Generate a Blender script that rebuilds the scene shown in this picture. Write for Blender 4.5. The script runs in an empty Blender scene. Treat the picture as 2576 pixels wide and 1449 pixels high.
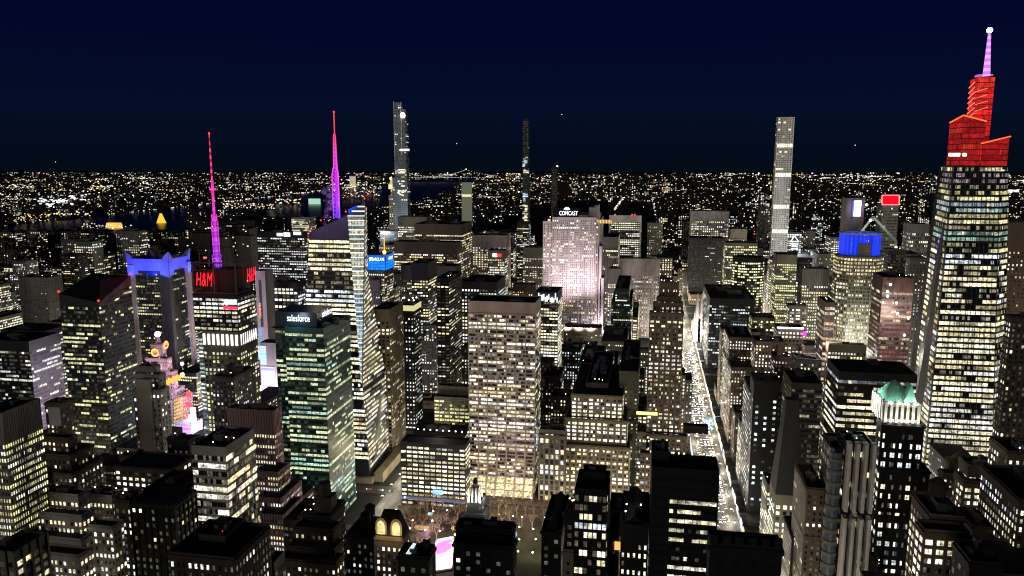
import bpy, math, random
from mathutils import Vector, Matrix
R = math.radians
D = bpy.data
SC = bpy.context.scene
COL = SC.collection
# ------------------------------------------------------------------ camera
F, CX, CY, H = 1935.0, 1288.0, 724.5, 321.0        # focal length and centre of the frame in survey units, eye height in metres
HD, PT = R(-10.0), R(9.4)
cam = D.objects.new('camera', D.cameras.new('camera')); COL.objects.link(cam)
cam.location = (0, 0, H); cam.rotation_euler = (R(90) - PT, 0, -HD)
cam.data.sensor_width = 36; cam.data.lens = F / 2576 * 36
cam.data.clip_start = 1; cam.data.clip_end = 120000
SC.camera = cam
# ------------------------------------------------------------------ exposure and sampling
SC.view_settings.view_transform = 'Standard'; SC.view_settings.look = 'None'
SC.view_settings.exposure = 0.2; SC.view_settings.gamma = 1
SC.render.engine = 'CYCLES'
cy = SC.cycles
cy.max_bounces = 3; cy.diffuse_bounces = 1; cy.glossy_bounces = 1; cy.transmission_bounces = 1; cy.transparent_max_bounces = 8
cy.sample_clamp_indirect = 0.6; cy.caustics_reflective = False; cy.caustics_refractive = False
cy.use_denoising = True; cy.denoiser = "OPENIMAGEDENOISE"
cy.pixel_filter_type = 'BLACKMAN_HARRIS'; cy.filter_width = 1.15
# ------------------------------------------------------------------ night sky
W = D.worlds.new('World'); SC.world = W; W.use_nodes = True
nt = W.node_tree; nt.nodes.clear()
bg = nt.nodes.new('ShaderNodeBackground'); wo = nt.nodes.new('ShaderNodeOutputWorld')
tc = nt.nodes.new('ShaderNodeTexCoord'); sx = nt.nodes.new('ShaderNodeSeparateXYZ'); rp = nt.nodes.new('ShaderNodeValToRGB')
nt.links.new(tc.outputs['Generated'], sx.inputs[0]); nt.links.new(sx.outputs['Z'], rp.inputs[0])
nt.links.new(rp.outputs[0], bg.inputs[0]); nt.links.new(bg.outputs[0], wo.inputs[0])
e = rp.color_ramp.elements
e[0].position = 0.0; e[0].color = (0.0010, 0.0030, 0.0078, 1)
e[len(e) - 1].position = 0.30; e[len(e) - 1].color = (0.0004, 0.0012, 0.0125, 1)
m = e.new(0.06); m.color = (0.0012, 0.0040, 0.0165, 1)
m = e.new(0.15); m.color = (0.0004, 0.0022, 0.0185, 1)
# added low sun standing in for city glow, lights the walls facing south
sun = D.objects.new('low_city_glow', D.lights.new('low_city_glow', 'SUN')); COL.objects.link(sun)
sun.data.energy = 0.34; sun.data.angle = R(28); sun.data.color = (1.0, 0.92, 0.80)
sun.rotation_euler = Vector((0.30, 1.0, -0.04)).to_track_quat('-Z', 'Y').to_euler()

# ------------------------------------------------------------------ survey helpers
_f = Vector((math.sin(HD) * math.cos(PT), math.cos(HD) * math.cos(PT), -math.sin(PT)))
_r = Vector((math.cos(HD), -math.sin(HD), 0)); _u = _r.cross(_f)
def at(px, py, Y):                                   # the point seen at px, py at distance Y up town
    d = _f + _r * ((px - CX) / F) - _u * ((py - CY) / F)
    p = d * (Y / d.y); return Vector((p.x, Y, p.z + H))
def xof(px, Y, z):
    k = (px - CX) / F; Z = z - H
    return (k * (_f.y * Y + _f.z * Z) - _r.y * Y) / (_r.x - k * _f.x)
def yof(px, X, z):
    k = (px - CX) / F; Z = z - H
    return (k * (_f.x * X + _f.z * Z) - _r.x * X) / (_r.y - k * _f.y)
def ground(px, py, z=0.0):
    d = _f + _r * ((px - CX) / F) - _u * ((py - CY) / F)
    t = (z - H) / d.z; return Vector((d.x * t, d.y * t, z))
def proj(p):
    q = Vector(p) - Vector((0, 0, H)); w = q.dot(_f)
    if w <= 0.1: return (1e6, 1e6)
    return (CX + F * q.dot(_r) / w, CY - F * q.dot(_u) / w)
def s2l(c): return tuple((v / 255 / 12.92 if v / 255 < .04045 else ((v / 255 + .055) / 1.055) ** 2.4) for v in c)

# ------------------------------------------------------------------ materials
def newmat(name):
    m = D.materials.new(name); m.use_nodes = True
    n = m.node_tree.nodes; n.clear(); return m, n, m.node_tree.links
_M = {}
def wallmat(name, rgb, rough=.8, spec=.3, var=.35, scale=.035):
    if name in _M: return _M[name]
    m, n, l = newmat(name)
    o = n.new('ShaderNodeOutputMaterial'); b = n.new('ShaderNodeBsdfPrincipled')
    b.inputs['Roughness'].default_value = rough; b.inputs['Specular IOR Level'].default_value = spec
    g = n.new('ShaderNodeNewGeometry'); mp = n.new('ShaderNodeMapping'); mp.inputs['Scale'].default_value = (1, 1, .35)
    no = n.new('ShaderNodeTexNoise'); no.inputs['Scale'].default_value = scale; no.inputs['Detail'].default_value = 5
    no.inputs['Roughness'].default_value = .65
    rm = n.new('ShaderNodeMapRange'); rm.inputs['From Min'].default_value = .3; rm.inputs['From Max'].default_value = .7
    rm.inputs['To Min'].default_value = 1 - var; rm.inputs['To Max'].default_value = 1 + var
    mx = n.new('ShaderNodeVectorMath'); mx.operation = 'SCALE'; mx.inputs[0].default_value = rgb
    l.new(g.outputs['Position'], mp.inputs[0]); l.new(mp.outputs[0], no.inputs['Vector'])
    l.new(no.outputs['Fac'], rm.inputs['Value']); l.new(rm.outputs[0], mx.inputs['Scale'])
    l.new(mx.outputs[0], b.inputs['Base Color']); l.new(b.outputs[0], o.inputs[0])
    _M[name] = m; return m
def emis(name, rgb, s=1.0):
    if name in _M: return _M[name]
    m, n, l = newmat(name)
    o = n.new('ShaderNodeOutputMaterial'); b = n.new('ShaderNodeEmission')
    b.inputs[0].default_value = (*rgb, 1); b.inputs[1].default_value = s
    l.new(b.outputs[0], o.inputs[0]); m.cycles.emission_sampling = 'NONE'
    _M[name] = m; return m
def glowmat(name, detail=True, scale=.45, lo=.25, hi=1.9, base=(.012, .014, .018), rough=.36):
    # glazing whose light comes from the lamps of the room behind each pane (per-pane colour 'glow')
    m, n, l = newmat(name)
    o = n.new('ShaderNodeOutputMaterial'); b = n.new('ShaderNodeBsdfPrincipled')
    b.inputs['Base Color'].default_value = (*base, 1); b.inputs['Roughness'].default_value = rough; b.inputs['Specular IOR Level'].default_value = .25
    a = n.new('ShaderNodeAttribute'); a.attribute_name = 'glow'
    l.new(a.outputs['Color'], b.inputs['Emission Color']); b.inputs['Emission Strength'].default_value = 1
    if detail:
        g = n.new('ShaderNodeNewGeometry'); no = n.new('ShaderNodeTexNoise')
        mp = n.new('ShaderNodeMapping'); mp.inputs['Scale'].default_value = (1, 1, 1.3)
        no.inputs['Scale'].default_value = scale; no.inputs['Detail'].default_value = 3; no.inputs['Roughness'].default_value = .7
        rm = n.new('ShaderNodeMapRange'); rm.inputs['From Min'].default_value = .36; rm.inputs['From Max'].default_value = .64
        rm.inputs['To Min'].default_value = lo; rm.inputs['To Max'].default_value = hi
        l.new(g.outputs['Position'], mp.inputs[0]); l.new(mp.outputs[0], no.inputs['Vector']); l.new(no.outputs['Fac'], rm.inputs['Value'])
        l.new(rm.outputs[0], b.inputs['Emission Strength'])
    l.new(b.outputs[0], o.inputs[0]); m.cycles.emission_sampling = 'NONE'
    return m
PANE = glowmat('lit_glazing'); PANEF = glowmat('plain_glazing', True, .3, .6, 1.4); LED = glowmat('led_strip', False)
ROOF = wallmat('roof_felt', (.014, .014, .015), .9, .2, .5, .12)
METAL = wallmat('dark_metal', (.06, .06, .065), .5, .5)
WALL = {
 'beige': wallmat('travertine', (.56, .43, .37), .7), 'tan': wallmat('tan_limestone', (.25, .215, .155), .85),
 'brown': wallmat('brown_brick', (.165, .125, .092), .9), 'grey': wallmat('grey_stone', (.165, .165, .155), .85),
 'dkbrown': wallmat('dark_brick', (.07, .055, .045), .9), 'black': wallmat('black_cladding', (.010, .010, .011), .6),
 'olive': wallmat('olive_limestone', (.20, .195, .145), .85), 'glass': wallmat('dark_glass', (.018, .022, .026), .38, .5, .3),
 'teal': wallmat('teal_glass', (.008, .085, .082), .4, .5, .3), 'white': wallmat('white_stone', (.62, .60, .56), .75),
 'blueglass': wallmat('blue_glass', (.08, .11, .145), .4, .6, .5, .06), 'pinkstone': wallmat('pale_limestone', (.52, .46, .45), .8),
 'rose': wallmat('rose_brick', (.46, .32, .32), .85), 'bronze': wallmat('bronze_metal', (.07, .05, .035), .5, .5),
 'lime': wallmat('pale_brick', (.40, .37, .33), .85),
 'copper': wallmat('green_copper', (.22, .50, .38), .6), 'redglass': wallmat('red_netting', (.07, .045, .04), .5, .4, .7, .08),
}
PAL = {   # colours of the lamps behind the panes (linear)
 'w': [((1.0, .86, .52), 3), ((1.0, .92, .66), 3), ((1.0, .97, .86), 3), ((1, .74, .38), .7), ((.88, .97, 1.0), .5)],
 'y': [((.95, .90, .42), 3), ((.95, .92, .55), 3), ((.9, .95, .70), 1)],
 'c': [((1.0, .97, .86), 3), ((.90, .96, 1.0), 2), ((1.0, .90, .62), 2)],
 'o': [((1.0, .76, .44), 3), ((1.0, .86, .62), 3), ((1, .95, .82), 2)],
 'g': [((.78, .90, .52), 3), ((.90, .94, .58), 3), ((.55, .85, .66), 1)],
 'k': [((.80, .95, 1.0), 3), ((.95, 1.0, .95), 2)],
 'r': [((.52, .012, .012), 3), ((.40, .008, .010), 3), ((.62, .03, .02), 1)],
}
# mode: b = glazed storeys, m = windows in a wall.  fh storey, bay width, n panes in a bay, pw/ph glazed share, p lit share, rc run length
ST = {}
def style(k, wall, pal='w', fh=3.9, bay=3.2, n=1, pw=.8, ph=.55, p=.4, rc=.5, s=1.0, mode='m', sp=3.0, fin=None, dim=.35, gap=.12):
    ST[k] = dict(wall=wall, pal=pal, fh=fh, bay=bay, n=n, pw=pw, ph=ph, p=p, rc=rc, s=s, mode=mode, sp=sp, fin=fin, dim=dim, gap=gap)
style('grace', 'beige', 'w', 3.75, 9.2, 4, .94, .60, .66, .55, .95, 'b', 11, None, .8, .0)
style('green', 'teal', 'g', 4.3, 6.5, 2, .95, .52, .66, .62, .72, 'b', 2, None, .3, .04)
style('glass', 'glass', 'y', 4.1, 6.0, 2, .95, .50, .42, .60, .85, 'b', 3, None, .35, .04)
style('glasslit', 'glass', 'w', 4.3, 6.0, 2, .94, .55, .78, .70, 1.15, 'b', 3, None, .6, .03)
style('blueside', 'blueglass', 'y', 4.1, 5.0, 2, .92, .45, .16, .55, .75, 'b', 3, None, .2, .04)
style('vander', 'glass', 'w', 4.75, 9.4, 4, .95, .60, .88, .72, .95, 'b', .5, None, 1.6, .0)
style('mas', 'tan', 'w', 3.6, 3.4, 1, .42, .5, .46, .3, 1.25)
style('maspair', 'tan', 'w', 3.7, 6.6, 2, .66, .54, .72, .35, 1.5, gap=.16)
style('masdk', 'dkbrown', 'c', 3.8, 3.4, 1, .44, .52, .36, .35, 1.3)
style('masolive', 'olive', 'w', 3.6, 3.8, 1, .36, .42, .34, .3, 1.0)
style('masbrown', 'brown', 'w', 3.7, 3.4, 1, .44, .52, .48, .35, 1.3)
style('masgrey', 'grey', 'c', 3.7, 3.4, 1, .44, .5, .38, .35, 1.25)
style('slab', 'olive', 'w', 3.6, 4.5, 1, .32, .4, .18, .3, .9)
style('blank', 'grey', 'w', 4.2, 6, 1, .3, .3, .03, .2, .7)
style('black', 'black', 'c', 4.0, 6.0, 2, .94, .42, .60, .55, 1.0, 'b', 6, None, .2, .03)
style('blackm', 'black', 'c', 3.8, 4.6, 1, .42, .5, .42, .3, 1.3)
style('pier', 'rose', 'w', 3.9, 1.9, 1, .52, .5, .62, .80, 1.0, 'b', 16, (1.9, .75, .6), .3)
style('pierlt', 'tan', 'o', 3.9, 4.4, 1, .62, .55, .34, .5, 1.0, 'b', 12, (4.4, 1.1, .9), .3)
style('off', 'glass', 'w', 3.9, 3.2, 1, .80, .50, .56, .62, 1.2, 'b', 4)
style('offlit', 'grey', 'w', 3.9, 3.0, 1, .66, .50, .66, .6, 1.25, 'b', 5)
style('offpier', 'grey', 'c', 3.9, 3.0, 1, .58, .5, .66, .6, 1.25, 'b', 12, (3.0, .9, .7))
style('offdk', 'black', 'w', 3.9, 3.2, 1, .8, .45, .22, .6, .9, 'b', 4)
style('rock', 'pinkstone', 'w', 3.9, 3.3, 1, .52, .55, .42, .4, 1.5, 'm', 3, (5.8, .9, .7), .5)
style('res', 'tan', 'w', 3.4, 4.0, 1, .5, .5, .25, .3, .95)
style('white432', 'white', 'w', 4.75, 4.75, 1, .62, .62, .10, .3, .9, 'm', 1, None, .4)
style('crystal', 'blueglass', 'k', 5.2, 5.5, 1, .97, .40, .95, .9, 1.05, 'b', 1, None, .8)

# ------------------------------------------------------------------ mesh helpers
class MB:
    def __init__(s): s.v = []; s.f = []; s.m = []; s.c = []
    def face(s, pts, mi=0, col=(0, 0, 0)):
        b = len(s.v); s.v.extend(tuple(p) for p in pts); s.f.append(tuple(range(b, b + len(pts)))); s.m.append(mi); s.c.append(col)
    def box(s, x0, x1, y0, y1, z0, z1, mi=0, col=(0, 0, 0), mtop=None, bottom=False):
        b = len(s.v)
        s.v += [(x0, y0, z0), (x1, y0, z0), (x1, y1, z0), (x0, y1, z0), (x0, y0, z1), (x1, y0, z1), (x1, y1, z1), (x0, y1, z1)]
        fs = [(0, 1, 5, 4), (1, 2, 6, 5), (2, 3, 7, 6), (3, 0, 4, 7), (4, 5, 6, 7)] + ([(3, 2, 1, 0)] if bottom else [])
        for i, f in enumerate(fs):
            s.f.append(tuple(b + q for q in f)); s.m.append(mtop if (i == 4 and mtop is not None) else mi); s.c.append(col)
    def bar(s, a, b, w, mi=0, col=(0, 0, 0), w2=None):
        a, b = Vector(a), Vector(b); d = (b - a)
        if d.length < 1e-6: return
        d.normalize(); t = Vector((0, 0, 1)) if abs(d.z) < .9 else Vector((1, 0, 0))
        x = d.cross(t).normalized(); y = d.cross(x); w2 = w if w2 is None else w2
        q = len(s.v)
        for c, r in ((a, w / 2), (b, w2 / 2)):
            for sx_, sy_ in ((-1, -1), (1, -1), (1, 1), (-1, 1)): s.v.append(tuple(c + x * sx_ * r + y * sy_ * r))
        for f in ((0, 1, 5, 4), (1, 2, 6, 5), (2, 3, 7, 6), (3, 0, 4, 7), (4, 5, 6, 7), (3, 2, 1, 0)):
            s.f.append(tuple(q + k for k in f)); s.m.append(mi); s.c.append(col)
    def cyl(s, x, y, z0, z1, r0, r1=None, n=12, mi=0, col=(0, 0, 0), cap=True):
        r1 = r0 if r1 is None else r1; b = len(s.v)
        for z, r in ((z0, r0), (z1, r1)):
            for k in range(n): s.v.append((x + r * math.cos(2 * math.pi * k / n), y + r * math.sin(2 * math.pi * k / n), z))
        for k in range(n):
            j = (k + 1) % n; s.f.append((b + k, b + j, b + n + j, b + n + k)); s.m.append(mi); s.c.append(col)
        if cap: s.f.append(tuple(b + n + k for k in range(n))); s.m.append(mi); s.c.append(col)
    def ball(s, c, r, n=6, mi=0, col=(0, 0, 0)):
        b = len(s.v); c = Vector(c); rings = n // 2 + 1
        for i in range(rings + 1):
            ph = math.pi * i / rings
            for k in range(n):
                s.v.append((c.x + r * math.sin(ph) * math.cos(2 * math.pi * k / n), c.y + r * math.sin(ph) * math.sin(2 * math.pi * k / n), c.z + r * math.cos(ph)))
        for i in range(rings):
            for k in range(n):
                j = (k + 1) % n; s.f.append((b + i * n + k, b + (i + 1) * n + k, b + (i + 1) * n + j, b + i * n + j)); s.m.append(mi); s.c.append(col)
    def build(s, name, mats, parent=None, org=(0, 0, 0)):
        if not s.f: return None
        me = D.meshes.new(name)
        if any(org): s.v = [(a - org[0], b - org[1], c - org[2]) for a, b, c in s.v]
        me.from_pydata(s.v, [], s.f)
        for mt in (mats if isinstance(mats, (list, tuple)) else [mats]): me.materials.append(mt)
        me.polygons.foreach_set('material_index', s.m)
        if any(any(c) for c in s.c):
            at_ = me.attributes.new('glow', 'FLOAT_COLOR', 'CORNER'); buf = []
            for f, c in zip(s.f, s.c): buf.extend((c[0], c[1], c[2], 1.0) * len(f))
            at_.data.foreach_set('color', buf)
        o = D.objects.new(name, me); COL.objects.link(o)
        if parent is not None: o.parent = parent
        return o
def tag(o, label=None, cat=None, group=None, kind=None):
    if label: o['label'] = label
    if cat: o['category'] = cat
    if group: o['group'] = group
    if kind: o['kind'] = kind
    return o
def empty(name, loc, label, cat, group=None):
    o = D.objects.new(name, None); COL.objects.link(o); o.location = loc; o.empty_display_size = 5
    return tag(o, label, cat, group)
def lerp(a, b, t): return a + (b - a) * t
def pick(rng, items):
    t = rng.random() * sum(w for _, w in items)
    for v, w in items:
        t -= w
        if t <= 0: return v
    return items[-1][0]

# ------------------------------------------------------------------ a glazed face: the panes of one facade
def facade(L0, L1, R0, R1, st, rng, over=None, ztop=None, p=None, proud=.15, dark=True, solid=False):
    """panes between a left edge L0-L1 and a right edge R0-R1, storey by storey; returns (storey, quad, colour)"""
    out = []
    zt = max(L1.z, R1.z) if ztop is None else ztop
    zb = min(L0.z, R0.z); fh = st['fh']; nf = int((zt - st['sp'] - zb) / fh)
    hv = (R0 + R1) - (L0 + L1)
    if hv.length < .5: return out
    nrm = Vector((hv.y, -hv.x, 0)).normalized() * proud
    def edge(A0, A1, B1, z):
        if z <= A1.z or abs(B1.z - A1.z) < .01: return lerp(A0, A1, (z - A0.z) / max(.01, A1.z - A0.z)) if A1.z > A0.z else A1.copy()
        return lerp(A1, B1, min(1, (z - A1.z) / (B1.z - A1.z)))
    nb = max(1, round(max((R0 - L0).length, (R1 - L1).length) / st['bay']))
    pp = st['p'] if p is None else p; pal = PAL[st['pal']]
    tone = pick(rng, pal); prev = None
    cstate = [False] * (nb * st['n'])
    for f in range(nf):
        z1 = zt - st['sp'] - f * fh - fh * (1 - st['ph']) / 2; z0 = z1 - fh * st['ph']
        a0, a1 = edge(L0, L1, R1, z0), edge(L0, L1, R1, z1)
        b0, b1 = edge(R0, R1, L1, z0), edge(R0, R1, L1, z1)
        wd = (b1 - a1).length
        if wd < st['bay'] * .5: continue
        ov = over.get(f) if over else None
        r = rng.random()
        fp = pp * (.12 if r < .10 else 1.45 if r > .82 else rng.uniform(.7, 1.1))
        fp = min(.98, fp)
        if rng.random() < .6: tone = pick(rng, pal)
        fb = rng.uniform(.75, 1.35) * st['s']
        if ov: fp, tone, fb = ov[0], ov[1], ov[2] * st['s']
        k = max(1, round(wd / ((max((R0 - L0).length, (R1 - L1).length)) / nb)))
        if solid: fp = 2.0
        lit = rng.random() < fp; b = 1
        for i in range(k):
            for j in range(st['n']):
                if rng.random() > st['rc']: lit = rng.random() < fp; b = .22 + 1.0 * rng.random() ** .8
                s0 = (i + .5 - st['pw'] / 2 + st['pw'] * (j + st['gap'] / 2) / st['n']) / k
                s1 = (i + .5 - st['pw'] / 2 + st['pw'] * (j + 1 - st['gap'] / 2) / st['n']) / k
                if lit:
                    t = tone if rng.random() < .85 else pick(rng, pal)
                    bb = b * fb * rng.uniform(.8, 1.15)
                    c = (t[0] * bb, t[1] * bb, t[2] * bb)
                else:
                    q = rng.random(); bb = (st['dim'] * .22 * q * q) * st['s']
                    c = (tone[0] * bb, tone[1] * bb, tone[2] * bb) if q > .5 else (0, 0, 0)
                    if not dark and q <= .5: continue
                out.append((f, [lerp(a0, b0, s0) + nrm, lerp(a0, b0, s1) + nrm, lerp(a1, b1, s1) + nrm, lerp(a1, b1, s0) + nrm], c))
    return out
COUNT = {'win': 0, 'band': 0}
def dist_ok(o, rng): return o[1] < 1300 and rng.random() < .38
def windows(root, org, faces, mode, vb, mat=None):
    """faces: list of pane lists.  Up to 100 windows (or glazed storeys) become parts, the rest one mass"""
    mat = mat or PANE
    units = []
    if mode == 'b':
        for fi, fa in enumerate(faces):
            d = {}
            for (f, q, c) in fa: d.setdefault(f, []).append((q, c))
            units += list(d.values())
        nm = 'window_band'
    else:
        units = [[(q, c)] for fa in faces for (_, q, c) in fa]; nm = 'window'
    def score(u):
        q = u[len(u) // 2][0]; a = proj(q[0]); b = proj(q[2])
        lit = max(max(c) for _, c in u)
        vis = (-20 < a[0] < 2596) and (a[1] < vb) and a[1] < 1460
        return (0 if vis else 1, 0 if lit > .1 else 1, -abs((b[0] - a[0]) * (b[1] - a[1])))
    if mode != 'n':
        units.sort(key=score)
        nvis = sum(1 for u in units if score(u)[0] == 0)
        k = min(98, nvis)
        for u in units[:k]:
            mb = MB()
            for q, c in u: mb.face(q, 0, c)
            o = mb.build(nm, mat, root, org)
        COUNT['win' if nm == 'window' else 'band'] += k
        units = units[k:]
    mb = MB()
    for u in units:
        for q, c in u: mb.face(q, 0, c)
    o = mb.build(nm if mode != 'n' else 'window', mat, root, org)
    if o: o['kind'] = 'stuff'
HERO = []      # (l, r, top, visible bottom, Y, footprints, short phrase)
def V(x, y, z): return Vector((x, y, z))
def wallbox(mb, x0, x1, y0, y1, z0, z1, par=1.2):
    for a, b in (((x0, y0), (x1, y0)), ((x1, y0), (x1, y1)), ((x1, y1), (x0, y1)), ((x0, y1), (x0, y0))):
        mb.face([(*a, z0), (*b, z0), (*b, z1 + par), (*a, z1 + par)])
    t = .5
    X0, X1, Y0, Y1 = x0 + t, x1 - t, y0 + t, y1 - t
    for a, b in (((X1, Y0), (X0, Y0)), ((X1, Y1), (X1, Y0)), ((X0, Y1), (X1, Y1)), ((X0, Y0), (X0, Y1))):
        mb.face([(*a, z1), (*b, z1), (*b, z1 + par), (*a, z1 + par)])
    o = [(x0, y0), (x1, y0), (x1, y1), (x0, y1)]; i = [(X0, Y0), (X1, Y0), (X1, Y1), (X0, Y1)]
    for k in range(4):
        j = (k + 1) % 4; mb.face([(*o[k], z1 + par), (*o[j], z1 + par), (*i[j], z1 + par), (*i[k], z1 + par)])
def unit(root, org, x0, x1, y0, y1, z0, z1, name='roof_unit', mat=None):
    mb = MB(); mb.box(x0, x1, y0, y1, z0, z1)
    w, d = x1 - x0, y1 - y0
    if w > 4 and d > 4: mb.box(x0 + w * .2, x1 - w * .3, y0 + d * .2, y1 - d * .3, z1, z1 + (z1 - z0) * .25)
    return mb.build(name, mat or METAL, root, org)
def tank(root, org, x, y, z, s=1.0):
    mb = MB()
    for a, b in ((-1, -1), (1, -1), (1, 1), (-1, 1)): mb.bar((x + a * 1.6 * s, y + b * 1.6 * s, z), (x + a * 1.6 * s, y + b * 1.6 * s, z + 4 * s), .35 * s)
    mb.cyl(x, y, z + 4 * s, z + 8.5 * s, 2.6 * s); mb.cyl(x, y, z + 8.5 * s, z + 10.6 * s, 2.8 * s, .1)
    return mb.build('water_tank', WALL['dkbrown'], root, org)
def beacon(root, org, p, r=.9, col=(1, .03, .02), s=3.0, name='beacon_light'):
    mb = MB(); mb.cyl(p[0], p[1], p[2] - 1.5, p[2], .25); mb.ball(p, r, 8, 1)
    return mb.build(name, [METAL, emis('beacon_%.2f_%.2f_%.2f_%.1f' % (*col, s), col, s)], root, org)
Y_NEAR = 1100
def tower(name, label, tiers, st, vb, short=None, cat='building', over=None, clutter=2, mode=None, p=None, tanks=0, group=None, sides=True, roofm=None, seed=0, both=None):
    """tiers, top first: (left px, right px, top py, Y of the south wall, back px or depth)"""
    st = dict(ST[st]) if isinstance(st, str) else st
    rng = random.Random(sum(map(ord, label)) + seed)
    bx = []
    for (l, r, t, Y, b) in tiers:
        east = at(l, t, Y).x + at(r, t, Y).x < 160
        k_ = at(l, t, 1000).x / 1000                     # stay off the avenue's carriageway
        if not east and 0 < k_ * Y < 98 and t < 1360 and Y > 500:
            Yn = 98 / k_
            if b is not None and b < 0: b = b * Yn / Y
            Y = Yn
        xa_, xb_ = at(l, t, Y).x, at(r, t, Y).x
        if not east and xa_ < 98 and (xa_ + xb_) / 2 > 60: b = -25; Y = Y * 98 / xa_
        P = at(r if east else l, t, Y); z = P.z
        x0, x1 = xof(l, Y, z), xof(r, Y, z)
        if b is None: y1 = Y + 30
        elif b < 0: y1 = Y - b                                   # negative: depth in metres
        else: y1 = yof(b, x1 if east else x0, z)
        y1 = min(max(y1, Y + 8), Y + 140)
        bx.append([x0, x1, Y, y1, z])
    org = ((bx[0][0] + bx[0][1]) / 2, (bx[0][2] + bx[0][3]) / 2, 0.0)
    root = empty(name, org, label, cat, group)
    wm, faces = MB(), []
    for i, (x0, x1, y0, y1, z) in enumerate(bx):
        zb = 0.0 if i == len(bx) - 1 else bx[i + 1][4]
        # an upper tier that juts past the one below stands on its own foot
        if i < len(bx) - 1:
            q = bx[i + 1]
            if x0 < q[0] - .3 or x1 > q[1] + .3 or y0 < q[2] - .3 or y1 > q[3] + .3: zb = 0.0
        wallbox(wm, x0, x1, y0, y1, zb, z)
        if st['mode'] == 'm' and Y_NEAR > y0 and st['wall'] not in ('blank',):
            for zz, hh, dd in [(z + .2, 1.3, .55)] + [(z - k * 7.6 * st['fh'] - st['sp'] + .3, .5, .3) for k in range(1, 4)]:
                if zz > zb + 4: wm.box(x0 - dd, x1 + dd, y0 - dd, y0, zz - hh, zz, bottom=True); (wm.box(x1, x1 + dd, y0, y1, zz - hh, zz, bottom=True) if x0 + x1 < 160 else wm.box(x0 - dd, x0, y0, y1, zz - hh, zz, bottom=True))
        rm = MB(); rm.face([(x0 + .5, y0 + .5, z), (x1 - .5, y0 + .5, z), (x1 - .5, y1 - .5, z), (x0 + .5, y1 - .5, z)]); rf_ = rm.build('roof', roofm or ROOF, root, org)
        if i == 0: top_roof = rf_
        s2 = dict(st)
        if i > 0: s2['sp'] = min(st['sp'], 2.0)
        faces.append(facade(V(x0, y0, zb), V(x0, y0, z), V(x1, y0, zb), V(x1, y0, z), s2, rng, over, p=p))
        if sides:
            if x0 + x1 < 160: faces.append(facade(V(x1, y0, zb), V(x1, y0, z), V(x1, y1, zb), V(x1, y1, z), s2, rng, over, p=p))
            else: faces.append(facade(V(x0, y1, zb), V(x0, y1, z), V(x0, y0, zb), V(x0, y0, z), s2, rng, over, p=p))
        if st['fin']:
            sp_, fw, fd = st['fin']; n = max(1, round((x1 - x0) / sp_))
            for k in range(n + 1):
                x = x0 + (x1 - x0) * k / n; wm.box(x - fw / 2, x + fw / 2, y0 - fd, y0, zb, z + 1.2, bottom=True)
            n = max(1, round((y1 - y0) / sp_)); xs = x1 if x0 + x1 < 160 else x0
            for k in range(1, n + 1):
                y = y0 + (y1 - y0) * k / n - fw / 2
                if xs == x1: wm.box(x1, x1 + fd, y - fw / 2, y + fw / 2, zb, z + 1.2, bottom=True)
                else: wm.box(x0 - fd, x0, y - fw / 2, y + fw / 2, zb, z + 1.2, bottom=True)
    wm.build('wall', WALL[st['wall']], root, org)
    x0, x1, y0, y1, z = bx[0]
    for k in range(clutter):
        w, d = (x1 - x0) * rng.uniform(.12, .32), (y1 - y0) * rng.uniform(.15, .35)
        cx_, cy_ = rng.uniform(x0 + w, x1 - w), rng.uniform(y0 + d, y1 - d)
        unit(top_roof, org, cx_ - w / 2, cx_ + w / 2, cy_ - d / 2, cy_ + d / 2, z, z + rng.uniform(1.5, 4.0))
    if dist_ok(org, rng):
        for k in range(rng.randint(1, 3)):
            mb = MB(); q = (rng.uniform(x0 + 1, x1 - 1), rng.uniform(y0 + 1, min(y1 - 1, y0 + 14)), z + rng.uniform(2, 3.4)); mb.cyl(q[0], q[1], z, q[2] - .3, .1); mb.ball(q, .32, 6, 1); mb.build('roof_lamp', [METAL, emis('roof_lamp', rng.choice([(1, .97, .9), (1, .85, .6)]), 9)], top_roof, org)
    if st['mode'] == 'm' and clutter:                      # duct and stair hut
        mb = MB(); cx_, cy_ = lerp(x0, x1, rng.uniform(.2, .7)), lerp(y0, y1, rng.uniform(.3, .7)); mb.box(cx_, cx_ + 3, cy_, cy_ + 4, z, z + 2.8); mb.box(cx_ + 3, min(x1 - .6, cx_ + 9), cy_ + 1, cy_ + 2, z + .6, z + 1.4, bottom=True); mb.build('stair_hut', WALL[st['wall']], top_roof, org)
    for k in range(tanks): tank(top_roof, org, rng.uniform(x0 + 4, x1 - 4), rng.uniform(y0 + 5, y1 - 4), z, 1.1)
    dist = math.hypot(org[0], org[1])
    if mode is None:
        mode = ('b' if st['mode'] == 'b' else 'w') if dist < (1250 if st['mode'] == 'b' else 900) else 'n'
    windows(root, org, faces, mode, vb)
    ls = [proj((x, y, z_)) for (x0, x1, y0, y1, z_) in bx for x in (x0, x1) for y in (y0, y1)]
    HERO.append((min(a[0] for a in ls), max(a[0] for a in ls), min(a[1] for a in ls), vb, bx[-1][2], [tuple(b[:4]) for b in bx], short or label, bx))
    return root, org, bx
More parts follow.
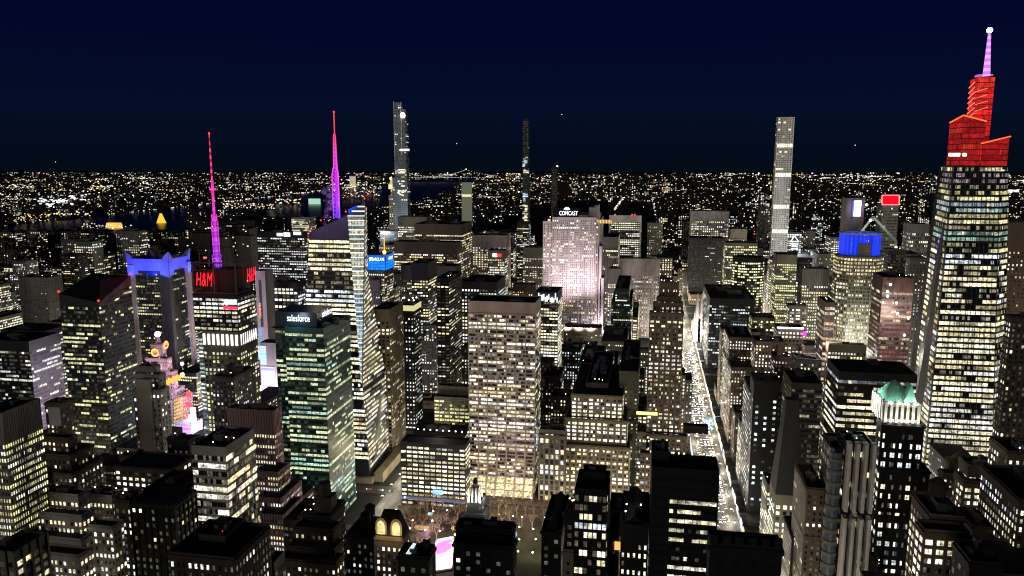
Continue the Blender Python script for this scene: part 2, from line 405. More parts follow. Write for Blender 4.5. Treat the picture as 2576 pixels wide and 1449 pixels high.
def text_part(name, s, parent, org, c, u, height, mat, width=None, shear=0.0, depth=.6, bold=0.0, up=Vector((0, 0, 1)), spacing=1.0):
    """lettering as a mesh: centre c, reading along u"""
    cu = D.curves.new(name, 'FONT'); cu.body = s; cu.size = 1; cu.shear = shear; cu.extrude = 0; cu.offset = bold; cu.space_character = spacing
    ob = D.objects.new(name, cu); COL.objects.link(ob)
    bpy.context.view_layer.update()
    me = D.meshes.new_from_object(ob.evaluated_get(bpy.context.evaluated_depsgraph_get()))
    D.objects.remove(ob)
    xs = [v.co.x for v in me.vertices]; ys = [v.co.y for v in me.vertices]
    k = height / (max(ys) - min(ys)); kx = k if width is None else width / (max(xs) - min(xs))
    mx_, my_ = (max(xs) + min(xs)) / 2, (max(ys) + min(ys)) / 2
    u = Vector(u).normalized(); n = u.cross(up)
    for v in me.vertices:
        p = Vector(c) + u * ((v.co.x - mx_) * kx) + up * ((v.co.y - my_) * k) + n * depth - Vector(org)
        v.co = p
    me.materials.clear(); me.materials.append(mat)
    o = D.objects.new(name, me); COL.objects.link(o); o.parent = parent
    return o
def lamp(name, loc, power, col, radius=1.5, kind='POINT', parent=None, org=(0, 0, 0), aim=None, angle=None, blend=.6):
    L = D.lights.new(name, kind); L.energy = power; L.color = col
    L.shadow_soft_size = radius; L.specular_factor = .08
    if kind == 'SPOT': L.spot_size = angle or R(90); L.spot_blend = blend
    o = D.objects.new(name, L); COL.objects.link(o); o.location = Vector(loc) - Vector(org)
    if aim is not None: o.rotation_euler = (Vector(aim) - Vector(loc)).to_track_quat('-Z', 'Y').to_euler()
    if parent is not None: o.parent = parent
    return o
# ================================================================== the towers in view, from the left of the frame to the right
T = tower
# ---- far left
T('office_tower', 'dark glass office block with a plain pale parapet band, cut off by the left edge', [(-60, 72, 862, 660, 150)], dict(ST['glass'], sp=9, p=.38, pal='c'), 1045, 'the pale-banded block at the left edge')
T('office_tower', 'dark grey windowless-looking block among low roofs at far left', [(46, 116, 700, 930, -30)], 'blank', 800, 'the blank grey block', clutter=1)
T('office_tower', 'low block with an orange floodlit penthouse at far left', [(30, 62, 660, 1180, -30)], 'masgrey', 740, 'the orange-topped block', clutter=1)
T('office_tower', 'low office block with two bright storeys behind the pale-banded block', [(0, 112, 836, 760, -40)], dict(ST['off'], p=.7), 860, 'the low bright-storeyed block')
T('office_tower', 'tall office tower with rows of lit windows filling the lower left edge', [(-60, 4, 1045, 300, 100)], dict(ST['offpier'], wall='lime', pal='y', p=.8, sp=14, fh=3.4, bay=1.4, n=1, pw=.6, fin=(1.5, .3, .25), s=1.1), 1500, 'the row-lit tower at the lower left edge')
# A8 brown stepped tower with a sign panel
r_, o_, bx = T('stepped_tower', 'brown brick tower with a pale notice panel under its top, stepping down to the right',
  [(112, 152, 1018, 440, 182), (108, 172, 1106, 432, 192), (100, 176, 1150, 425, 236), (100, 182, 1196, 418, 258)], dict(ST['masbrown'], p=.22), 1205, 'the brown tower with the notice panel', 'tower')
x0, x1, y0, y1, z = bx[0]
mb = MB(); mb.box(x1 - 9.5, x1 - .5, y0 - .5, y0 - .05, z - 15, z - 2)
mb.build('notice_panel', WALL['white'], r_, o_)
# wedge-topped tower
def wedge_tower():
    Y = 610
    a = at(248, 762, Y); X1 = a.x; zc = a.z
    X0 = xof(150, Y, zc); zl = at(150, 739, Y).z
    Yb = yof(327, X1, zc + 22); zr = at(327, 694, Yb).z
    org = ((X0 + X1) / 2, (Y + Yb) / 2, 0)
    rt = empty('wedge_topped_tower', org, 'glass office tower with a dark folded wedge roof and a pale blue-lit right side', 'tower')
    rng = random.Random(41)
    mb = MB(); SWt, SEt, NEt, NWt = V(X0, Y, zl), V(X1, Y, zc), V(X1, Yb, zr), V(X0, Yb, zr + 2)
    mb.face([V(X0, Y, 0), V(X1, Y, 0), SEt, SWt]); mb.face([V(X1, Yb, 0), V(X0, Yb, 0), NWt, NEt]); mb.face([V(X0, Yb, 0), V(X0, Y, 0), SWt, NWt])
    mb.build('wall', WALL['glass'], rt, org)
    mb = MB(); mb.face([V(X1, Y, 0), V(X1, Yb, 0), NEt, SEt]); mb.build('side_wall', WALL['blueglass'], rt, org)  # this side's paler bluish glass has the screens' spill put into its colour
    mb = MB(); K = V(xof(248, Y + 20, zl + 14), Y + 22, zl + 10)
    mb.face([SWt, SEt, K]); mb.face([SWt, K, NWt]); mb.face([K, NEt, NWt]); mb.build('roof', ROOF, rt, org)
    mb = MB(); mb.face([SEt, NEt, K]); mb.build('roof_facet', wallmat('brown_lit_facet', (.16, .07, .055), .7), rt, org)  # brownish light on this facet is put into its colour
    zt = zc - 2
    f1 = facade(V(X0, Y, 0), V(X0, Y, zt), V(X1, Y, 0), V(X1, Y, zt), dict(ST['glass'], p=.40, sp=1.5, fh=4.0, pal='y'), rng)
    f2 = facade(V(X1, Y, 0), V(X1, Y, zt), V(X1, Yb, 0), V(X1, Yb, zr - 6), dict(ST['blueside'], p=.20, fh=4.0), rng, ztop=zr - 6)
    windows(rt, org, [f1, f2], 'b', 1170)
    for p in (SWt, SEt, NEt): beacon(rt, org, p + V(0, 0, 2), 1.0)
    HERO.append((150, 345, 694, 1170, Y, [(X0, X1, Y, Yb)], 'the wedge-roofed tower', None))
wedge_tower()
# tower with the blue floodlit crown
def blue_crown_tower():
    Y = 860; st = dict(ST['off'], p=.30, fh=3.9, sp=6, s=.8, pal='y')
    rt, org, bx = T('crowned_tower', 'dark office tower under a blue floodlit crown of four flared fins', [(327, 424, 676, Y, 472)], st, 935, 'the blue-crowned tower at left', 'tower', clutter=0, both=1)
    x0, x1, y0, y1, z = bx[0]
    mb = MB()                                            # pale corner shafts and a fluted dark corner
    for x, y in ((x0 + 2.5, y0 + .2), (x1 + .2, y1 - 3)): mb.box(x - 4, x + 4, y - 3.4, y + 3.4, 0, z + 4)
    mb.build('corner_shaft', WALL['pinkstone'], rt, org)
    mb = MB()
    for k in range(6):
        mb.box(x1 - 12.5 + k * 2.2, x1 - 11.4 + k * 2.2, y0 - 1.2, y0 + .1, 0, z)
    mb.box(x1 - 14, x1 + .6, y0 - .6, y0 + 6, 0, z - 1)
    mb.build('fluted_corner', METAL, rt, org)
    bl = wallmat('crown_bluish', (.26, .28, .42), .6)  # blue of the floodlights is partly put into this base colour
    cz = z - 3; w = x1 - x0; d = y1 - y0
    mb = MB()                                            # the band between the fins
    for (ax, ay), (bx_, by) in (((x0, y0), (x1, y0)), ((x1, y0), (x1, y1)), ((x1, y1), (x0, y1)), ((x0, y1), (x0, y0))):
        q = Vector((ax, ay, 0)); e_ = Vector((bx_, by, 0)); dv = (e_ - q); nn = Vector((dv.y, -dv.x, 0)).normalized() * 1.2
        for s0, s1 in ((.1, .9),):
            p0, p1 = q + dv * s0 + nn, q + dv * s1 + nn
            mb.face([p0 + V(0, 0, cz), p1 + V(0, 0, cz), p1 + nn * 1.6 + V(0, 0, cz + 15), p0 + nn * 1.6 + V(0, 0, cz + 15)])
            mb.face([p0 + nn * 1.6 + V(0, 0, cz + 15), p1 + nn * 1.6 + V(0, 0, cz + 15), p1 - nn + V(0, 0, cz + 14), p0 - nn + V(0, 0, cz + 14)])
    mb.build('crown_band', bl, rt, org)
    for (cx_, cy_, sx_, sy_) in ((x0, y0, -1, -1), (x1, y0, 1, -1), (x1, y1, 1, 1), (x0, y1, -1, 1)):
        mb = MB()
        for hx, hy in ((1, 0), (0, 1)):                  # two flared blades folded round each corner
            a = V(cx_, cy_, cz - 8); b = V(cx_ - sx_ * hx * w * .22, cy_ - sy_ * hy * d * .22, cz - 4)
            c = V(cx_ - sx_ * hx * w * .19 + sx_ * 1, cy_ - sy_ * hy * d * .19 + sy_ * 1, cz + 13); e2 = V(cx_ + sx_ * 2.6, cy_ + sy_ * 2.6, cz + 24); c2 = V(cx_ - sx_ * hx * w * .07 + sx_ * 2, cy_ - sy_ * hy * d * .07 + sy_ * 2, cz + 21)
            off = V(sx_ * (0 if hx else 1.2), sy_ * (0 if hy else 1.2), 0)
            A = [a + off, b + off, c + off, c2 + off, e2 + off]; B = [a - off, b - off, c - off, c2 - off, e2 - off]
            mb.face(A); mb.face(B[::-1])
            for i in range(5): mb.face([A[i], B[i], B[(i + 1) % 5], A[(i + 1) % 5]])
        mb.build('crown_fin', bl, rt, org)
    for px_, py_, aim in ((x0 + w * .2, y0 - 14, (x0, y0, cz + 12)), (x1 - w * .2, y0 - 14, (x1, y0, cz + 12)), (x1 + 14, y0 + 6, (x1, y0 + 4, cz + 12)), (x1 + 14, y1 - 6, (x1, y1, cz + 14)), ((x0 + x1) / 2, y0 - 14, ((x0 + x1) / 2, y0, cz + 8))):
        lamp('crown_floodlight', (px_, py_, cz - 7), 60000, (.004, .025, 1.0), 1.0, 'SPOT', rt, org, aim, R(110))
    mb = MB()
    for k in range(4): mb.ball((x0 - 9 + k * 2.2, y0 - 2, cz - 8), .75, 6)
    for k in range(4): mb.ball((x1 + 3, y1 - 6 + k * 2.6, cz + 1), .8, 6)
    mb.build('deck_lights', emis('deck_blue', (.05, .15, 1.0), 4), rt, org)
blue_crown_tower()
# tower with the red sign and the pink mast
def red_sign_tower():
    Y = 700
    st = dict(ST['glasslit'], wall='grey', bay=7.2, n=2, pw=.84, ph=.55, p=.62, fh=4.3, sp=2.5, pal='c', gap=.06)
    # upper glazed block
    a = at(596, 745, Y); X1 = a.x; z1 = a.z; X0 = xof(482, Y, z1); Yb = yof(641, X1, z1)
    zt = at(596, 664, Y).z; zm = at(600, 838, Y).z; zf = at(600, 872, Y).z
    org = ((X0 + X1) / 2, (Y + Yb) / 2, 0); rng = random.Random(9)
    rt = empty('sign_tower', org, 'office tower with red rooftop letters, a row of upright white lights and a pink mast', 'tower')
    mb = MB(); wallbox(mb, X0 + 9, X1, Y, Yb, 0, zm); mb.box(X0, X0 + 9, Y + 6, Yb - 4, 0, zm - 4); mb.build('stone_wall', WALL['olive'], rt, org)
    mb = MB(); wallbox(mb, X0, X1 - 1, Y + 1.5, Yb - 1, zm, z1); mb.build('wall', WALL['black'], rt, org)
    mb = MB(); mb.face([V(X0, Y + 1.5, z1), V(X1, Y + 1.5, z1), V(X1, Yb, z1), V(X0, Yb, z1)]); mb.build('roof', ROOF, rt, org)
    # open sign frame on top
    fr = MB(); fx0, fx1, fy0, fy1 = X0 + 1, X1 - 2, Y + 3, Yb - 3
    for x, y in ((fx0, fy0), ((fx0 + fx1) / 2, fy0), (fx1, fy0), (fx1, fy1), (fx0, fy1), (fx1, (fy0 + fy1) / 2)): fr.bar((x, y, z1), (x, y, zt), 1.3)
    for z in (z1 + 2, zt): 
        for A, B in (((fx0, fy0), (fx1, fy0)), ((fx1, fy0), (fx1, fy1)), ((fx1, fy1), (fx0, fy1)), ((fx0, fy1), (fx0, fy0))): fr.bar((*A, z), (*B, z), 1.1)
    fr.build('sign_frame', METAL, rt, org)
    pb = MB(); pb.box(fx0 + 6, fx1 - 4, fy0 + 4, fy1 - 4, z1, zt - 7); pb.build('plant_room', WALL['black'], rt, org)
    red = emis('red_neon', (1.0, .012, .03), 2.2)
    pc = at(514, 703, Y + 1); text_part('sign_letters', 'H&M', rt, org, (pc.x, Y + 1.5, pc.z), (1, 0, 0), 14, red, 18.5, .3, bold=.0, spacing=1.12)
    q = (fy0 + fy1) / 2 + 11; pz = at(596, 706, Y).z
    text_part('sign_letters', 'H&M', rt, org, (X1 + .6, q, pz + 2), (0, 1, 0), 14, red, 18.5, .3, bold=.0, spacing=1.12)
    # glazing
    f1 = facade(V(X0, Y + 1.5, zm), V(X0, Y + 1.5, z1), V(X1 - 1, Y + 1.5, zm), V(X1 - 1, Y + 1.5, z1), dict(st, pal='c', p=.72), rng)
    f2 = facade(V(X1 - 1, Y + 1.5, zm), V(X1 - 1, Y + 1.5, z1), V(X1 - 1, Yb, zm), V(X1 - 1, Yb, z1), dict(st, p=.62), rng)
    g = dict(ST['mas'], bay=4.6, fh=4.3, pw=.58, ph=.58, p=.66, sp=3, pal='y', s=.9)
    f3 = facade(V(X0 + 9, Y, 0), V(X0 + 9, Y, zf - 3), V(X1, Y, 0), V(X1, Y, zf - 3), g, rng)
    f4 = facade(V(X1, Y, 0), V(X1, Y, zf - 3), V(X1, Yb, 0), V(X1, Yb, zf - 3), g, rng)
    f5 = facade(V(X0, Y + 6, 0), V(X0, Y + 6, zm - 5), V(X0 + 9, Y + 6, 0), V(X0 + 9, Y + 6, zm - 5), dict(ST['glasslit'], bay=4.5, p=.65, pal='k', s=.7), rng)
    windows(rt, org, [f1, f2, f3, f4, f5], 'b', 1095)
    lt = emis('white_upright', (1, .98, .92), 2.0)
    for k in range(8):
        x = lerp(X0 + 11, X1 - 3, k / 7); mb = MB(); mb.box(x - 1.1, x + 1.1, Y - .9, Y - .1, zf + 1, zm - 2); mb.build('upright_light', lt, rt, org)
    for k in range(8):
        y = lerp(Y + 3, Yb - 3, k / 7); mb = MB(); mb.box(X1 + .1, X1 + .5, y - .55, y + .55, zf + 1, zm - 2); mb.build('upright_light', lt, rt, org)
    # the mast
    mc = at(546, 655, Y + 22); mx_, my_ = mc.x, Y + 22; ztip = at(531, 338, Y + 22).z; zb = z1
    def mcol(t):
        c = [(0, (.22, .05, 1.0)), (.14, (.40, .07, 1.0)), (.32, (.72, .06, .95)), (.55, (1.0, .05, .55)), (.8, (1.0, .05, .22)), (1, (1.0, .04, .08))]
        for (a_, ca), (b_, cb) in zip(c, c[1:]):
            if t <= b_: u = (t - a_) / (b_ - a_); return tuple(ca[i] * (1 - u) + cb[i] * u for i in range(3))
        return c[-1][1]
    mb = MB(); n = 46
    for i in range(n):
        t0, t1 = i / n, (i + 1) / n; z0_, z1_ = lerp(zb, ztip, t0), lerp(zb, ztip, t1)
        rad = 4.6 if t0 < .12 else 3.0 if t0 < .22 else 2.2 if t0 < .45 else 1.6 if t0 < .7 else .95 if t0 < .9 else .5
        c = mcol(t0); k = .75 if (i % 3) else 1.25
        if t0 > .72: k = 1.3 if i % 2 else .35
        c = tuple(v * k for v in c)
        if t0 < .5:
            P = [V(mx_ + a_ * rad, my_ + b_ * rad, 0) for a_, b_ in ((-1, -1), (1, -1), (1, 1), (-1, 1))]
            for j in range(4):
                mb.bar(P[j] + V(0, 0, z0_), P[j] + V(0, 0, z1_), .55, 0, c)
                mb.bar(P[j] + V(0, 0, z0_), P[(j + 1) % 4] + V(0, 0, z1_), .38, 0, tuple(v * .7 for v in c))
                mb.bar(P[j] + V(0, 0, z1_), P[(j + 1) % 4] + V(0, 0, z1_), .35, 0, c)
            mb.cyl(mx_, my_, z0_, z1_, rad * .34, n=6, col=tuple(v * .8 for v in c))
        else: mb.cyl(mx_, my_, z0_, z1_, rad * .8, n=8, col=c)
        if i in (14, 22, 30): mb.cyl(mx_, my_, z0_, z0_ + 2, rad + 1.4, n=10, col=c)
    mb.build('mast', LED, rt, org)
    mb = MB()
    for s_ in (-1, 1):
        for y in (my_ - 9, my_ + 9):
            mb.bar((mx_ + s_ * 14, y, z1), (mx_ + s_ * 14, y, zt + 13), .6); mb.bar((mx_ + s_ * 14, y, zt + 13), (mx_ - s_ * 14, y, zt + 13), .6); mb.bar((mx_ + s_ * 14, y, zt + 13), (mx_ + s_ * 4, my_, zt), .5)
    mb.build('mast_frame', METAL, rt, org)
    beacon(rt, org, (mx_, my_, ztip + 1), .9, s=5); beacon(rt, org, (fx0 + 14, fy0, zt + 5), 1.2, s=5)
    lamp('mast_glow', (mx_, my_ - 4, z1 + 16), 26000, (.45, .12, 1), 4, 'POINT', rt, org)
    lamp('sign_glow', (pc.x, Y - 7, pc.z), 9000, (1, .03, .05), 6, 'POINT', rt, org)
    # coloured screen on the right of the front
    sc = MB(); xs = xof(560, Y, z1 - 6); sc.box(xs, xs + 16, Y + .3, Y + 1.2, z1 - 14, z1 - 11, 0); sc.box(xs + 1, xs + 15, Y + .3, Y + 1.2, z1 - 9, z1 - 4, 1)
    sc.build('screen', [emis('scr_red', (1, .05, .12), 1.3), emis('scr_pale', (.75, .82, 1), 1.1)], rt, org)
    HERO.append((480, 650, 600, 1095, Y, [(X0, X1, Y, Yb)], 'the red-lettered tower', None))
red_sign_tower()
# clock tower, pink lit, stepped
def clock_tower():
    Y = 790
    tiers = [(379, 407, 868, Y + 8, 417), (366, 420, 905, Y + 4, 432), (352, 432, 938, Y + 2, 446), (345, 436, 985, Y, 462), (345, 438, 1003, Y - 4, 478), (345, 444, 1010, Y - 8, 484)]
    rt, org, bx = T('clock_tower', 'stepped rose-lit brick tower with two glowing round clocks below a white globe', tiers, dict(ST['mas'], wall='rose', p=.30, bay=3.1, fh=3.6, pal='o', s=.9), 1100, 'the rose-lit clock tower', 'tower', clutter=0)
    x0, x1, y0, y1, z = bx[0]
    ring = emis('clock_ring', (1.0, .42, .12), 2.0)
    def clock(c, u):
        mb = MB(); u = Vector(u); up = V(0, 0, 1); n = u.cross(up); R_ = 5.0; N = 24
        for k in range(N):
            a, b = 2 * math.pi * k / N, 2 * math.pi * (k + 1) / N
            P = [c + (u * math.cos(t) + up * math.sin(t)) * r_ + n * .5 for t, r_ in ((a, R_), (b, R_), (b, R_ - 1.5), (a, R_ - 1.5))]
            mb.face(P)
            if k % 2 == 0: mb.bar(c + (u * math.cos(a) + up * math.sin(a)) * (R_ - 1.5) + n * .5, c + (u * math.cos(a) + up * math.sin(a)) * (R_ - 2.4) + n * .5, .5)
        mb.bar(c + n * .6, c + u * 1.4 + up * 1.6 + n * .6, .45); mb.bar(c + n * .6, c - u * 1.1 + up * 2.6 + n * .6, .35)
        mb.build('clock_face', ring, rt, org)
    c = at(385, 889, Y + 3); clock(V(c.x, y0 - 1.0, c.z), (1, 0, 0)); clock(V(x1 + .8, (y0 + y1) / 2 + 2, c.z + 8), (0, 1, 0))
    mb = MB(); mb.cyl((x0 + x1) / 2, (y0 + y1) / 2, z, z + 9, 4, 1.5, 8); mb.build('finial_base', WALL['rose'], rt, org)
    g = at(398, 836, Y + 14); mb = MB(); mb.ball(((x0 + x1) / 2, (y0 + y1) / 2, z + 12), 3.4, 10); mb.build('globe', emis('globe_white', (1, .97, .95), 3), rt, org)
    for px_, py_, w_ in ((359, 913, .35), (458, 915, .8), (459, 942, .8), (480, 1048, 1.2)):
        g = at(px_, py_, Y - 6); mb = MB(); mb.cyl(g.x, g.y, g.z - 6, g.z - 1, .3); mb.ball(g, 2.6 * w_, 8, 1); mb.build('floodlight', [METAL, emis('flood_white', (.95, .9, 1), 6)], rt, org)
        lamp('floodlight_glow', (g.x, g.y - 5, g.z), 14000 * w_, (1.0, .55, .78), 3, 'POINT', rt, org)
    # warm lit terrace and a red-orange lit patch of windows
    mb = MB()
    for k in range(6):
        g = at(412 + k * 9.5, 965 - k * 4.2, Y - 5); mb.box(g.x - 2.6, g.x + 2.6, g.y - .8, g.y, g.z - 3, g.z + 2.5)
    mb.build('terrace_lights', emis('amber_lamp', (1, .45, .06), 1.4), rt, org)
    mb = MB(); rg = random.Random(4)
    for i in range(8):
        for j in range(9):
            g = at(440 + i * 4.6, 1007 + j * 9 - i * 1.8, Y - 9); cc = (1, .62, .10) if i < 5 else (1, .16, .12)
            mb.box(g.x - .8, g.x + .8, g.y - .5, g.y, g.z - 1.3, g.z + 1.3, 0, tuple(v * rg.uniform(.7, 1.1) for v in cc))
    o = mb.build('window', LED, rt, org); o['kind'] = 'stuff'
clock_tower()
def screen_slab(name, label, l, r, t, b, Y, d, wallm, screens, short, vb=1010):
    a = at(r, t, Y); X1, z1 = a.x, a.z; X0 = xof(l, Y, z1)
    org = ((X0 + X1) / 2, Y + d / 2, 0); rt = empty(name, org, label, 'billboard tower')
    mb = MB(); wallbox(mb, X0, X1, Y, Y + d, 0, z1); mb.face([V(X0, Y, z1), V(X1, Y, z1), V(X1, Y + d, z1), V(X0, Y + d, z1)]); mb.build('wall', wallm, rt, org)
    for (sl, sr, s_t, s_b, c) in screens:
        P = at(sl, s_t, Y - 1); Q = at(sr, s_b, Y - 1); z0_, z1_ = Q.z, P.z; x_0, x_1 = xof(sl, Y - 1, z1_), xof(sr, Y - 1, z1_)
        mb = MB(); mb.box(x_0, x_1, Y - 1, Y - .2, z0_, z1_, 0, c, bottom=True)
        n = max(2, int((z1_ - z0_) / 4)); rg = random.Random(int(sl))
        for k in range(n):
            za = lerp(z0_, z1_, k / n); cc = tuple(min(2.5, v * rg.uniform(.35, 1.5)) for v in c); mb.box(x_0 + .4, x_1 - .4, Y - 1.3, Y - 1.1, za + .4, za + (z1_ - z0_) / n * rg.uniform(.3, .85), 0, cc)
        mb.build('screen', LED, rt, org)
    HERO.append((l, r, t, vb, Y, [(X0, X1, Y, Y + d)], short, None)); return rt, org
screen_slab('sign_pylon', 'narrow pink-lit slab with a dark slot beside the red-lettered tower', 641, 666, 684, 1010, 905, 22, WALL['pinkstone'],
  [(650, 656, 705, 822, (.03, .03, .035)), (651, 656, 762, 800, (.9, .35, .2)), (650, 658, 824, 862, (.18, .36, .62)), (645, 660, 872, 905, (.7, 1.0, 2.0))], 'the pink pylon')
screen_slab('sign_pylon', 'short slab of pale violet video screens at the foot of the pink pylon', 652, 699, 866, 1060, 860, 20, WALL['grey'],
  [(653, 668, 870, 918, (.55, .8, 1.7)), (656, 690, 922, 962, (.85, .72, 1.3)), (660, 698, 965, 1012, (1.2, 1.1, 1.5)), (652, 672, 970, 1003, (3, 2.8, 2.6))], 'the violet screens')
screen_slab('sign_pylon', 'bright violet and white video screens low between the clock tower and the red-lettered tower', 440, 492, 1065, 1150, 770, 14, WALL['grey'],
  [(442, 478, 1070, 1095, (.75, .45, 1.1)), (478, 491, 1025, 1105, (2.4, 2.2, 2.8)), (468, 480, 985, 1000, (.9, .1, .12)), (468, 482, 1012, 1024, (.8, .1, .15))], 'the low violet screens', 1120)
lamp('screen_glow', at(505, 1080, 765), 300000, (1.0, .58, 1.0), 8)
lamp('screen_glow', at(470, 960, 770), 70000, (.65, .55, 1.0), 8)
lamp('screen_glow', at(668, 985, 840), 120000, (1.0, .85, .9), 6)
lamp('screen_glow', at(425, 1080, 700), 260000, (.55, .70, 1.0), 10)
# grey blank-fronted tower in front
r_, o_, bx = T('stone_tower', 'grey stone tower with a blank central strip and small octagonal top', [(345, 386, 926, 510, 396), (338, 400, 946, 505, 412), (334, 402, 985, 500, 425)], dict(ST['masgrey'], p=.14, wall='lime'), 1145, 'the grey tower with the blank strip', 'tower')
x0, x1, y0, y1, z = bx[1]; mb = MB(); mb.box(lerp(x0, x1, .28), lerp(x0, x1, .86), y0 - 7.5, y0 - 4.9, 0, z - 1); mb.build('blank_bay', WALL['lime'], r_, o_)
T('long_block', 'long low block with two rows of lit windows below a dark stepped roof', [(300, 420, 1158, 440, 436), (288, 430, 1186, 415, -26)], dict(ST['masgrey'], p=.66, bay=4.2, pw=.6, sp=1.5, wall='dkbrown', pal='c'), 1245, 'the long low block', clutter=3)
T('office_block', 'windowless black box with a few tiny lights beside the long low block', [(420, 474, 1108, 455, 482)], dict(ST['blackm'], p=.07), 1180, 'the black box', clutter=3)
T('masonry_block', 'black stepped block with one pink-lit corner window', [(286, 332, 1265, 330, 352)], dict(ST['masdk'], p=.14), 1330, 'the dark stepped block', clutter=2)
T('office_tower', 'dark tower with thin pale piers and a plain box on its roof', [(362, 436, 1240, 345, -26), (328, 440, 1274, 330, 492)], dict(ST['blackm'], p=.08, bay=3.6, pal='y', fin=(3.6, .6, .6)), 1500, 'the dark thin-piered tower', 'tower', clutter=1)
T('office_tower', 'glass office tower with a plain pale cornice and long bands on its right side', [(481, 567, 1131, 352, 640)], dict(ST['glasslit'], wall='lime', bay=3.2, n=2, ph=.62, pw=.97, fh=4.3, sp=3.2, p=.66, pal='w', gap=.08), 1400, 'the pale-corniced glass tower', 'tower', clutter=2)
T('masonry_block', 'low dark block with a red-lit roof and pale ledges at the bottom', [(500, 566, 1356, 262, -16), (425, 590, 1410, 250, -28)], dict(ST['masdk'], p=.14, bay=2.6, pw=.45), 1500, 'the red-roofed dark block', clutter=3)
for px_ in (527, 541, 560): beacon([q for q in COL.objects if q.get('label', '').startswith('low dark block with a red-lit')][0], tuple([q for q in COL.objects if q.get('label', '').startswith('low dark block with a red-lit')][0].location), at(px_, 1345 - (px_ - 527) * .2, 268), .5, s=6)
lamp('red_roof_glow', at(535, 1352, 266), 700, (1, .03, .03), 1)
r_ = T('stepped_tower', 'big stepped stone block with tall lit windows under its top', [(76, 196, 1250, 322, 213), (70, 206, 1302, 315, 214), (55, 204, 1362, 308, 212), (38, 200, 1402, 300, 210)], dict(ST['masgrey'], wall='lime', p=.66, bay=2.3, pw=.52, ph=.52, fh=3.7, sp=2.5, pal='w'), 1500, 'the big stepped block', clutter=4, tanks=1, over={0: (.55, (1, .8, .5), 1.0), 1: (.5, (1, .9, .6), 1.0)})[0]
T('masonry_block', 'stone block with a few turquoise windows and a peaked roof', [(204, 282, 1252, 335, 300), (204, 284, 1330, 318, 306)], dict(ST['masgrey'], wall='lime', p=.6, bay=2.3, pw=.52, fh=3.7, pal='w'), 1500, 'the block with turquoise windows', clutter=3, over={7: (.8, (.12, .8, .75), .9), 8: (.5, (.2, .9, .8), .9)})
T('masonry_block', 'narrow dark block between the turquoise-windowed block and the thin-piered tower', [(296, 322, 1325, 345, -18)], dict(ST['masgrey'], p=.2), 1500, 'the narrow dark block', clutter=2)
T('masonry_block', 'low tan block with pale uprights in the bottom left corner', [(-30, 36, 1395, 260, -18)], dict(ST['pierlt'], wall='olive', sp=3, p=.4), 1500, 'the corner block', clutter=1)

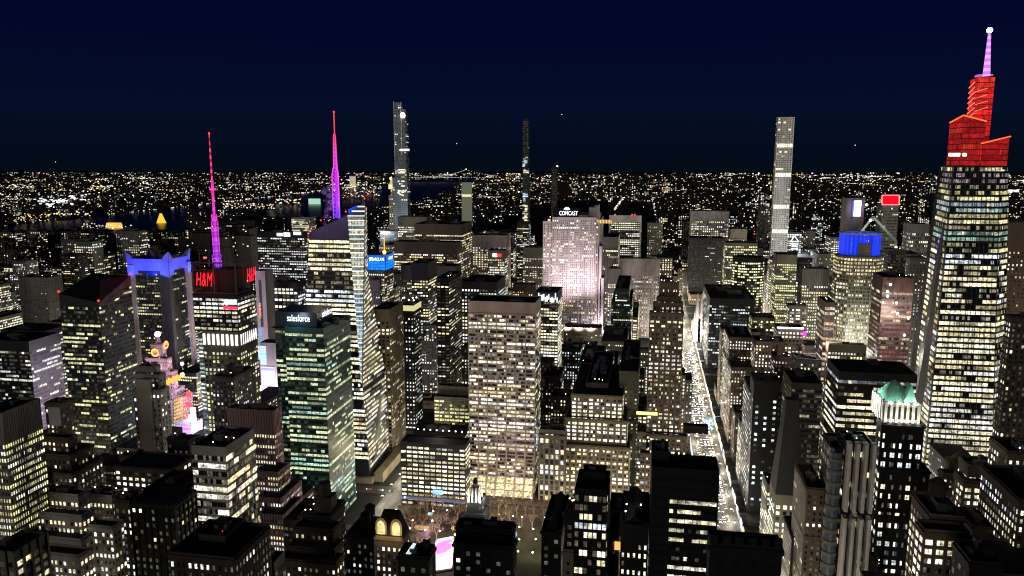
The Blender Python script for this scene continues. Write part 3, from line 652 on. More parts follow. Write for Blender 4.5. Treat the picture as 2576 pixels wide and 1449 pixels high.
# ---- centre left
T('finned_tower', 'rose-brown stepped tower ribbed with close vertical piers', [(572, 688, 1037, 480, 706), (640, 699, 1192, 466, 728), (645, 707, 1258, 455, 757), (650, 712, 1300, 445, 760)], 'pier', 1500, 'the ribbed rose tower', 'tower', clutter=3)
T('masonry_block', 'plain grey block with a steaming roof behind the ribbed rose tower', [(532, 588, 952, 590, 640)], dict(ST['masgrey'], p=.25), 1015, 'the plain grey steaming block', clutter=3, tanks=1)
T('masonry_block', 'low tan block glowing at the foot of the ribbed rose tower', [(640, 690, 1420, 300, 716)], dict(ST['glasslit'], p=.6), 1500, 'the low glowing block', clutter=2)
def green_tower():
    Y = 600
    a = at(814, 830, Y); X1, z1 = a.x, a.z; X0 = xof(716, Y, z1); Xn = xof(691, Y + 8, z1); Yb = yof(880, X1, z1)
    org = ((Xn + X1) / 2, (Y + Yb) / 2, 0); rng = random.Random(77)
    rt = empty('office_tower', org, 'teal glass office tower with white script letters on its dark roof screen', 'tower')
    mb = MB(); wallbox(mb, X0, X1, Y, Yb, 0, z1); wallbox(mb, Xn, X0, Y + 8, Yb - 2, 0, z1 - 1); mb.build('wall', WALL['teal'], rt, org)
    mb = MB(); mb.face([V(Xn, Y, z1), V(X1, Y, z1), V(X1, Yb, z1), V(Xn, Yb, z1)]); mb.build('roof', ROOF, rt, org)
    b = at(797, 820, Y + 6); sx1, sz0 = b.x, z1; szt = at(797, 787, Y + 6).z; sx0 = xof(691, Y + 6, szt); syb = yof(836, sx1, szt)
    mb = MB(); mb.box(sx0, sx1, Y + 6, syb, z1, szt); mb.build('roof_screen', wallmat('navy_screen', (.012, .025, .040), .3, .5), rt, org)
    wl = emis('white_letters', (.92, .97, 1), 2.4)
    c = at(751, 800, Y + 5.6); text_part('sign_letters', 'salesforce', rt, org, (c.x, Y + 5.6, c.z), (1, 0, 0), 5.8, wl, 20.5, 0, bold=.0, spacing=1.05)
    text_part('sign_letters', 'salesforce', rt, org, (sx1 + .4, (Y + 6 + syb) / 2 + 3, c.z + 2), (0, 1, 0), 5.8, wl, 20.5, 0, bold=.0, spacing=1.05)
    lamp('sign_glow', (c.x, Y - 3, c.z), 5000, (.7, .85, 1), 4, 'POINT', rt, org)
    for k in range(4): unit(rt, org, sx1 + 3 + k % 2 * 6, sx1 + 8 + k % 2 * 6, Y + 10 + k * 11, Y + 17 + k * 11, z1, z1 + 3)
    zz = z1 - 1
    st = dict(ST['green'])
    ov = {6: (.97, (.30, .55, .55), .55), 30: (.1, (.6, .8, .5), .8), 33: (.97, (1, .85, .35), 1.0)}
    f1 = facade(V(X0, Y, 0), V(X0, Y, zz), V(X1, Y, 0), V(X1, Y, zz), st, rng, ov)
    f2 = facade(V(X1, Y, 0), V(X1, Y, zz), V(X1, Yb, 0), V(X1, Yb, zz), dict(st, bay=5.2, p=.58), rng)
    f3 = facade(V(Xn, Y + 8, 0), V(Xn, Y + 8, zz), V(X0, Y + 8, 0), V(X0, Y + 8, zz), dict(st, p=.45, bay=7), rng)
    windows(rt, org, [f1, f2, f3], 'b', 1300)
    HERO.append((690, 882, 765, 1300, Y, [(Xn, X1, Y, Yb)], 'the teal script-lettered tower', None))
green_tower()
def spired_tower():
    Y = 700.0; rng = random.Random(12)
    TL = at(778, 585, Y); TLp = at(778, 600, Y); FL = at(874, 542, Y); FR = at(918, 506, Y + 3); FB = at(910, 985, Y)
    zp = 14.0
    BL = V(xof(745, Y, 60), Y, 0); SE0 = V(FB.x + 6, Y, 0)
    NEt = V(xof(920, Y + 42, FR.z - 6), Y + 42, FR.z - 6); NE0 = V(xof(976, Y + 64, 12), Y + 64, 0)
    NWt = V(TL.x, Y + 50, TL.z + 8); NW0 = V(BL.x, Y + 60, 0)
    org = ((BL.x + SE0.x) / 2, Y + 30, 0)
    rt = empty('spired_tower', org, 'faceted glass tower with a slanting top, a bright white facet and a violet spire', 'tower')
    mb = MB()
    E1 = V(xof(923, Y + 48, 205), Y + 48, 205); E2 = V(xof(968, Y + 60, 96), Y + 60, 96)
    mb.face([BL, SE0, FB, FL, TL]); mb.face([SE0, NE0, E2, FB]); mb.face([FB, E2, E1]); mb.face([FB, E1, FR]); mb.face([E1, NEt, FR]); mb.face([NE0, NW0, NWt, NEt, E1, E2]); mb.face([NW0, BL, TL, NWt])
    mb.build('wall', WALL['glass'], rt, org)
    mb = MB(); mb.face([FB, FR, FL]); mb.build('facet', WALL['blueglass'], rt, org)
    mb = MB(); z_ = lambda p, d: p + V(0, 0, d)
    mb.face([z_(TL, -3), z_(FL, -3), z_(FR, -3), z_(NEt, -6), z_(NWt, -6)]); mb.build('roof', wallmat('screen_roof', (.12, .10, .13), .6), rt, org)
    # main glazing: stops below the sloping screen wall
    P1, P2 = TLp, V(FL.x, Y, FL.z - 2)
    zt = at(778, 600, Y).z
    st = dict(ST['glasslit'], fh=4.45, bay=7.0, n=3, ph=.58, p=.88, sp=.5, s=1.25)
    ov = {0: (1, (1, .9, .5), 1.1), 1: (1, (1, .9, .5), 1.1), 2: (1, (1, .88, .5), 1.1), 3: (.3, (1, .8, .5), .6), 7: (.15, (1, .8, .5), .6), 9: (.2, (1, .8, .5), .5), 10: (.2, (1, .8, .5), .5)}
    f1 = facade(V(BL.x, Y, 20), V(TLp.x, Y, zt), V(SE0.x, Y, 20), V(FL.x + (FB.x - FL.x) * (FL.z - zt) / (FL.z - FB.z), Y, zt), st, rng, ov)
    # two short stepped lit storeys under the slope
    for (pl, pr, pt, pb) in ((827, 873, 587, 594), (849, 873, 574, 583)):
        A = at(pl, pb, Y); B = at(pr, pb, Y); C_ = at(pr, pt, Y)
        n = 7
        for i in range(n): f1.append((-1 if pt > 580 else -2, [V(lerp(A.x, B.x, (i + .06) / n), Y - .12, A.z), V(lerp(A.x, B.x, (i + .94) / n), Y - .12, A.z), V(lerp(A.x, B.x, (i + .94) / n), Y - .12, C_.z), V(lerp(A.x, B.x, (i + .06) / n), Y - .12, C_.z)], (1, .9, .55)))
    e1 = dict(ST['glasslit'], fh=4.45, bay=4.6, n=2, ph=.52, p=.72, sp=8, s=.85)
    f2 = facade(SE0 + V(0, 0, 12), V(FB.x, Y, FB.z), V(NE0.x, NE0.y, 12), NEt, e1, rng, ztop=FR.z - 3, proud=1.0)
    e1['sp'] = .5
    S2 = lerp(SE0, FB, .9)
    f2 = facade(SE0 + V(0, 0, 12), FB, V(NE0.x, NE0.y, 12), V(E2.x, E2.y, FB.z), e1, rng, proud=1.0)
    f2 += facade(FB, lerp(FB, FR, (E1.z - FB.z) / (FR.z - FB.z)), V(E2.x, E2.y, FB.z), E1, e1, rng, proud=1.0)
    f2 += facade(lerp(FB, FR, (E1.z - FB.z) / (FR.z - FB.z)), V(FR.x, FR.y, NEt.z), E1, NEt, e1, rng, proud=1.0)
    windows(rt, org, [f1, f2], 'b', 1240)
    # crystal facet: bright white line at each storey and warm glazing between
    fm, fw = [], []
    nfl = int((FL.z - FB.z) / 4.45); nn = (FR - FL).cross(V(0, 0, 1)); nn = V(-nn.x, -nn.y, 0) if nn.y > 0 else V(nn.x, nn.y, 0)
    nn = nn.normalized() * .25
    tops = int((FR.z - FB.z) / 4.45)
    for k in range(1, tops):
        z = FB.z + k * 4.45
        if z < FL.z: A = lerp(FB, FL, (z - FB.z) / (FL.z - FB.z))
        else: A = lerp(FL, FR, (z - FL.z) / (FR.z - FL.z))
        B = lerp(FB, FR, (z - FB.z) / (FR.z - FB.z))
        if (B - A).length < .6: continue
        b_ = rng.uniform(.7, 1.5); c = (.80 * b_, .93 * b_, .97 * b_)
        fm.append((k, [A + nn, B + nn, B + nn + V(0, 0, 1.15), A + nn + V(0, 0, 1.15)], c))
        n = max(1, round((B - A).length / 3.2)); dim = .55 if rng.random() < .7 else .2
        if z > FL.z - 4: continue
        for i in range(n):
            q = rng.uniform(.6, 1.2) * dim; tcol = (1, .92, .62) if z > 190 else (.62, .78, .85)
            fw.append((1000 + k, [lerp(A, B, (i + .08) / n) + nn + V(0, 0, 1.3), lerp(A, B, (i + .92) / n) + nn + V(0, 0, 1.3), lerp(A, B, (i + .92) / n) + nn + V(0, 0, 4.2), lerp(A, B, (i + .08) / n) + nn + V(0, 0, 4.2)], tuple(v * q for v in tcol)))
    windows(rt, org, [fm], 'b', 1240, LED); windows(rt, org, [fw], 'b', 1240)
    mb = MB(); q0 = V(0, -.3, 0); mb.face([V(TLp.x, Y, zt) + q0, V(FL.x + (FB.x - FL.x) * (FL.z - zt) / (FL.z - FB.z), Y, zt) + q0, FL + q0, TL + q0]); mb.build('roof_screen', wallmat('screen_roof', (.12, .10, .13), .6), rt, org)
    lamp('spire_and_fill_glow', (FL.x - 6, Y - 16, FL.z + 4), 5000, (.45, .22, 1), 4, 'POINT', rt, org); lamp('spire_and_fill_glow', (TL.x + 8, Y - 14, TL.z + 6), 2000, (.45, .3, 1), 4, 'POINT', rt, org)  # added unseen lamps before the front, turning the roof screen violet
    # podium
    a = at(928, 1205, Y - 6); mb = MB(); mb.box(BL.x, a.x + 3, Y - 5, Y + 80, 0, a.z, bottom=False); mb.box(a.x + 3, a.x + 12, Y + 2, Y + 86, 0, a.z + 4); mb.build('podium', WALL['tan'], rt, org)
    f3 = facade(V(BL.x, Y - 5, 0), V(BL.x, Y - 5, a.z), V(a.x + 3, Y - 5, 0), V(a.x + 3, Y - 5, a.z), dict(ST['glasslit'], fh=7, bay=5, ph=.8, p=1, rc=0, sp=1, pal='w', s=1.4), rng, solid=True, proud=.4)
    f4 = facade(V(a.x + 12, Y + 2, 0), V(a.x + 12, Y + 2, a.z + 3), V(a.x + 12, Y + 86, 0), V(a.x + 12, Y + 86, a.z + 3), dict(ST['glasslit'], fh=8, bay=6, ph=.85, p=1, rc=0, sp=1, pal='o', s=1.5), rng, solid=True, proud=.4)
    windows(rt, org, [f3, f4], 'b', 1260)
    # spire: tapering lattice of light
    sy = Y + 22; b0 = at(849.5, 549, sy); zt_ = at(843, 284, sy).z; sx_ = b0.x; z0 = b0.z
    def sc(t):
        c = [(0, (.24, .05, 1.0)), (.15, (.50, .05, 1.0)), (.45, (.85, .05, .80)), (.62, (1, .05, .50)), (.75, (1, .04, .16)), (1, (1, .05, .04))]
        for (a_, ca), (b_, cb) in zip(c, c[1:]):
            if t <= b_: u = (t - a_) / (b_ - a_); return tuple(ca[i] * (1 - u) + cb[i] * u for i in range(3))
        return c[-1][1]
    mb = MB(); n = 26
    def rad(t): return 3.9 if t < .42 else lerp(3.9, 2.0, (t - .42) / .08) if t < .5 else lerp(2.0, 1.1, (t - .5) / .3) if t < .8 else .35
    for i in range(n):
        t0, t1 = i / n, (i + 1) / n; r0, r1 = rad(t0), rad(t1); za, zb = lerp(z0, zt_, t0), lerp(z0, zt_, t1); c = sc(t0)
        if t0 >= .79:
            mb.cyl(sx_, sy, za, zb, .55, .5, 6, 0, tuple(v * 1.25 for v in c)); continue
        A = [V(sx_ + r0 * math.cos(a_), sy + r0 * math.sin(a_), za) for a_ in (R(200), R(320), R(80))]
        B = [V(sx_ + r1 * math.cos(a_), sy + r1 * math.sin(a_), zb) for a_ in (R(200), R(320), R(80))]
        for j in range(3):
            mb.bar(A[j], B[j], .75, 0, tuple(v * 1.3 for v in c)); k = (j + 1) % 3 if i % 2 else (j + 2) % 3
            mb.bar(A[j], B[k], .5, 0, tuple(v * .9 for v in c)); mb.bar(B[j], B[(j + 1) % 3], .4, 0, c)
        mb.cyl(sx_, sy, za, zb, r0 * .35, r1 * .35, 6, 0, tuple(v * .55 for v in c))
    mb.build('spire', LED, rt, org)
    beacon(rt, org, (sx_, sy, zt_ + 1), .8, s=5)
    for px_, py_ in ((779, 585), (807, 558), (870, 536), (917, 503)):
        g = at(px_, py_ - 1, Y + 1); beacon(rt, org, g + V(0, 0, 1), .8, s=3)
    lamp('spire_and_fill_glow', (sx_ + 3, sy - 8, z0 + 14), 30000, (.42, .14, 1), 4, 'POINT', rt, org)
    lamp('spire_and_fill_glow', (sx_ + 22, sy + 6, z0 + 20), 22000, (.42, .2, 1), 4, 'POINT', rt, org)
    mb = MB()
    for k in range(5):
        g = at(878 + k * 5, 531 - k * 2.2, Y + 18); mb.box(g.x - .4, g.x + .4, g.y, g.y + 1, g.z - 2, g.z + 2)
    mb.build('blue_marker', emis('blue_marker', (.02, .12, 1), 1), rt, org)
    HERO.append((757, 978, 500, 1240, Y, [(BL.x, NE0.x, Y, Y + 70)], 'the violet-spired tower', None))
    # steam from the roof
    m, nn_, l = newmat('steam'); o = nn_.new('ShaderNodeOutputMaterial'); vv = nn_.new('ShaderNodeVolumePrincipled')
    vv.inputs['Color'].default_value = (.85, .82, .95, 1); no = nn_.new('ShaderNodeTexNoise'); no.inputs['Scale'].default_value = .16; no.inputs['Detail'].default_value = 4
    g_ = nn_.new('ShaderNodeNewGeometry'); rm = nn_.new('ShaderNodeMapRange'); rm.inputs['From Min'].default_value = .44; rm.inputs['From Max'].default_value = .7; rm.inputs['To Max'].default_value = .22
    l.new(g_.outputs['Position'], no.inputs['Vector']); l.new(no.outputs['Fac'], rm.inputs['Value']); l.new(rm.outputs[0], vv.inputs['Density']); l.new(vv.outputs[0], o.inputs['Volume'])
    mb = MB(); path = [(820, 562, 2.6), (822, 545, 3.2), (824, 532, 3.6), (829, 520, 4.4), (833, 508, 5.4), (826, 496, 5.6), (820, 484, 5.0), (828, 476, 4.0)]
    for (px_, py_, r_) in path: mb.ball(at(px_, py_, Y + 30), r_ * 1.15, 10)
    st_ = mb.build('steam', m); tag(st_, 'violet-lit steam rising from the slanting roof beside the spire', 'steam', kind='stuff')
spired_tower()
# ---- behind the spired tower
T('office_tower', 'broad dark office tower with two white rooftop signs left of the slanting roof', [(646, 765, 586, 1180, 773)], dict(ST['offdk'], p=.45, wall='black', fh=4.2, bay=4, pal='c', sp=8), 690, 'the broad tower with white rooftop signs', clutter=2)
def roof_sign(px, py, Y, w, h, c, host, label=None):
    g = at(px, py, Y); root, org = host; mb = MB(); mb.box(g.x - w / 2, g.x + w / 2, Y - .8, Y - .2, g.z - h / 2, g.z + h / 2, bottom=True); return mb.build('roof_sign', emis('sign_%d_%d' % (px, py), c, 1), root, org)
lst = [o for o in COL.objects if o.get('label', '').startswith('broad dark office tower')][0]
for a_ in ((704, 590, 10, 5), (722, 590, 11, 6.5), (748, 587, 13, 5)): roof_sign(a_[0], a_[1], 1179, a_[2], a_[3], (1.6, 1.7, 1.8), (lst, tuple(lst.location)))
T('office_tower', 'low white-topped block against the river behind the white-signed tower', [(733, 777, 548, 1900, -40)], dict(ST['off'], p=.5, wall='grey'), 578, 'the white-topped block', clutter=1)
T('office_tower', 'dark gridded office block with square lit bays left of the violet-spired tower', [(688, 748, 712, 960, 766)], dict(ST['off'], wall='black', p=.62, bay=5.5, pw=.8, ph=.6, fh=4.8, pal='c', sp=7), 775, 'the dark gridded block', clutter=2)
T('office_tower', 'slim white-windowed block behind the pink pylon', [(671, 690, 745, 1010, -20)], dict(ST['masgrey'], p=.6, pal='c'), 1000, 'the slim white-windowed block')
def blue_box_tower():
    Y = 1090; rt, o_, bx = T('office_tower', 'office tower crowned by a bright blue lit box with white letters', [(922, 967, 680, Y, 990)], dict(ST['offlit'], p=.6, pal='o', wall='grey'), 775, 'the blue-boxed tower', 'tower', clutter=0)
    x0, x1, y0, y1, z = bx[0]; zt = at(969, 642, Y).z
    x1b = xof(969, Y, zt); yb = yof(989, x1b, zt)
    pts = [((x0, Y - .6), (x1b, Y - .6)), ((x1b + .6, Y), (x1b + .6, yb))]
    mb = MB(); mb.box(x0, x1b + .2, Y - .2, yb, z - 1, zt); mb.build('crown_box', wallmat('blue_panel_back', (.01, .05, .25), .4), rt, o_)
    mb = MB(); rg = random.Random(3)
    for fi, (a, b) in enumerate(pts):
        nx, nz = (8, 5) if fi == 0 else (5, 5)
        for i in range(nx):
            for j in range(nz):
                t0, t1 = (i + .05) / nx, (i + .95) / nx; za, zb_ = lerp(z, zt, (j + .06) / nz), lerp(z, zt, (j + .94) / nz)
                q = rg.uniform(.8, 1.2) * (1.1 if j < 3 else .62); c = (.004 * q, .22 * q, .95 * q)
                mb.face([(lerp(a[0], b[0], t0), lerp(a[1], b[1], t0), za), (lerp(a[0], b[0], t1), lerp(a[1], b[1], t1), za), (lerp(a[0], b[0], t1), lerp(a[1], b[1], t1), zb_), (lerp(a[0], b[0], t0), lerp(a[1], b[1], t0), zb_)], 0, c)
    mb.build('light_panels', LED, rt, o_)
    wl = emis('white_letters', (.92, .97, 1), 2.4); c = at(949, 652, Y - 1)
    text_part('sign_letters', 'BARCLAYS', rt, o_, (c.x + 1.5, Y - 1, c.z), (1, 0, 0), 4.6, wl, 19, bold=.0)
    text_part('sign_letters', 'BARCLAYS', rt, o_, (x1b + 1.0, (Y + yb) / 2 + 2, c.z), (0, 1, 0), 4.6, wl, 19, bold=.0)
    e_ = at(932, 652, Y - 1); mb = MB(); mb.face([(e_.x - 1.5, Y - 1, e_.z - 3), (e_.x + 3.5 - 1.5, Y - 1, e_.z - 1), (e_.x + 2.8, Y - 1, e_.z + 2.2), (e_.x + 1, Y - 1, e_.z + 3.2), (e_.x - 2.4, Y - 1, e_.z + 2.2)]); mb.build('sign_emblem', wl, rt, o_)
    g = at(967, 636, Y + 14); t_ = at(966.5, 590, Y + 14); mb = MB(); mb.bar(g, t_, 1.8, 0, (1.3, .55, .10), .9); mb.ball(g + V(0, 0, 1), 3.2, 8, 0, (1.4, .9, .35)); mb.build('antenna', LED, rt, o_)
blue_box_tower()
T('masonry_tower', 'small grey tower with a blank top in front of the blue-boxed tower', [(926, 955, 706, 960, 960)], dict(ST['masgrey'], p=.12, sp=10), 790, 'the small blank-topped grey tower')
T('finned_tower', 'slim beige tower with tall light piers beside the violet-spired tower', [(936, 979, 781, 770, 1012)], dict(ST['pierlt'], p=.34), 1150, 'the slim beige-piered tower', 'tower', clutter=2)
T('office_tower', 'dark tower of small square lights with a bright yellow roof ledge', [(1009, 1040, 770, 860, 1058)], dict(ST['blackm'], p=.55, bay=4.2, pw=.42, ph=.42, fh=4.6, sp=9, pal='c', s=1.2), 1110, 'the square-lit tower with the yellow ledge', 'tower', clutter=2)
def ledge():
    Y = 860; o = [q for q in COL.objects if q.get('label', '').startswith('dark tower of small square')][0]; org = tuple(o.location)
    a = at(1040, 770, Y); x0 = xof(1009, Y, a.z); yb = yof(1058, a.x, a.z)
    mb = MB(); mb.box(x0, a.x + 1, Y - .8, Y - .1, a.z - 6, a.z + .5); mb.box(a.x + .1, a.x + .8, Y, yb, a.z - 6, a.z + .5); mb.build('lit_ledge', emis('ledge_yellow', (.62, .58, .24), 1), o, org)
    mb = MB(); rg = random.Random(5)
    for k in range(5): mb.ball((lerp(x0, a.x, rg.random()), Y + rg.uniform(4, 20), a.z + rg.uniform(3, 8)), .9, 6)
    mb.build('roof_lights', emis('lamp_white', (1, .98, .92), 5), o, org)
    b = at(1012, 1110, Y - 2); c = at(1046, 1075, Y - 2); mb = MB()
    for k in range(4): mb.box(lerp(b.x, c.x, k / 4) + .5, lerp(b.x, c.x, (k + 1) / 4) - .8, Y - 1.6, Y - 1.2, max(1, b.z), c.z)
    mb.build('lobby_glazing', emis('lobby_white', (1, .96, .85), 1.2), o, org)
ledge()
T('masonry_tower', 'mid-grey stone tower with scattered white windows right of the square-lit tower', [(1066, 1098, 820, 985, 1112), (1060, 1098, 860, 980, 1114)], dict(ST['masgrey'], p=.36, pal='c'), 1000, 'the mid-grey scattered-window tower')
T('office_tower', 'bronze tower with two large lit rooms near its top', [(1034, 1076, 664, 985, 1098)], dict(ST['off'], wall='black', bay=3.6, p=.34, pal='w', sp=22), 830, 'the bronze tower with two lit rooms', over={0: (.75, (1, .85, .45), 1.2), 1: (.7, (1, .85, .45), 1.2), 2: (.6, (1, .85, .45), 1.1)})
T('office_tower', 'broad tower with pale piers across its blank top storey', [(1009, 1146, 672, 1150, 1160)], dict(ST['offpier'], p=.45, pal='w', sp=22), 790, 'the broad pale-piered top')
T('office_tower', 'black slab tower with a grid of pale mullions on its right side', [(1098, 1129, 702, 900, 1159)], dict(ST['offdk'], p=.26, bay=5.5, fin=(5.5, .7, .5), pal='w'), 960, 'the black slab with the mullioned side', 'tower')
T('office_tower', 'wide dark-roofed office tower with three rows of warm windows', [(991, 1150, 612, 1340, 1162)], dict(ST['off'], wall='bronze', p=.55, pal='o', sp=20, fh=4.6), 680, 'the wide dark-roofed tower')
T('office_tower', 'brown wide tower with one long bright storey high up behind the dark-roofed one', [(1042, 1163, 566, 1520, 1187)], dict(ST['off'], wall='bronze', p=.40, pal='w', sp=20, fh=5), 700, 'the brown wide tower', over={0: (.95, (1, .85, .5), 1.1), 2: (.95, (1, .85, .5), 1.1)})
T('office_tower', 'low wide tower with a ribbed plant floor at the foot of the tallest sliver tower', [(1000, 1074, 547, 1690, -40)], dict(ST['off'], wall='grey', p=.6, sp=16, fh=5), 600, 'the ribbed plant-floor block')
T('office_tower', 'grey-topped office tower with blind upper panels and warm rows below', [(1189, 1273, 594, 1480, 1284)], dict(ST['offpier'], p=.60, pal='w', sp=22, fin=(5.5, 1, .8), wall='pinkstone', fh=4.6), 700, 'the grey-panelled tower')
r_, o_, bx = T('office_tower', 'squat office tower carrying a small white and red rooftop sign', [(1227, 1269, 632, 1340, 1277)], dict(ST['offlit'], p=.68, pal='w', sp=14, fh=4.5), 705, 'the white-and-red-signed tower')
roof_sign(1245, 642, 1339, 8, 6, (1.8, 1.9, 1.9), (r_, o_)); roof_sign(1255, 642, 1339, 9, 5.5, (1.3, .05, .06), (r_, o_))
T('office_tower', 'black-roofed slab with two white roof lamps left of the beige grid tower', [(1161, 1250, 712, 1050, 1272)], dict(ST['off'], wall='black', bay=4.2, pw=.62, ph=.5, fh=5.0, p=.8, pal='w', sp=9), 760, 'the black-roofed slab', clutter=1)
T('office_tower', 'brown banded tower between the black-roofed slab and the floodlit slab', [(1290, 1346, 718, 1180, 1350)], dict(ST['masbrown'], p=.5, sp=10), 760, 'the brown banded tower')
T('office_tower', 'dark tower of bright rows left of the floodlit stone slab', [(1316, 1366, 625, 1400, 1372)], dict(ST['offpier'], p=.6, pal='w', sp=18, fin=(5.5, 1, .8)), 790, 'the bright-rowed tower left of the floodlit slab')
T('office_tower', 'slim dark tower behind the bright-rowed one', [(1300, 1330, 560, 1660, -30)], dict(ST['offdk'], p=.3, pal='c'), 700, 'the slim dark tower')
# the beige grid tower with its curved foot
def grid_tower():
    r_, o_, bx = T('office_tower', 'large beige gridded office tower with a blank band at its top, facing the park', [(1178, 1347, 765, 702, 1361)], dict(ST['grace'], sides=False), 1275, 'the beige gridded tower', 'tower', clutter=1)
    x0, x1, y0, y1, z = bx[0]
    mb = MB()                                             # piers and spandrels of the grid; the last storeys curve outwards
    n = round((x1 - x0) / 9.2)
    for k in range(n + 1):
        x = lerp(x0, x1, k / n); mb.box(x - .45, x + .45, y0 - .7, y0, 0, z - 10.5)
    nf = int((z - 11) / 3.75)
    for f in range(nf + 1):
        zz = z - 11 - f * 3.75; mb.box(x0, x1, y0 - .6, y0, zz - .75, zz + .65)
    mb.build('facade_grid', WALL['beige'], r_, o_)
    mb = MB(); N = 10
    for k in range(n + 1):                                # curved legs at the foot
        x = lerp(x0, x1, k / n)
        for i in range(N):
            t0, t1 = i / N, (i + 1) / N; mb.bar((x, y0 - .6 - 16 * (1 - t0) ** 2.4, 48 * t0), (x, y0 - .6 - 16 * (1 - t1) ** 2.4, 48 * t1), 1.5)
    mb.build('curved_pier', WALL['beige'], r_, o_)
    mb = MB(); rg = random.Random(8)
    for f in range(3):
        for k in range(n):
            if True:
                zz = 1.5 + f * 5.4; d = 16 * max(0, 1 - zz / 48) ** 2.4 + .2; d2 = 16 * max(0, 1 - (zz + 4.6) / 48) ** 2.4 + .2
                xa, xb = lerp(x0, x1, (k + .1) / n), lerp(x0, x1, (k + .9) / n); q = rg.uniform(.6, 1.3); c = (q, .82 * q, .45 * q)
                mb.face([(xa, y0 - d, zz), (xb, y0 - d, zz), (xb, y0 - d2, zz + 4.6), (xa, y0 - d2, zz + 4.6)], 0, c)
    mb.build('lobby_window_band', PANE, r_, o_)
    mb = MB()
    for k in range(16):                                   # diagonal lattice of the narrow side
        y = lerp(y0, y1, (k % 4 + .5) / 4); mb.box(x1 + .0, x1 + .5, y - .4, y + .4, 0, z - 11)
    mb.build('side_mullions', WALL['beige'], r_, o_)
grid_tower()
T('office_block', 'pale banded block with a blank upper box left of the beige gridded tower', [(1101, 1180, 976, 792, 1186), (1092, 1182, 1004, 782, 1188)], dict(ST['offlit'], wall='olive', p=.72, bay=5.5, n=2, pw=.9, ph=.5, fh=4.2, sp=16, pal='y', s=.85), 1095, 'the pale banded block', clutter=3, over={9: (.95, (.45, .75, .7), .8)})
r_, o_, bx = T('office_block', 'wide gridded block full of lit rooms with a white-lamped roof terrace by the park', [(1040, 1160, 1096, 690, 1176), (1007, 1170, 1124, 655, 1182)], dict(ST['glasslit'], wall='black', bay=5.6, n=1, pw=.80, ph=.50, fh=4.2, p=.86, rc=.3, sp=6, pal='w', s=1.2), 1270, 'the wide lit park-side block', clutter=4)
x0, x1, y0, y1, z = bx[1]
mb = MB()
for k in range(9): mb.ball((lerp(x0 + 8, x1 - 4, k / 8), y0 + 30, z + 3), .65, 6)
mb.build('terrace_lights', emis('lamp_white', (1, .98, .92), 5), r_, o_)
mb = MB(); mb.box(x0 - .5, x1 + .5, y0 - 1.2, y0 - .4, 7, 9.5); mb.build('blue_fascia', emis('fascia_blue', (.16, .17, .34), .8), r_, o_)
g = at(1100, 1238, 653); mb = MB(); mb.box(g.x - 4, g.x + 5, 652, 653.5, g.z - 2, g.z + 2); mb.build('screen', emis('scr_cyan', (.3, .7, 1.6), 1.4), r_, o_)
lamp('terrace_glow', ((x0 + x1) / 2, y0 + 22, z + 9), 9000, (1, .95, .85), 5)

# ---- centre: floodlit slab
def flood_slab():
    Y = 1285
    r_, o_, bx = T('floodlit_slab', 'broad pale stone slab washed with pink floodlight, white letters on its roof',
       [(1390, 1500, 549, Y, 1512), (1367, 1505, 560, Y + 4, 1518)],
       dict(ST['rock'], p=.34), 850, 'the pink floodlit slab', 'tower', clutter=0, seed=3)
    x0, x1, y0, y1, z = bx[0]
    # stepped east wing
    mb = MB()
    for (l, r, t, dy) in ((1456, 1482, 541, 10), (1482, 1504, 522, 16), (1496, 1505, 517, 18)):
        a = at(r, t, Y + dy); xl = xof(l, Y + dy, a.z); mb.box(xl, a.x, Y + dy, Y + 60, 0, a.z)
    for (r, t, w) in ((1508, 560, 2.5), (1514, 620, 3), (1519, 700, 3)):
        a = at(r, t, Y + 8); mb.box(a.x - 6, a.x, Y + 8, Y + 50, 0, a.z)
    mb.build('stepped_wing', WALL['pinkstone'], r_, o_)
    a = at(1455, 524, Y + 14); xl = xof(1392, Y + 14, a.z); mb = MB(); mb.box(xl, a.x, Y + 14, Y + 46, z - 1, a.z); mb.build('sign_screen', WALL['black'], r_, o_)
    wl = emis('white_letters', (.92, .97, 1), 2.4); c = at(1430, 535, Y + 12)
    text_part('sign_letters', 'COMCAST', r_, o_, (c.x, Y + 13.5, c.z - 1), (1, 0, 0), 7.0, wl, 31, bold=.0, spacing=1.1)
    mb = MB(); e_ = at(1426, 525, Y + 13)
    for k in range(5):
        t = R(20 + k * 35); mb.bar((e_.x, Y + 13, e_.z - 2), (e_.x + 5 * math.cos(t), Y + 13, e_.z - 2 + 4.5 * math.sin(t)), .6, w2=1.9)
    mb.build('sign_emblem', wl, r_, o_)
    mb = MB(); rg = random.Random(2)
    for k in range(16):
        xx = lerp(x0 - 9, x0 + 1, k / 16) if k < 6 else lerp(x1 + 1, x1 + 26, (k - 6) / 10)
        mb.box(xx, xx + 1.3, Y + 8, Y + 9, z - 9, z - 3, 0, (1, .68, .25))
    o = mb.build('window', LED, r_, o_); o['kind'] = 'stuff'
    X0, X1 = bx[-1][0], bx[-1][1]
    for k in range(5):
        x = lerp(X0 + 10, X1 - 6, k / 4)
        lamp('facade_floodlight', (x, Y - 75, 42), 3.2e5, (1.0, .84, .90), 4, 'SPOT', r_, o_, (x + 6, Y, 165), R(72), .8)
    lamp('facade_floodlight', (X1 + 20, Y - 60, 60), 2.8e5, (.97, .76, .98), 4, 'SPOT', r_, o_, (X1 - 8, Y, 150), R(60), .9)
    mb = MB()
    for k in range(3): mb.ball(at(1519, 834 + k * 5, Y - 12), 2.2 - k * .3, 8)
    mb.build('floodlight', emis('flood_pink', (1, .8, .95), 5), r_, o_)
flood_slab()
lamp('plaza_glow', at(1520, 830, 1268), 90000, (1, .85, .95), 6)
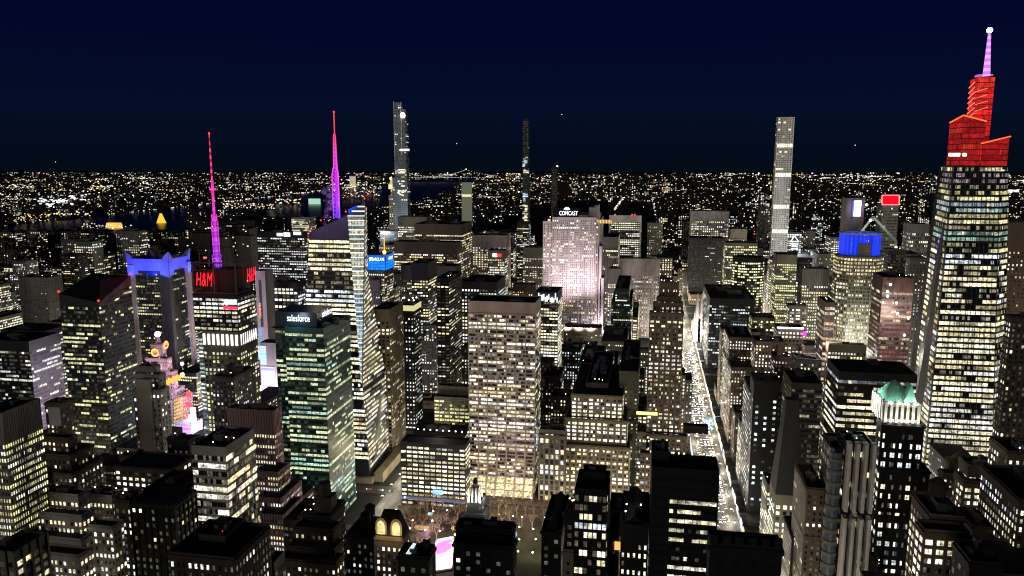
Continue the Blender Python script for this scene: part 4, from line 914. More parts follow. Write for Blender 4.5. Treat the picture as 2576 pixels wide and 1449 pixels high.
lamp('wing_glow', at(1660, 845, 1330), 60000, (1, .8, .72), 6)
T('office_tower', 'black tower of bright rows in a pale stone frame', [(1533, 1613, 552, 2040, 1618)], dict(ST['off'], wall='black', fh=5.5, bay=5, p=.78, pal='w', sp=8, s=1.1), 645, 'the pale-framed black tower', clutter=1)
def frame_it():
    o = [q for q in COL.objects if q.get('label', '').startswith('black tower of bright rows')][0]; org = tuple(o.location); Y = 2038
    a = at(1614, 548, Y); xl = xof(1532, Y, a.z); mb = MB(); mb.box(xl, a.x, Y, Y + 3, a.z - 12, a.z + 6); mb.box(xl, xl + 4, Y, Y + 3, 0, a.z - 12); mb.box(a.x - 4, a.x, Y, Y + 3, 0, a.z - 12); mb.build('stone_frame', WALL['white'], o, org)
    for px_ in (1547, 1590, 1597): beacon(o, org, at(px_, 540, 2050), 1.6, s=5)
frame_it()
T('office_tower', 'slim olive tower of tiny windows right of the pale-framed tower', [(1629, 1668, 562, 2060, 1672)], dict(ST['masolive'], p=.28, fh=5, bay=5), 640, 'the slim olive tower')
T('office_tower', 'small grey tower with a blank cap and red roof lights beside the floodlit slab', [(1516, 1556, 598, 1480, 1560)], dict(ST['offlit'], p=.30, wall='pinkstone', sp=16), 700, 'the small grey-capped tower')
T('stone_tower', 'pale stone tower with a ribbed dark crown band and even rows of warm windows', [(1558, 1660, 654, 1400, 1679)], dict(ST['rock'], p=.62, sp=30, fh=4.3, bay=3.3, pal='w', wall='pinkstone', s=.95), 880, 'the ribbed-crown stone tower', clutter=2)
T('stone_tower', 'lower ribbed wing left of the ribbed-crown stone tower', [(1530, 1560, 678, 1380, -20)], dict(ST['rock'], p=.62, sp=26, fh=4.3, bay=3.3, pal='w'), 830, 'the lower ribbed wing')
T('office_tower', 'dark glass tower with a jagged top in front of the lower ribbed wing', [(1548, 1583, 728, 1180, 1590), (1538, 1590, 762, 1175, 1594)], dict(ST['offdk'], p=.16, wall='glass', pal='g'), 870, 'the jagged dark glass tower', clutter=3)
T('office_tower', 'glittering office tower with a dark roof and hanging white lights beside the beige gridded tower', [(1346, 1404, 738, 1040, 1414)], dict(ST['glasslit'], bay=3.8, n=1, pw=.82, ph=.55, fh=4.4, p=.85, sp=12, pal='w', s=1.1), 905, 'the glittering dark-roofed tower', clutter=2)
def hang():
    o = [q for q in COL.objects if q.get('label', '').startswith('glittering office tower')][0]; org = tuple(o.location); Y = 1039; rg = random.Random(6); mb = MB()
    for k in range(14):
        g = at(1347 + k * 4.2, rg.uniform(744, 757), Y); h = rg.uniform(2, 5); mb.box(g.x - .7, g.x + .7, Y - .8, Y - .2, g.z - h, g.z + h)
    mb.build('hanging_lights', emis('cold_white', (.85, .95, 1.0), 1.8), o, org)
hang()
T('low_block', 'tan low wing with a long row of small windows below the floodlit slab', [(1418, 1513, 828, 1225, 1516)], dict(ST['mas'], p=.12, sp=9, pal='w'), 878, 'the tan low wing', clutter=2)
T('low_block', 'bright white gridded block low in front of the tan wing', [(1464, 1502, 870, 1120, 1505)], dict(ST['masgrey'], wall='white', p=.97, bay=3.6, pw=.6, ph=.6, fh=4.2, pal='k', s=1.2), 915, 'the bright white gridded block')
T('low_block', 'dark block speckled with cold white windows left of the white gridded block', [(1413, 1460, 880, 985, 1466)], dict(ST['masdk'], p=.5, pal='k'), 950, 'the dark speckled block', clutter=3, tanks=1)
T('low_block', 'grey block of bluish shop windows behind the warm-windowed block', [(1512, 1577, 862, 1080, 1582)], dict(ST['masgrey'], p=.35, pal='k', wall='olive'), 915, 'the bluish-windowed block', clutter=3, tanks=1)
T('low_block', 'small brown block of warm windows in the dark middle ground', [(1523, 1552, 922, 900, 1558)], dict(ST['masbrown'], p=.6, pal='o'), 975, 'the small warm-windowed block')
T('low_block', 'pale block with a white-lit row between roofs left of the crowned brown tower', [(1578, 1638, 882, 985, 1642)], dict(ST['masgrey'], p=.42, wall='olive', pal='c'), 935, 'the pale block left of the brown tower', clutter=3, tanks=1)
T('low_block', 'narrow glowing tan block right of the jagged dark glass tower', [(1590, 1605, 800, 1240, 1608)], dict(ST['maspair'], p=.9, pal='w'), 890, 'the narrow glowing block')
T('low_block', 'olive block with a long lit cornice row in the dark middle ground', [(1456, 1513, 918, 860, 1524)], dict(ST['masolive'], p=.5), 975, 'the olive corniced block', clutter=4, tanks=1)
T('low_block', 'dark low block with twelve white windows beside the beige tower', [(1365, 1408, 950, 850, 1418)], dict(ST['masdk'], p=.3), 1050, 'the low block with few windows', clutter=3, tanks=1)
T('low_block', 'dark roofs with a small tank behind the tan apartment-like tower', [(1385, 1440, 1000, 790, 1446)], dict(ST['masdk'], p=.22), 1050, 'the dark tanked roofs', clutter=4, tanks=2)
# park-side masonry row
T('stone_building', 'classical stone building with tall dark window bays between columns facing the park', [(1357, 1421, 1086, 690, 1424), (1357, 1421, 1100, 688, 1425)], dict(ST['offpier'], wall='tan', p=.30, bay=4.6, pw=.62, ph=.75, fh=5.2, sp=3, fin=(4.6, 1.3, .8), pal='w'), 1270, 'the classical columned building', clutter=3)
r_, o_, bx = T('masonry_tower', 'wide tan brick office building with paired bright windows and a plain rooftop box', [(1474, 1530, 968, 735, 1545), (1437, 1567, 1000, 708, 1576), (1422, 1578, 1062, 704, 1584), (1420, 1584, 1130, 699, 1590)], dict(ST['maspair'], p=.72, bay=5.6, fh=3.85, sp=4), 1290, 'the wide tan brick building', clutter=5)
T('masonry_tower', 'pale blank-topped slab tower rising behind the wide tan brick building', [(1558, 1607, 938, 742, 1616), (1570, 1610, 1060, 735, -20)], dict(ST['slab'], p=.32, fh=3.9, sp=14), 1290, 'the pale blank-topped slab')
r_, o_, bx = T('masonry_tower', 'tan brick building with a bright golden ledge of light across it', [(1604, 1653, 1042, 735, -24), (1602, 1655, 1092, 706, -30)], dict(ST['maspair'], p=.5, bay=5.2), 1290, 'the golden-ledged building')
mb = MB(); g0, g1 = at(1601, 1040, 702), at(1654, 1037, 702); mb.box(g0.x, g1.x, 702, 703, g0.z - 1.0, g0.z + 1.8); mb.build('lit_ledge', emis('ledge_gold', (1.0, .80, .30), 1.5), r_, o_)
# the crowned brown tower on the avenue
def brown_tower():
    r_, o_, bx = T('crowned_tower', 'tall brown brick tower with a fluted crown standing beside the bright avenue',
       [(1660, 1706, 716, 722, 1712), (1653, 1712, 752, 716, 1722), (1644, 1716, 766, 712, 1728), (1634, 1720, 790, 706, 1730), (1634, 1727, 1100, 700, 1742), (1610, 1735, 1150, 696, 1752)],
       dict(ST['mas'], wall='brown', bay=4.9, n=2, gap=.2, pw=.66, ph=.48, fh=4.0, p=.58, sp=4, pal='w', s=1.1), 1300, 'the tall crowned brown tower', 'tower', clutter=2)
    for i in (0, 1, 2):
        x0, x1, y0, y1, z = bx[i]; mb = MB(); n = 7
        for k in range(n + 1):
            x = lerp(x0, x1, k / n); mb.box(x - .7, x + .7, y0 - .9, y0, z - 22, z + 2.2); y = lerp(y0, y1, k / n); mb.box(x1, x1 + .9, y - .7, y + .7, z - 22, z + 2.2)
        mb.build('crown_fluting', WALL['brown'], r_, o_)
brown_tower()
# ---- foreground centre
def lantern_tower():
    r_, o_, bx = T('gothic_tower', 'black brick tower with a floodlit pale Gothic lantern crown above the park',
       [(1176, 1213, 1262, 482, 1222), (1170, 1218, 1300, 478, 1230), (1160, 1230, 1342, 472, 1240), (1152, 1236, 1400, 466, 1248)], dict(ST['blackm'], p=.14, pal='w', bay=3.8), 1400, 'the black Gothic tower', 'tower', clutter=0)
    x0, x1, y0, y1, z = bx[0]; cx_, cy_ = (x0 + x1) / 2, (y0 + y1) / 2 - 4; w = x1 - x0
    mb = MB(); zt = at(1195, 1214, 482).z
    mb.box(cx_ - w * .26, cx_ + w * .26, cy_ - w * .26, cy_ + w * .26, z, lerp(z, zt, .72)); mb.cyl(cx_, cy_, lerp(z, zt, .72), zt - 1, w * .2, w * .15, 8)
    for sx_ in (-1, -.33, .33, 1):
        for sy_ in (-1, 1):
            mb.bar((cx_ + sx_ * w * .38, cy_ + sy_ * w * .38, z), (cx_ + sx_ * w * .33, cy_ + sy_ * w * .33, lerp(z, zt, .62)), 1.3, w2=.9)
            mb.cyl(cx_ + sx_ * w * .33, cy_ + sy_ * w * .33, lerp(z, zt, .62), lerp(z, zt, .80), .8, .05, 6)
    mb.build('lantern_crown', WALL['pinkstone'], r_, o_)
    mb = MB(); mb.cyl(cx_, cy_, zt - 1, zt + 2.5, w * .19, w * .10, 8); mb.build('crown_cap', WALL['black'], r_, o_)
    for dx, dy in ((-7, -8), (7, -8), (9, 4)): lamp('crown_floodlight', (cx_ + dx, cy_ + dy, z + 1), 9000, (.92, 1, .86), 1.2, 'POINT', r_, o_)
lantern_tower()
T('masonry_block', 'big unlit block at the bottom centre in front of the Gothic tower', [(1146, 1290, 1338, 330, 1296), (1140, 1292, 1382, 318, 1300)], dict(ST['blackm'], p=.035), 1500, 'the big unlit block', clutter=3)
r_, o_, bx = T('masonry_block', 'black stepped brick building with rows of small white windows and dark rooftop huts', [(752, 828, 1306, 362, -22), (740, 838, 1338, 350, 858), (722, 842, 1388, 342, 864), (704, 846, 1422, 334, 866)], dict(ST['blackm'], wall='dkbrown', p=.45, bay=3.1, fh=3.8, pal='c', sp=5), 1500, 'the black stepped brick building', clutter=4, tanks=1)
x0, x1, y0, y1, z = bx[0]
mb = MB(); mb.box(x0 + 7, x0 + 16, y0 + 6, y0 + 14, z, z + 9); mb.cyl(x0 + 11, y0 + 10, z + 9, z + 16, 3.6, 3.2, 8); mb.build('roof_hut', WALL['dkbrown'], r_, o_)
T('masonry_block', 'dark block with domed roof huts left of the arched-dormer building', [(868, 940, 1356, 372, -24)], dict(ST['blackm'], p=.14, bay=3), 1500, 'the domed-hut block', clutter=3, tanks=2)
def dormer_block():
    r_, o_, bx = T('masonry_block', 'brown block with two lit arched dormers under a mansard roof', [(944, 1012, 1358, 352, 1028)], dict(ST['masbrown'], wall='brown', p=.5, bay=2.7, pal='w', sp=4), 1500, 'the arched-dormer building', clutter=1)
    x0, x1, y0, y1, z = bx[0]; zt = z + 13; mb = MB()
    A = [V(x0, y0, z + 1.2), V(x1, y0, z + 1.2), V(x1, y1, z + 1.2), V(x0, y1, z + 1.2)]; B = [V(x0 + 3, y0 + 4, zt), V(x1 - 3, y0 + 4, zt), V(x1 - 3, y1 - 4, zt), V(x0 + 3, y1 - 4, zt)]
    for k in range(4): mb.face([A[k], A[(k + 1) % 4], B[(k + 1) % 4], B[k]])
    mb.face(B); mb.build('mansard_roof', ROOF, r_, o_)
    for fx in (.22, .78):
        xc = lerp(x0, x1, fx); mb = MB(); N = 8; pts = [V(xc - 3, y0 + .3, z + 1.5), V(xc + 3, y0 + .3, z + 1.5)] + [V(xc + 3 * math.cos(math.pi * k / N), y0 + .3, z + 7 + 4 * math.sin(math.pi * k / N)) for k in range(N + 1)]
        mb.face(pts); mb.build('dormer', WALL['tan'], r_, o_)
        pts = [V(xc - 2, y0 + .1, z + 2), V(xc + 2, y0 + .1, z + 2)] + [V(xc + 2 * math.cos(math.pi * k / N), y0 + .1, z + 6.5 + 3 * math.sin(math.pi * k / N)) for k in range(N + 1)]
        mb = MB(); mb.face(pts, 0, (1.0, .72, .30)); mb.build('dormer_window', PANEF, r_, o_)
        lamp('dormer_glow', (xc, y0 - 4, z + 4), 1500, (1, .75, .4), 1, 'POINT', r_, o_)
dormer_block()
r_, o_, bx = T('masonry_block', 'black block with a sloping skylight at the bottom beside the rink', [(1000, 1078, 1408, 268, -10)], dict(ST['blackm'], p=.04), 1500, 'the skylight block', clutter=1)
x0, x1, y0, y1, z = bx[0]; mb = MB(); mb.face([(x0 + 3, y0 + 1, z + 1), (x0 + 5, y0 + 1, z + 1), (x0 + 6.5, y0 + 4, z + 4), (x0 + 5, y0 + 4.5, z + 4)], 0, (.7, .9, .85)); mb.build('skylight', PANEF, r_, o_)
r_, o_, bx = T('finned_tower', 'dark slab with thin pale vertical strips and one bright storey below its black top', [(1466, 1521, 1196, 302, -6), (1446, 1527, 1240, 290, -20)], dict(ST['off'], wall='black', bay=1.95, pw=.86, ph=.62, fh=3.9, p=.30, pal='w', sp=1, rc=.3, fin=(1.95, .28, .4)), 1500, 'the pale-stripped dark slab', 'tower', clutter=1, over={3: (.98, (.85, .9, 1), 1.0), 15: (.95, (1, .8, .5), .9)})
T('masonry_block', 'gabled black block left of the pale-stripped slab', [(1362, 1412, 1340, 345, -40)], dict(ST['blackm'], p=.02), 1500, 'the gabled black block', clutter=1)
def gable(lab, frac=1.0):
    o = [q for q in COL.objects if q.get('label', '') == lab][0]; b = [h for h in HERO if h[7]][-1][7][0]; x0, x1, y0, y1, z = b
    m_ = (x0 + x1) / 2; w = (x1 - x0) * .36; mb = MB(); h = (x1 - x0) * .34
    mb.face([(m_ - w, y0, z), (m_ + w, y0, z), (m_, y0, z + h)]); mb.face([(m_ + w, y0, z), (m_ + w, y1, z), (m_, y1, z + h), (m_, y0, z + h)]); mb.face([(m_ - w, y1, z), (m_ - w, y0, z), (m_, y0, z + h), (m_, y1, z + h)]); mb.face([(m_ + w, y1, z), (m_ - w, y1, z), (m_, y1, z + h)])
    mb.build('gable_roof', ROOF, o, tuple(o.location))
gable('gabled black block left of the pale-stripped slab')
T('masonry_block', 'dark side wing leaning out left of the pale-stripped slab', [(1420, 1446, 1300, 305, -16)], dict(ST['blackm'], p=.02), 1500, 'the dark side wing', clutter=0)
T('low_block', 'dark low library-side roof right of the pale-stripped slab', [(1532, 1640, 1300, 470, -30)], dict(ST['blackm'], p=.02), 1300, 'the dark low roof', clutter=3)
r_, o_, bx = T('masonry_block', 'small gabled black building with rows of cold windows', [(1562, 1632, 1322, 300, -30)], dict(ST['blackm'], p=.62, bay=2.4, pal='c', sp=8), 1500, 'the small gabled black building', clutter=0)
gable('small gabled black building with rows of cold windows')
r_, o_, bx = T('low_block', 'little tan block with one glowing orange window', [(1531, 1558, 1342, 330, -20)], dict(ST['blank'], wall='tan', p=0), 1500, 'the little tan block', clutter=0)
x0, x1, y0, y1, z = bx[0]; mb = MB(); mb.box(x0 + 2.8, x0 + 5.6, y0 - .3, y0 - .1, z - 8, z - 4, 0, (1, .5, .15)); mb.build('window', LED, r_, o_)
T('low_block', 'little olive block with a blank lit wall at the bottom centre', [(1416, 1443, 1390, 300, -20)], dict(ST['blank'], wall='olive', p=0), 1500, 'the little olive block', clutter=0)
# black ribbon-lit slab and its taller core
def ribbon_slab():
    r_, o_, bx = T('ribbon_slab', 'black office slab with bright ribbon windows and a taller blank core at its left', [(1639, 1683, 1142, 306, -12), (1640, 1810, 1192, 298, -15)], dict(ST['black'], p=0, dim=0), 1500, 'the black ribbon-windowed slab', 'tower', clutter=2)
    x0, x1, y0, y1, z = bx[1]; rng = random.Random(31); xs = xof(1687, 298, z)
    ov = {0: (.98, (1, .92, .65), .8), 1: (.8, (1, .9, .6), .8), 2: (.95, (1, .9, .6), 1), 3: (.7, (.8, .8, .6), .5), 4: (.5, (1, .9, .5), .6), 5: (.05, (1, 1, .8), .8), 6: (.3, (1, .95, .8), .9), 7: (.95, (1, .95, .75), 1.0), 8: (.9, (1, .95, .8), 1.0), 9: (.4, (1, .9, .6), .9), 10: (.35, (1, .95, .8), .9), 11: (.3, (1, .9, .7), .8), 12: (.5, (1, .95, .7), .8)}
    f = facade(V(xs, y0, 0), V(xs, y0, z - 10), V(x1 - .4, y0, 0), V(x1 - .4, y0, z - 10), dict(ST['black'], bay=3.0, n=2, p=.42, ph=.40, fh=4.05, sp=1, pal='w', dim=.3), rng, ov)
    windows(r_, o_, [f], 'b', 1500)
    mb = MB(); g = at(1744, 1160, 332 + 12); mb.box(g.x - 5, g.x + 6, 343, 347, z, z + 3.5); mb.build('roof_unit', METAL, r_, o_)
    lamp('red_sign_glow', at(1822, 1300, 326), 2500, (1, .02, .02), 2)
ribbon_slab()
# crenellated black tower bottom
def crenel():
    r_, o_, bx = T('masonry_block', 'unlit black building with a crenellated parapet at the bottom edge', [(1786, 1968, 1388, 215, -6)], dict(ST['blackm'], p=0, dim=0), 1500, 'the crenellated black building', clutter=0)
    x0, x1, y0, y1, z = bx[0]; mb = MB(); n = 6; p_ = (x1 - x0) / (n - .4)
    for k in range(n): mb.box(x0 + k * p_, x0 + k * p_ + p_ * .6, y0 - .1, y0 + 1.6, z + 1.2, z + 3.4)
    mb.build('parapet', WALL['black'], r_, o_)
crenel()

# ---- right of the avenue
def slender(name, label, l, r, t, Y, d, st, short, base=None, **kw):
    return T(name, label, [(l, r, t, Y, -d)], st, 640, short, 'tower', clutter=0, mode='n', **kw)
def grid_sliver():
    r_, o_, bx = slender('sliver_tower', 'very tall thin white gridded tower against the sky with lit mechanical bands', 1958, 1998, 296, 1811, 28, 'white432', 'the white gridded sliver tower', p=.06)
    x0, x1, y0, y1, z = bx[0]; mb = MB(); rg = random.Random(1)
    for py in (308, 326, 366, 382, 425, 440, 477, 520, 582):
        zz = at(1978, py, 1811).z; big = py in (366, 440, 520, 582)
        for k in range(6):
            if big or rg.random() < .4:
                c = (1, .93, .7) if big else (1, .9, .6); q = rg.uniform(.9, 1.6)
                mb.box(lerp(x0, x1, (k + .12) / 6), lerp(x0, x1, (k + .88) / 6), y0 - 1.3, y0 - .9, zz - (4 if big else 1.6), zz + (4 if big else 1.6), 0, tuple(v * q for v in c))
    o = mb.build('lit_band', LED, r_, o_)
    # open dark drum floors and white frame
    mb = MB()
    for k in range(7): x = lerp(x0, x1, k / 6); mb.box(x - .9, x + .9, y0 - .7, y0 - .1, 0, z + 1)
    for k in range(int(z / 4.75)): mb.box(x0, x1, y0 - .6, y0 - .1, z - k * 4.75 - 1.0, z - k * 4.75 + .6)
    mb.build('window_frame', WALL['white'], r_, o_)
    lamp('frame_glow', ((x0 + x1) / 2, y0 - 160, 150), 5e5, (.9, .95, 1), 10)
grid_sliver()
def tall_glass():
    Y = 1885
    r_, o_, bx = T('sliver_tower', 'tallest glass sliver tower rising beside the river with a bright lamp near its top', [(991, 1010, 259, Y, 1013), (991, 1019, 276, Y - 4, 1026), (993, 1022, 395, Y - 8, 1029), (987, 1024, 448, Y - 12, 1031)],
      dict(ST['off'], wall='blueglass', p=.14, fh=5, bay=5.2, pal='w', s=.8), 548, 'the tallest sliver tower', 'tower', clutter=0, mode='n')
    x0, x1, y0, y1, z = bx[0]; g = at(1013, 290, Y - 9); mb = MB(); mb.ball(g, 6.5, 10); mb.build('hoist_lamp', emis('lamp_white', (1, .98, .92), 5), r_, o_)
    mb = MB(); rg = random.Random(7)
    for (px_, py_, w, h) in ((1013, 377, 12, 5), (1004, 377, 5, 3), (1008, 493, 0, 0), (1013, 427, 0, 0)):
        if w: g = at(px_ + 5, py_, Y - 10); mb.box(g.x - w, g.x + w, g.y, g.y + 1, g.z - h / 2, g.z + h / 2, 0, (1.1, 1.1, .9))
    for k in range(26):
        g = at(rg.uniform(1001, 1021), rg.uniform(478, 492) if k < 16 else rg.choice([427, 433, 456, 468]), Y - 13); mb.box(g.x - 2.2, g.x + 2.2, g.y, g.y + .6, g.z - 1.6, g.z + 1.6, 0, (1, .95, .7))
    for py_ in (427, 435): g0, g1 = at(1001, py_, Y - 12.5), at(1019, py_, Y - 12.5); mb.box(g0.x, g1.x, g0.y, g0.y + 1, g0.z - 1, g0.z + 1.4, 0, (.9, 1, 1))
    mb.build('lit_band', LED, r_, o_)
    mb = MB(); mb.box(x0 - 1.2, x0 + .5, Y - 2, Y - .2, 0, z + 4); mb.box(x1 - 1, x1 + .6, Y - 6, Y - 4.5, 0, z + 2); mb.build('corner_rail', WALL['white'], r_, o_)
    lamp('tower_glow', (x0 + 10, Y - 170, 160), 5e5, (.8, .9, 1), 8)
tall_glass()
T('sliver_tower', 'slim old brick tower with a small lit golden cap left of the tallest sliver tower', [(982, 992, 470, 1960, -30), (978, 994, 492, 1955, -30)], dict(ST['res'], p=.3, fh=5, bay=6, wall='tan'), 548, 'the gold-capped slim tower', 'tower', clutter=0, mode='n')
o_ = [q for q in COL.objects if q.get('label', '').startswith('slim old brick tower')][0]; g = at(985, 462, 1960); mb = MB()
mb.box(g.x - 7, g.x + 7, 1955, 1966, g.z - 14, g.z - 2, 0, (1, .78, .35)); mb.cyl(g.x, 1960, g.z - 2, g.z + 20, 6, .5, 8, 0, (.6, .45, .2)); mb.ball((g.x, 1954, g.z + 14), 3.5, 6, 0, (2, 1.8, 1.2)); mb.build('lit_cap', LED, o_, tuple(o_.location))
def feather():
    Y = 1880; r_, o_, bx = T('sliver_tower', 'thin dark tower with lit glass patches halfway up, a black blade against the sky', [(1315, 1329, 300, Y + 8, -18), (1315, 1330, 420, Y + 4, -22), (1314, 1330, 520, Y, -26)], dict(ST['offdk'], wall='black', p=.02, pal='k', s=.8), 640, 'the thin black blade tower', 'tower', clutter=0, mode='n', seed=2)
    mb = MB(); rg = random.Random(11)
    for (py0, py1, n, c) in ((394, 418, 12, (.55, .8, .85)), (428, 434, 8, (1, .9, .6)), (486, 512, 8, (.6, .8, .9)), (515, 640, 60, (1, .92, .65))):
        for k in range(n):
            g = at(rg.uniform(1317, 1327), rg.uniform(py0, py1), Y - 1); q = rg.uniform(.3, 1.1); mb.box(g.x - 3, g.x + 3, g.y, g.y + .6, g.z - 1.5, g.z + 1.5, 0, tuple(v * q for v in c))
    mb.build('lit_band', LED, r_, o_)
feather()
T('sliver_tower', 'short black sliver tower right of the thin blade tower', [(1388, 1400, 420, 1920, -22)], dict(ST['offdk'], wall='black', p=.01), 530, 'the short black sliver', 'tower', clutter=0, mode='n')
o_ = [q for q in COL.objects if q.get('label', '').startswith('short black sliver')][0]; beacon(o_, tuple(o_.location), at(1402, 418, 1920), 2.0, (1, .95, .8), 3)
T('office_tower', 'white-piered office tower with a striped crown in the upper right middle distance', [(1740, 1834, 532, 2050, -50)], dict(ST['offpier'], wall='pinkstone', p=.55, fh=6, bay=5, sp=24, fin=(7, 1.5, 1.2), pal='w'), 596, 'the stripe-crowned tower')
T('office_tower', 'unlit black tower left of the stripe-crowned one', [(1718, 1770, 556, 1760, -50)], dict(ST['blackm'], p=.02), 640, 'the unlit black tower', clutter=1)
T('office_tower', 'tall black slab nearly unlit in front of the stripe-crowned tower', [(1736, 1824, 600, 1480, -50)], dict(ST['offdk'], wall='black', p=.05), 745, 'the nearly unlit black slab', clutter=1)
T('office_tower', 'tan block with one row of lights beside a white roof lamp', [(1838, 1880, 577, 1880, -40)], dict(ST['offlit'], wall='tan', p=.3, fh=6, sp=18), 608, 'the tan one-row block', clutter=1)
T('office_tower', 'olive office tower packed with lit rows behind the round tower', [(1826, 1906, 612, 1500, -40)], dict(ST['offlit'], wall='olive', p=.66, pal='y', fh=5, sp=4), 700, 'the olive lit-row tower')
T('office_tower', 'dark-topped tower with a small pale triangle of light on its roof', [(1955, 2006, 642, 1320, -40)], dict(ST['off'], wall='olive', p=.55, pal='y', sp=14), 745, 'the triangle-lit tower')
def tri():
    o = [q for q in COL.objects if q.get('label', '').startswith('dark-topped tower with a small')][0]; org = tuple(o.location); a, b, c = at(1989, 608, 1322), at(2009, 608, 1322), at(1999, 593, 1322); mb = MB()
    for p, q in ((a, b), (b, c), (c, a)): mb.bar(p, q, 1.6, 0, (.95, 1, 1))
    mb.build('triangle_light', LED, o, org)
    mb = MB()
    for py, w in ((614, 11), (620, 9), (626, 10)): p, q = at(2000 - w, py, 1321), at(2000 + w * .8, py, 1321); mb.box(p.x, q.x, p.y, p.y + 1, p.z - 1, p.z + 1.4, 0, (.8, .9, 1.0))
    mb.box(a.x, b.x, 1323, 1335, at(2000, 632, 1322).z - 60, at(2000, 632, 1322).z, 0, (0, 0, 0)); mb.build('strip_light', LED, o, org)
tri()
def round_tower():
    Y = 1360; a = at(1887, 648, Y); x0, x1 = xof(1846, Y, a.z), xof(1928, Y, a.z); cx_, cy_ = (x0 + x1) / 2, Y + 20; rx, ry = (x1 - x0) / 2, 20
    org = (cx_, cy_, 0); rt = empty('round_tower', org, 'oval office tower with bright curved storeys in the right middle distance', 'tower'); rng = random.Random(5)
    P = [V(cx_ + rx * math.cos(R(t)), cy_ + ry * math.sin(R(t)), 0) for t in range(0, 360, 15)]; mb = MB(); n = len(P)
    for i in range(n): mb.face([P[i], P[(i + 1) % n], P[(i + 1) % n] + V(0, 0, a.z), P[i] + V(0, 0, a.z)])
    mb.build('wall', WALL['black'], rt, org); mb = MB(); mb.face([p + V(0, 0, a.z) for p in P]); mb.build('roof', ROOF, rt, org)
    fs = []; floors = {}
    for i in range(12, 24): 
        p, q = P[i], P[(i + 1) % n]; fs += facade(p, p + V(0, 0, a.z), q, q + V(0, 0, a.z), dict(ST['off'], p=.66, pal='y', sp=8, fh=4.8, bay=4.5), rng)
    windows(rt, org, [fs], 'n', 745); HERO.append((1845, 1929, 640, 745, Y, [(x0, x1, Y, Y + 40)], 'the oval tower', None))
round_tower()
T('office_tower', 'grey slim tower behind the white gridded sliver tower', [(1909, 1938, 522, 2150, -30)], dict(ST['res'], wall='grey', p=.10, fh=6, bay=6), 620, 'the grey slim tower')
T('office_tower', 'black-crowned tower with vertical piers and bright rows right of the triangle-lit tower', [(2020, 2086, 678, 1020, 2012)], dict(ST['offpier'], wall='grey', p=.72, sp=20, pal='w', s=1.1), 760, 'the black-crowned piered tower')
T('office_tower', 'dim blue-lit topped slab behind the black-crowned tower', [(2056, 2092, 640, 1500, -40)], dict(ST['masgrey'], p=.2), 700, 'the dim slab')
T('office_tower', 'dark office block with dashes of white light right of the cathedral spires', [(1786, 1900, 752, 1120, 1770)], dict(ST['off'], wall='black', bay=3.6, p=.42, fh=4.6, pal='k', sp=9, s=.9), 830, 'the dark dash-lit block', clutter=3)
T('office_tower', 'brown block of pinkish windows just behind the cathedral spires', [(1735, 1786, 742, 1500, -40)], dict(ST['masbrown'], p=.75, pal='o', bay=5, fh=5), 800, 'the pinkish-windowed block')
T('masonry_block', 'block with a white-lit roof line and a violet corner sign', [(1957, 2022, 826, 905, 1948)], dict(ST['offlit'], wall='grey', p=.85, bay=4, fh=4.4, pal='w', sp=3, s=1.1), 960, 'the white-roof-lined block', clutter=2)
def violet():
    o = [q for q in COL.objects if q.get('label', '').startswith('block with a white-lit roof')][0]; org = tuple(o.location); Y = 904
    a, b = at(1955, 824, Y), at(2022, 824, Y); mb = MB(); mb.box(a.x, b.x, Y - .6, Y, a.z - .6, a.z + .8); mb.build('roof_light_line', emis('lamp_white', (1, .98, .92), 5), o, org)
    a, b = at(2019, 846, Y - 2), at(2029, 834, Y - 2); mb = MB(); mb.box(a.x, b.x, Y - 2, Y - 1, a.z, b.z); mb.build('violet_sign', emis('violet', (.8, .06, .8), 1.3), o, org)
violet()
T('masonry_block', 'tower of tan gridded windows with a pale light box left of the octagonal tower', [(1985, 2032, 770, 990, 1978)], dict(ST['maspair'], p=.6, wall='olive', pal='w'), 830, 'the tan gridded tower')
T('masonry_block', 'white-lit stepped block with rows of yellow lights in the right middle', [(1893, 1950, 800, 1060, 1885)], dict(ST['maspair'], p=.6, wall='olive', pal='y'), 870, 'the yellow-rowed block')
T('masonry_block', 'grey gridded block of white panels among brown blocks', [(1893, 1930, 838, 960, 1886)], dict(ST['maspair'], wall='white', p=.5, pal='w'), 905, 'the white-panelled block')
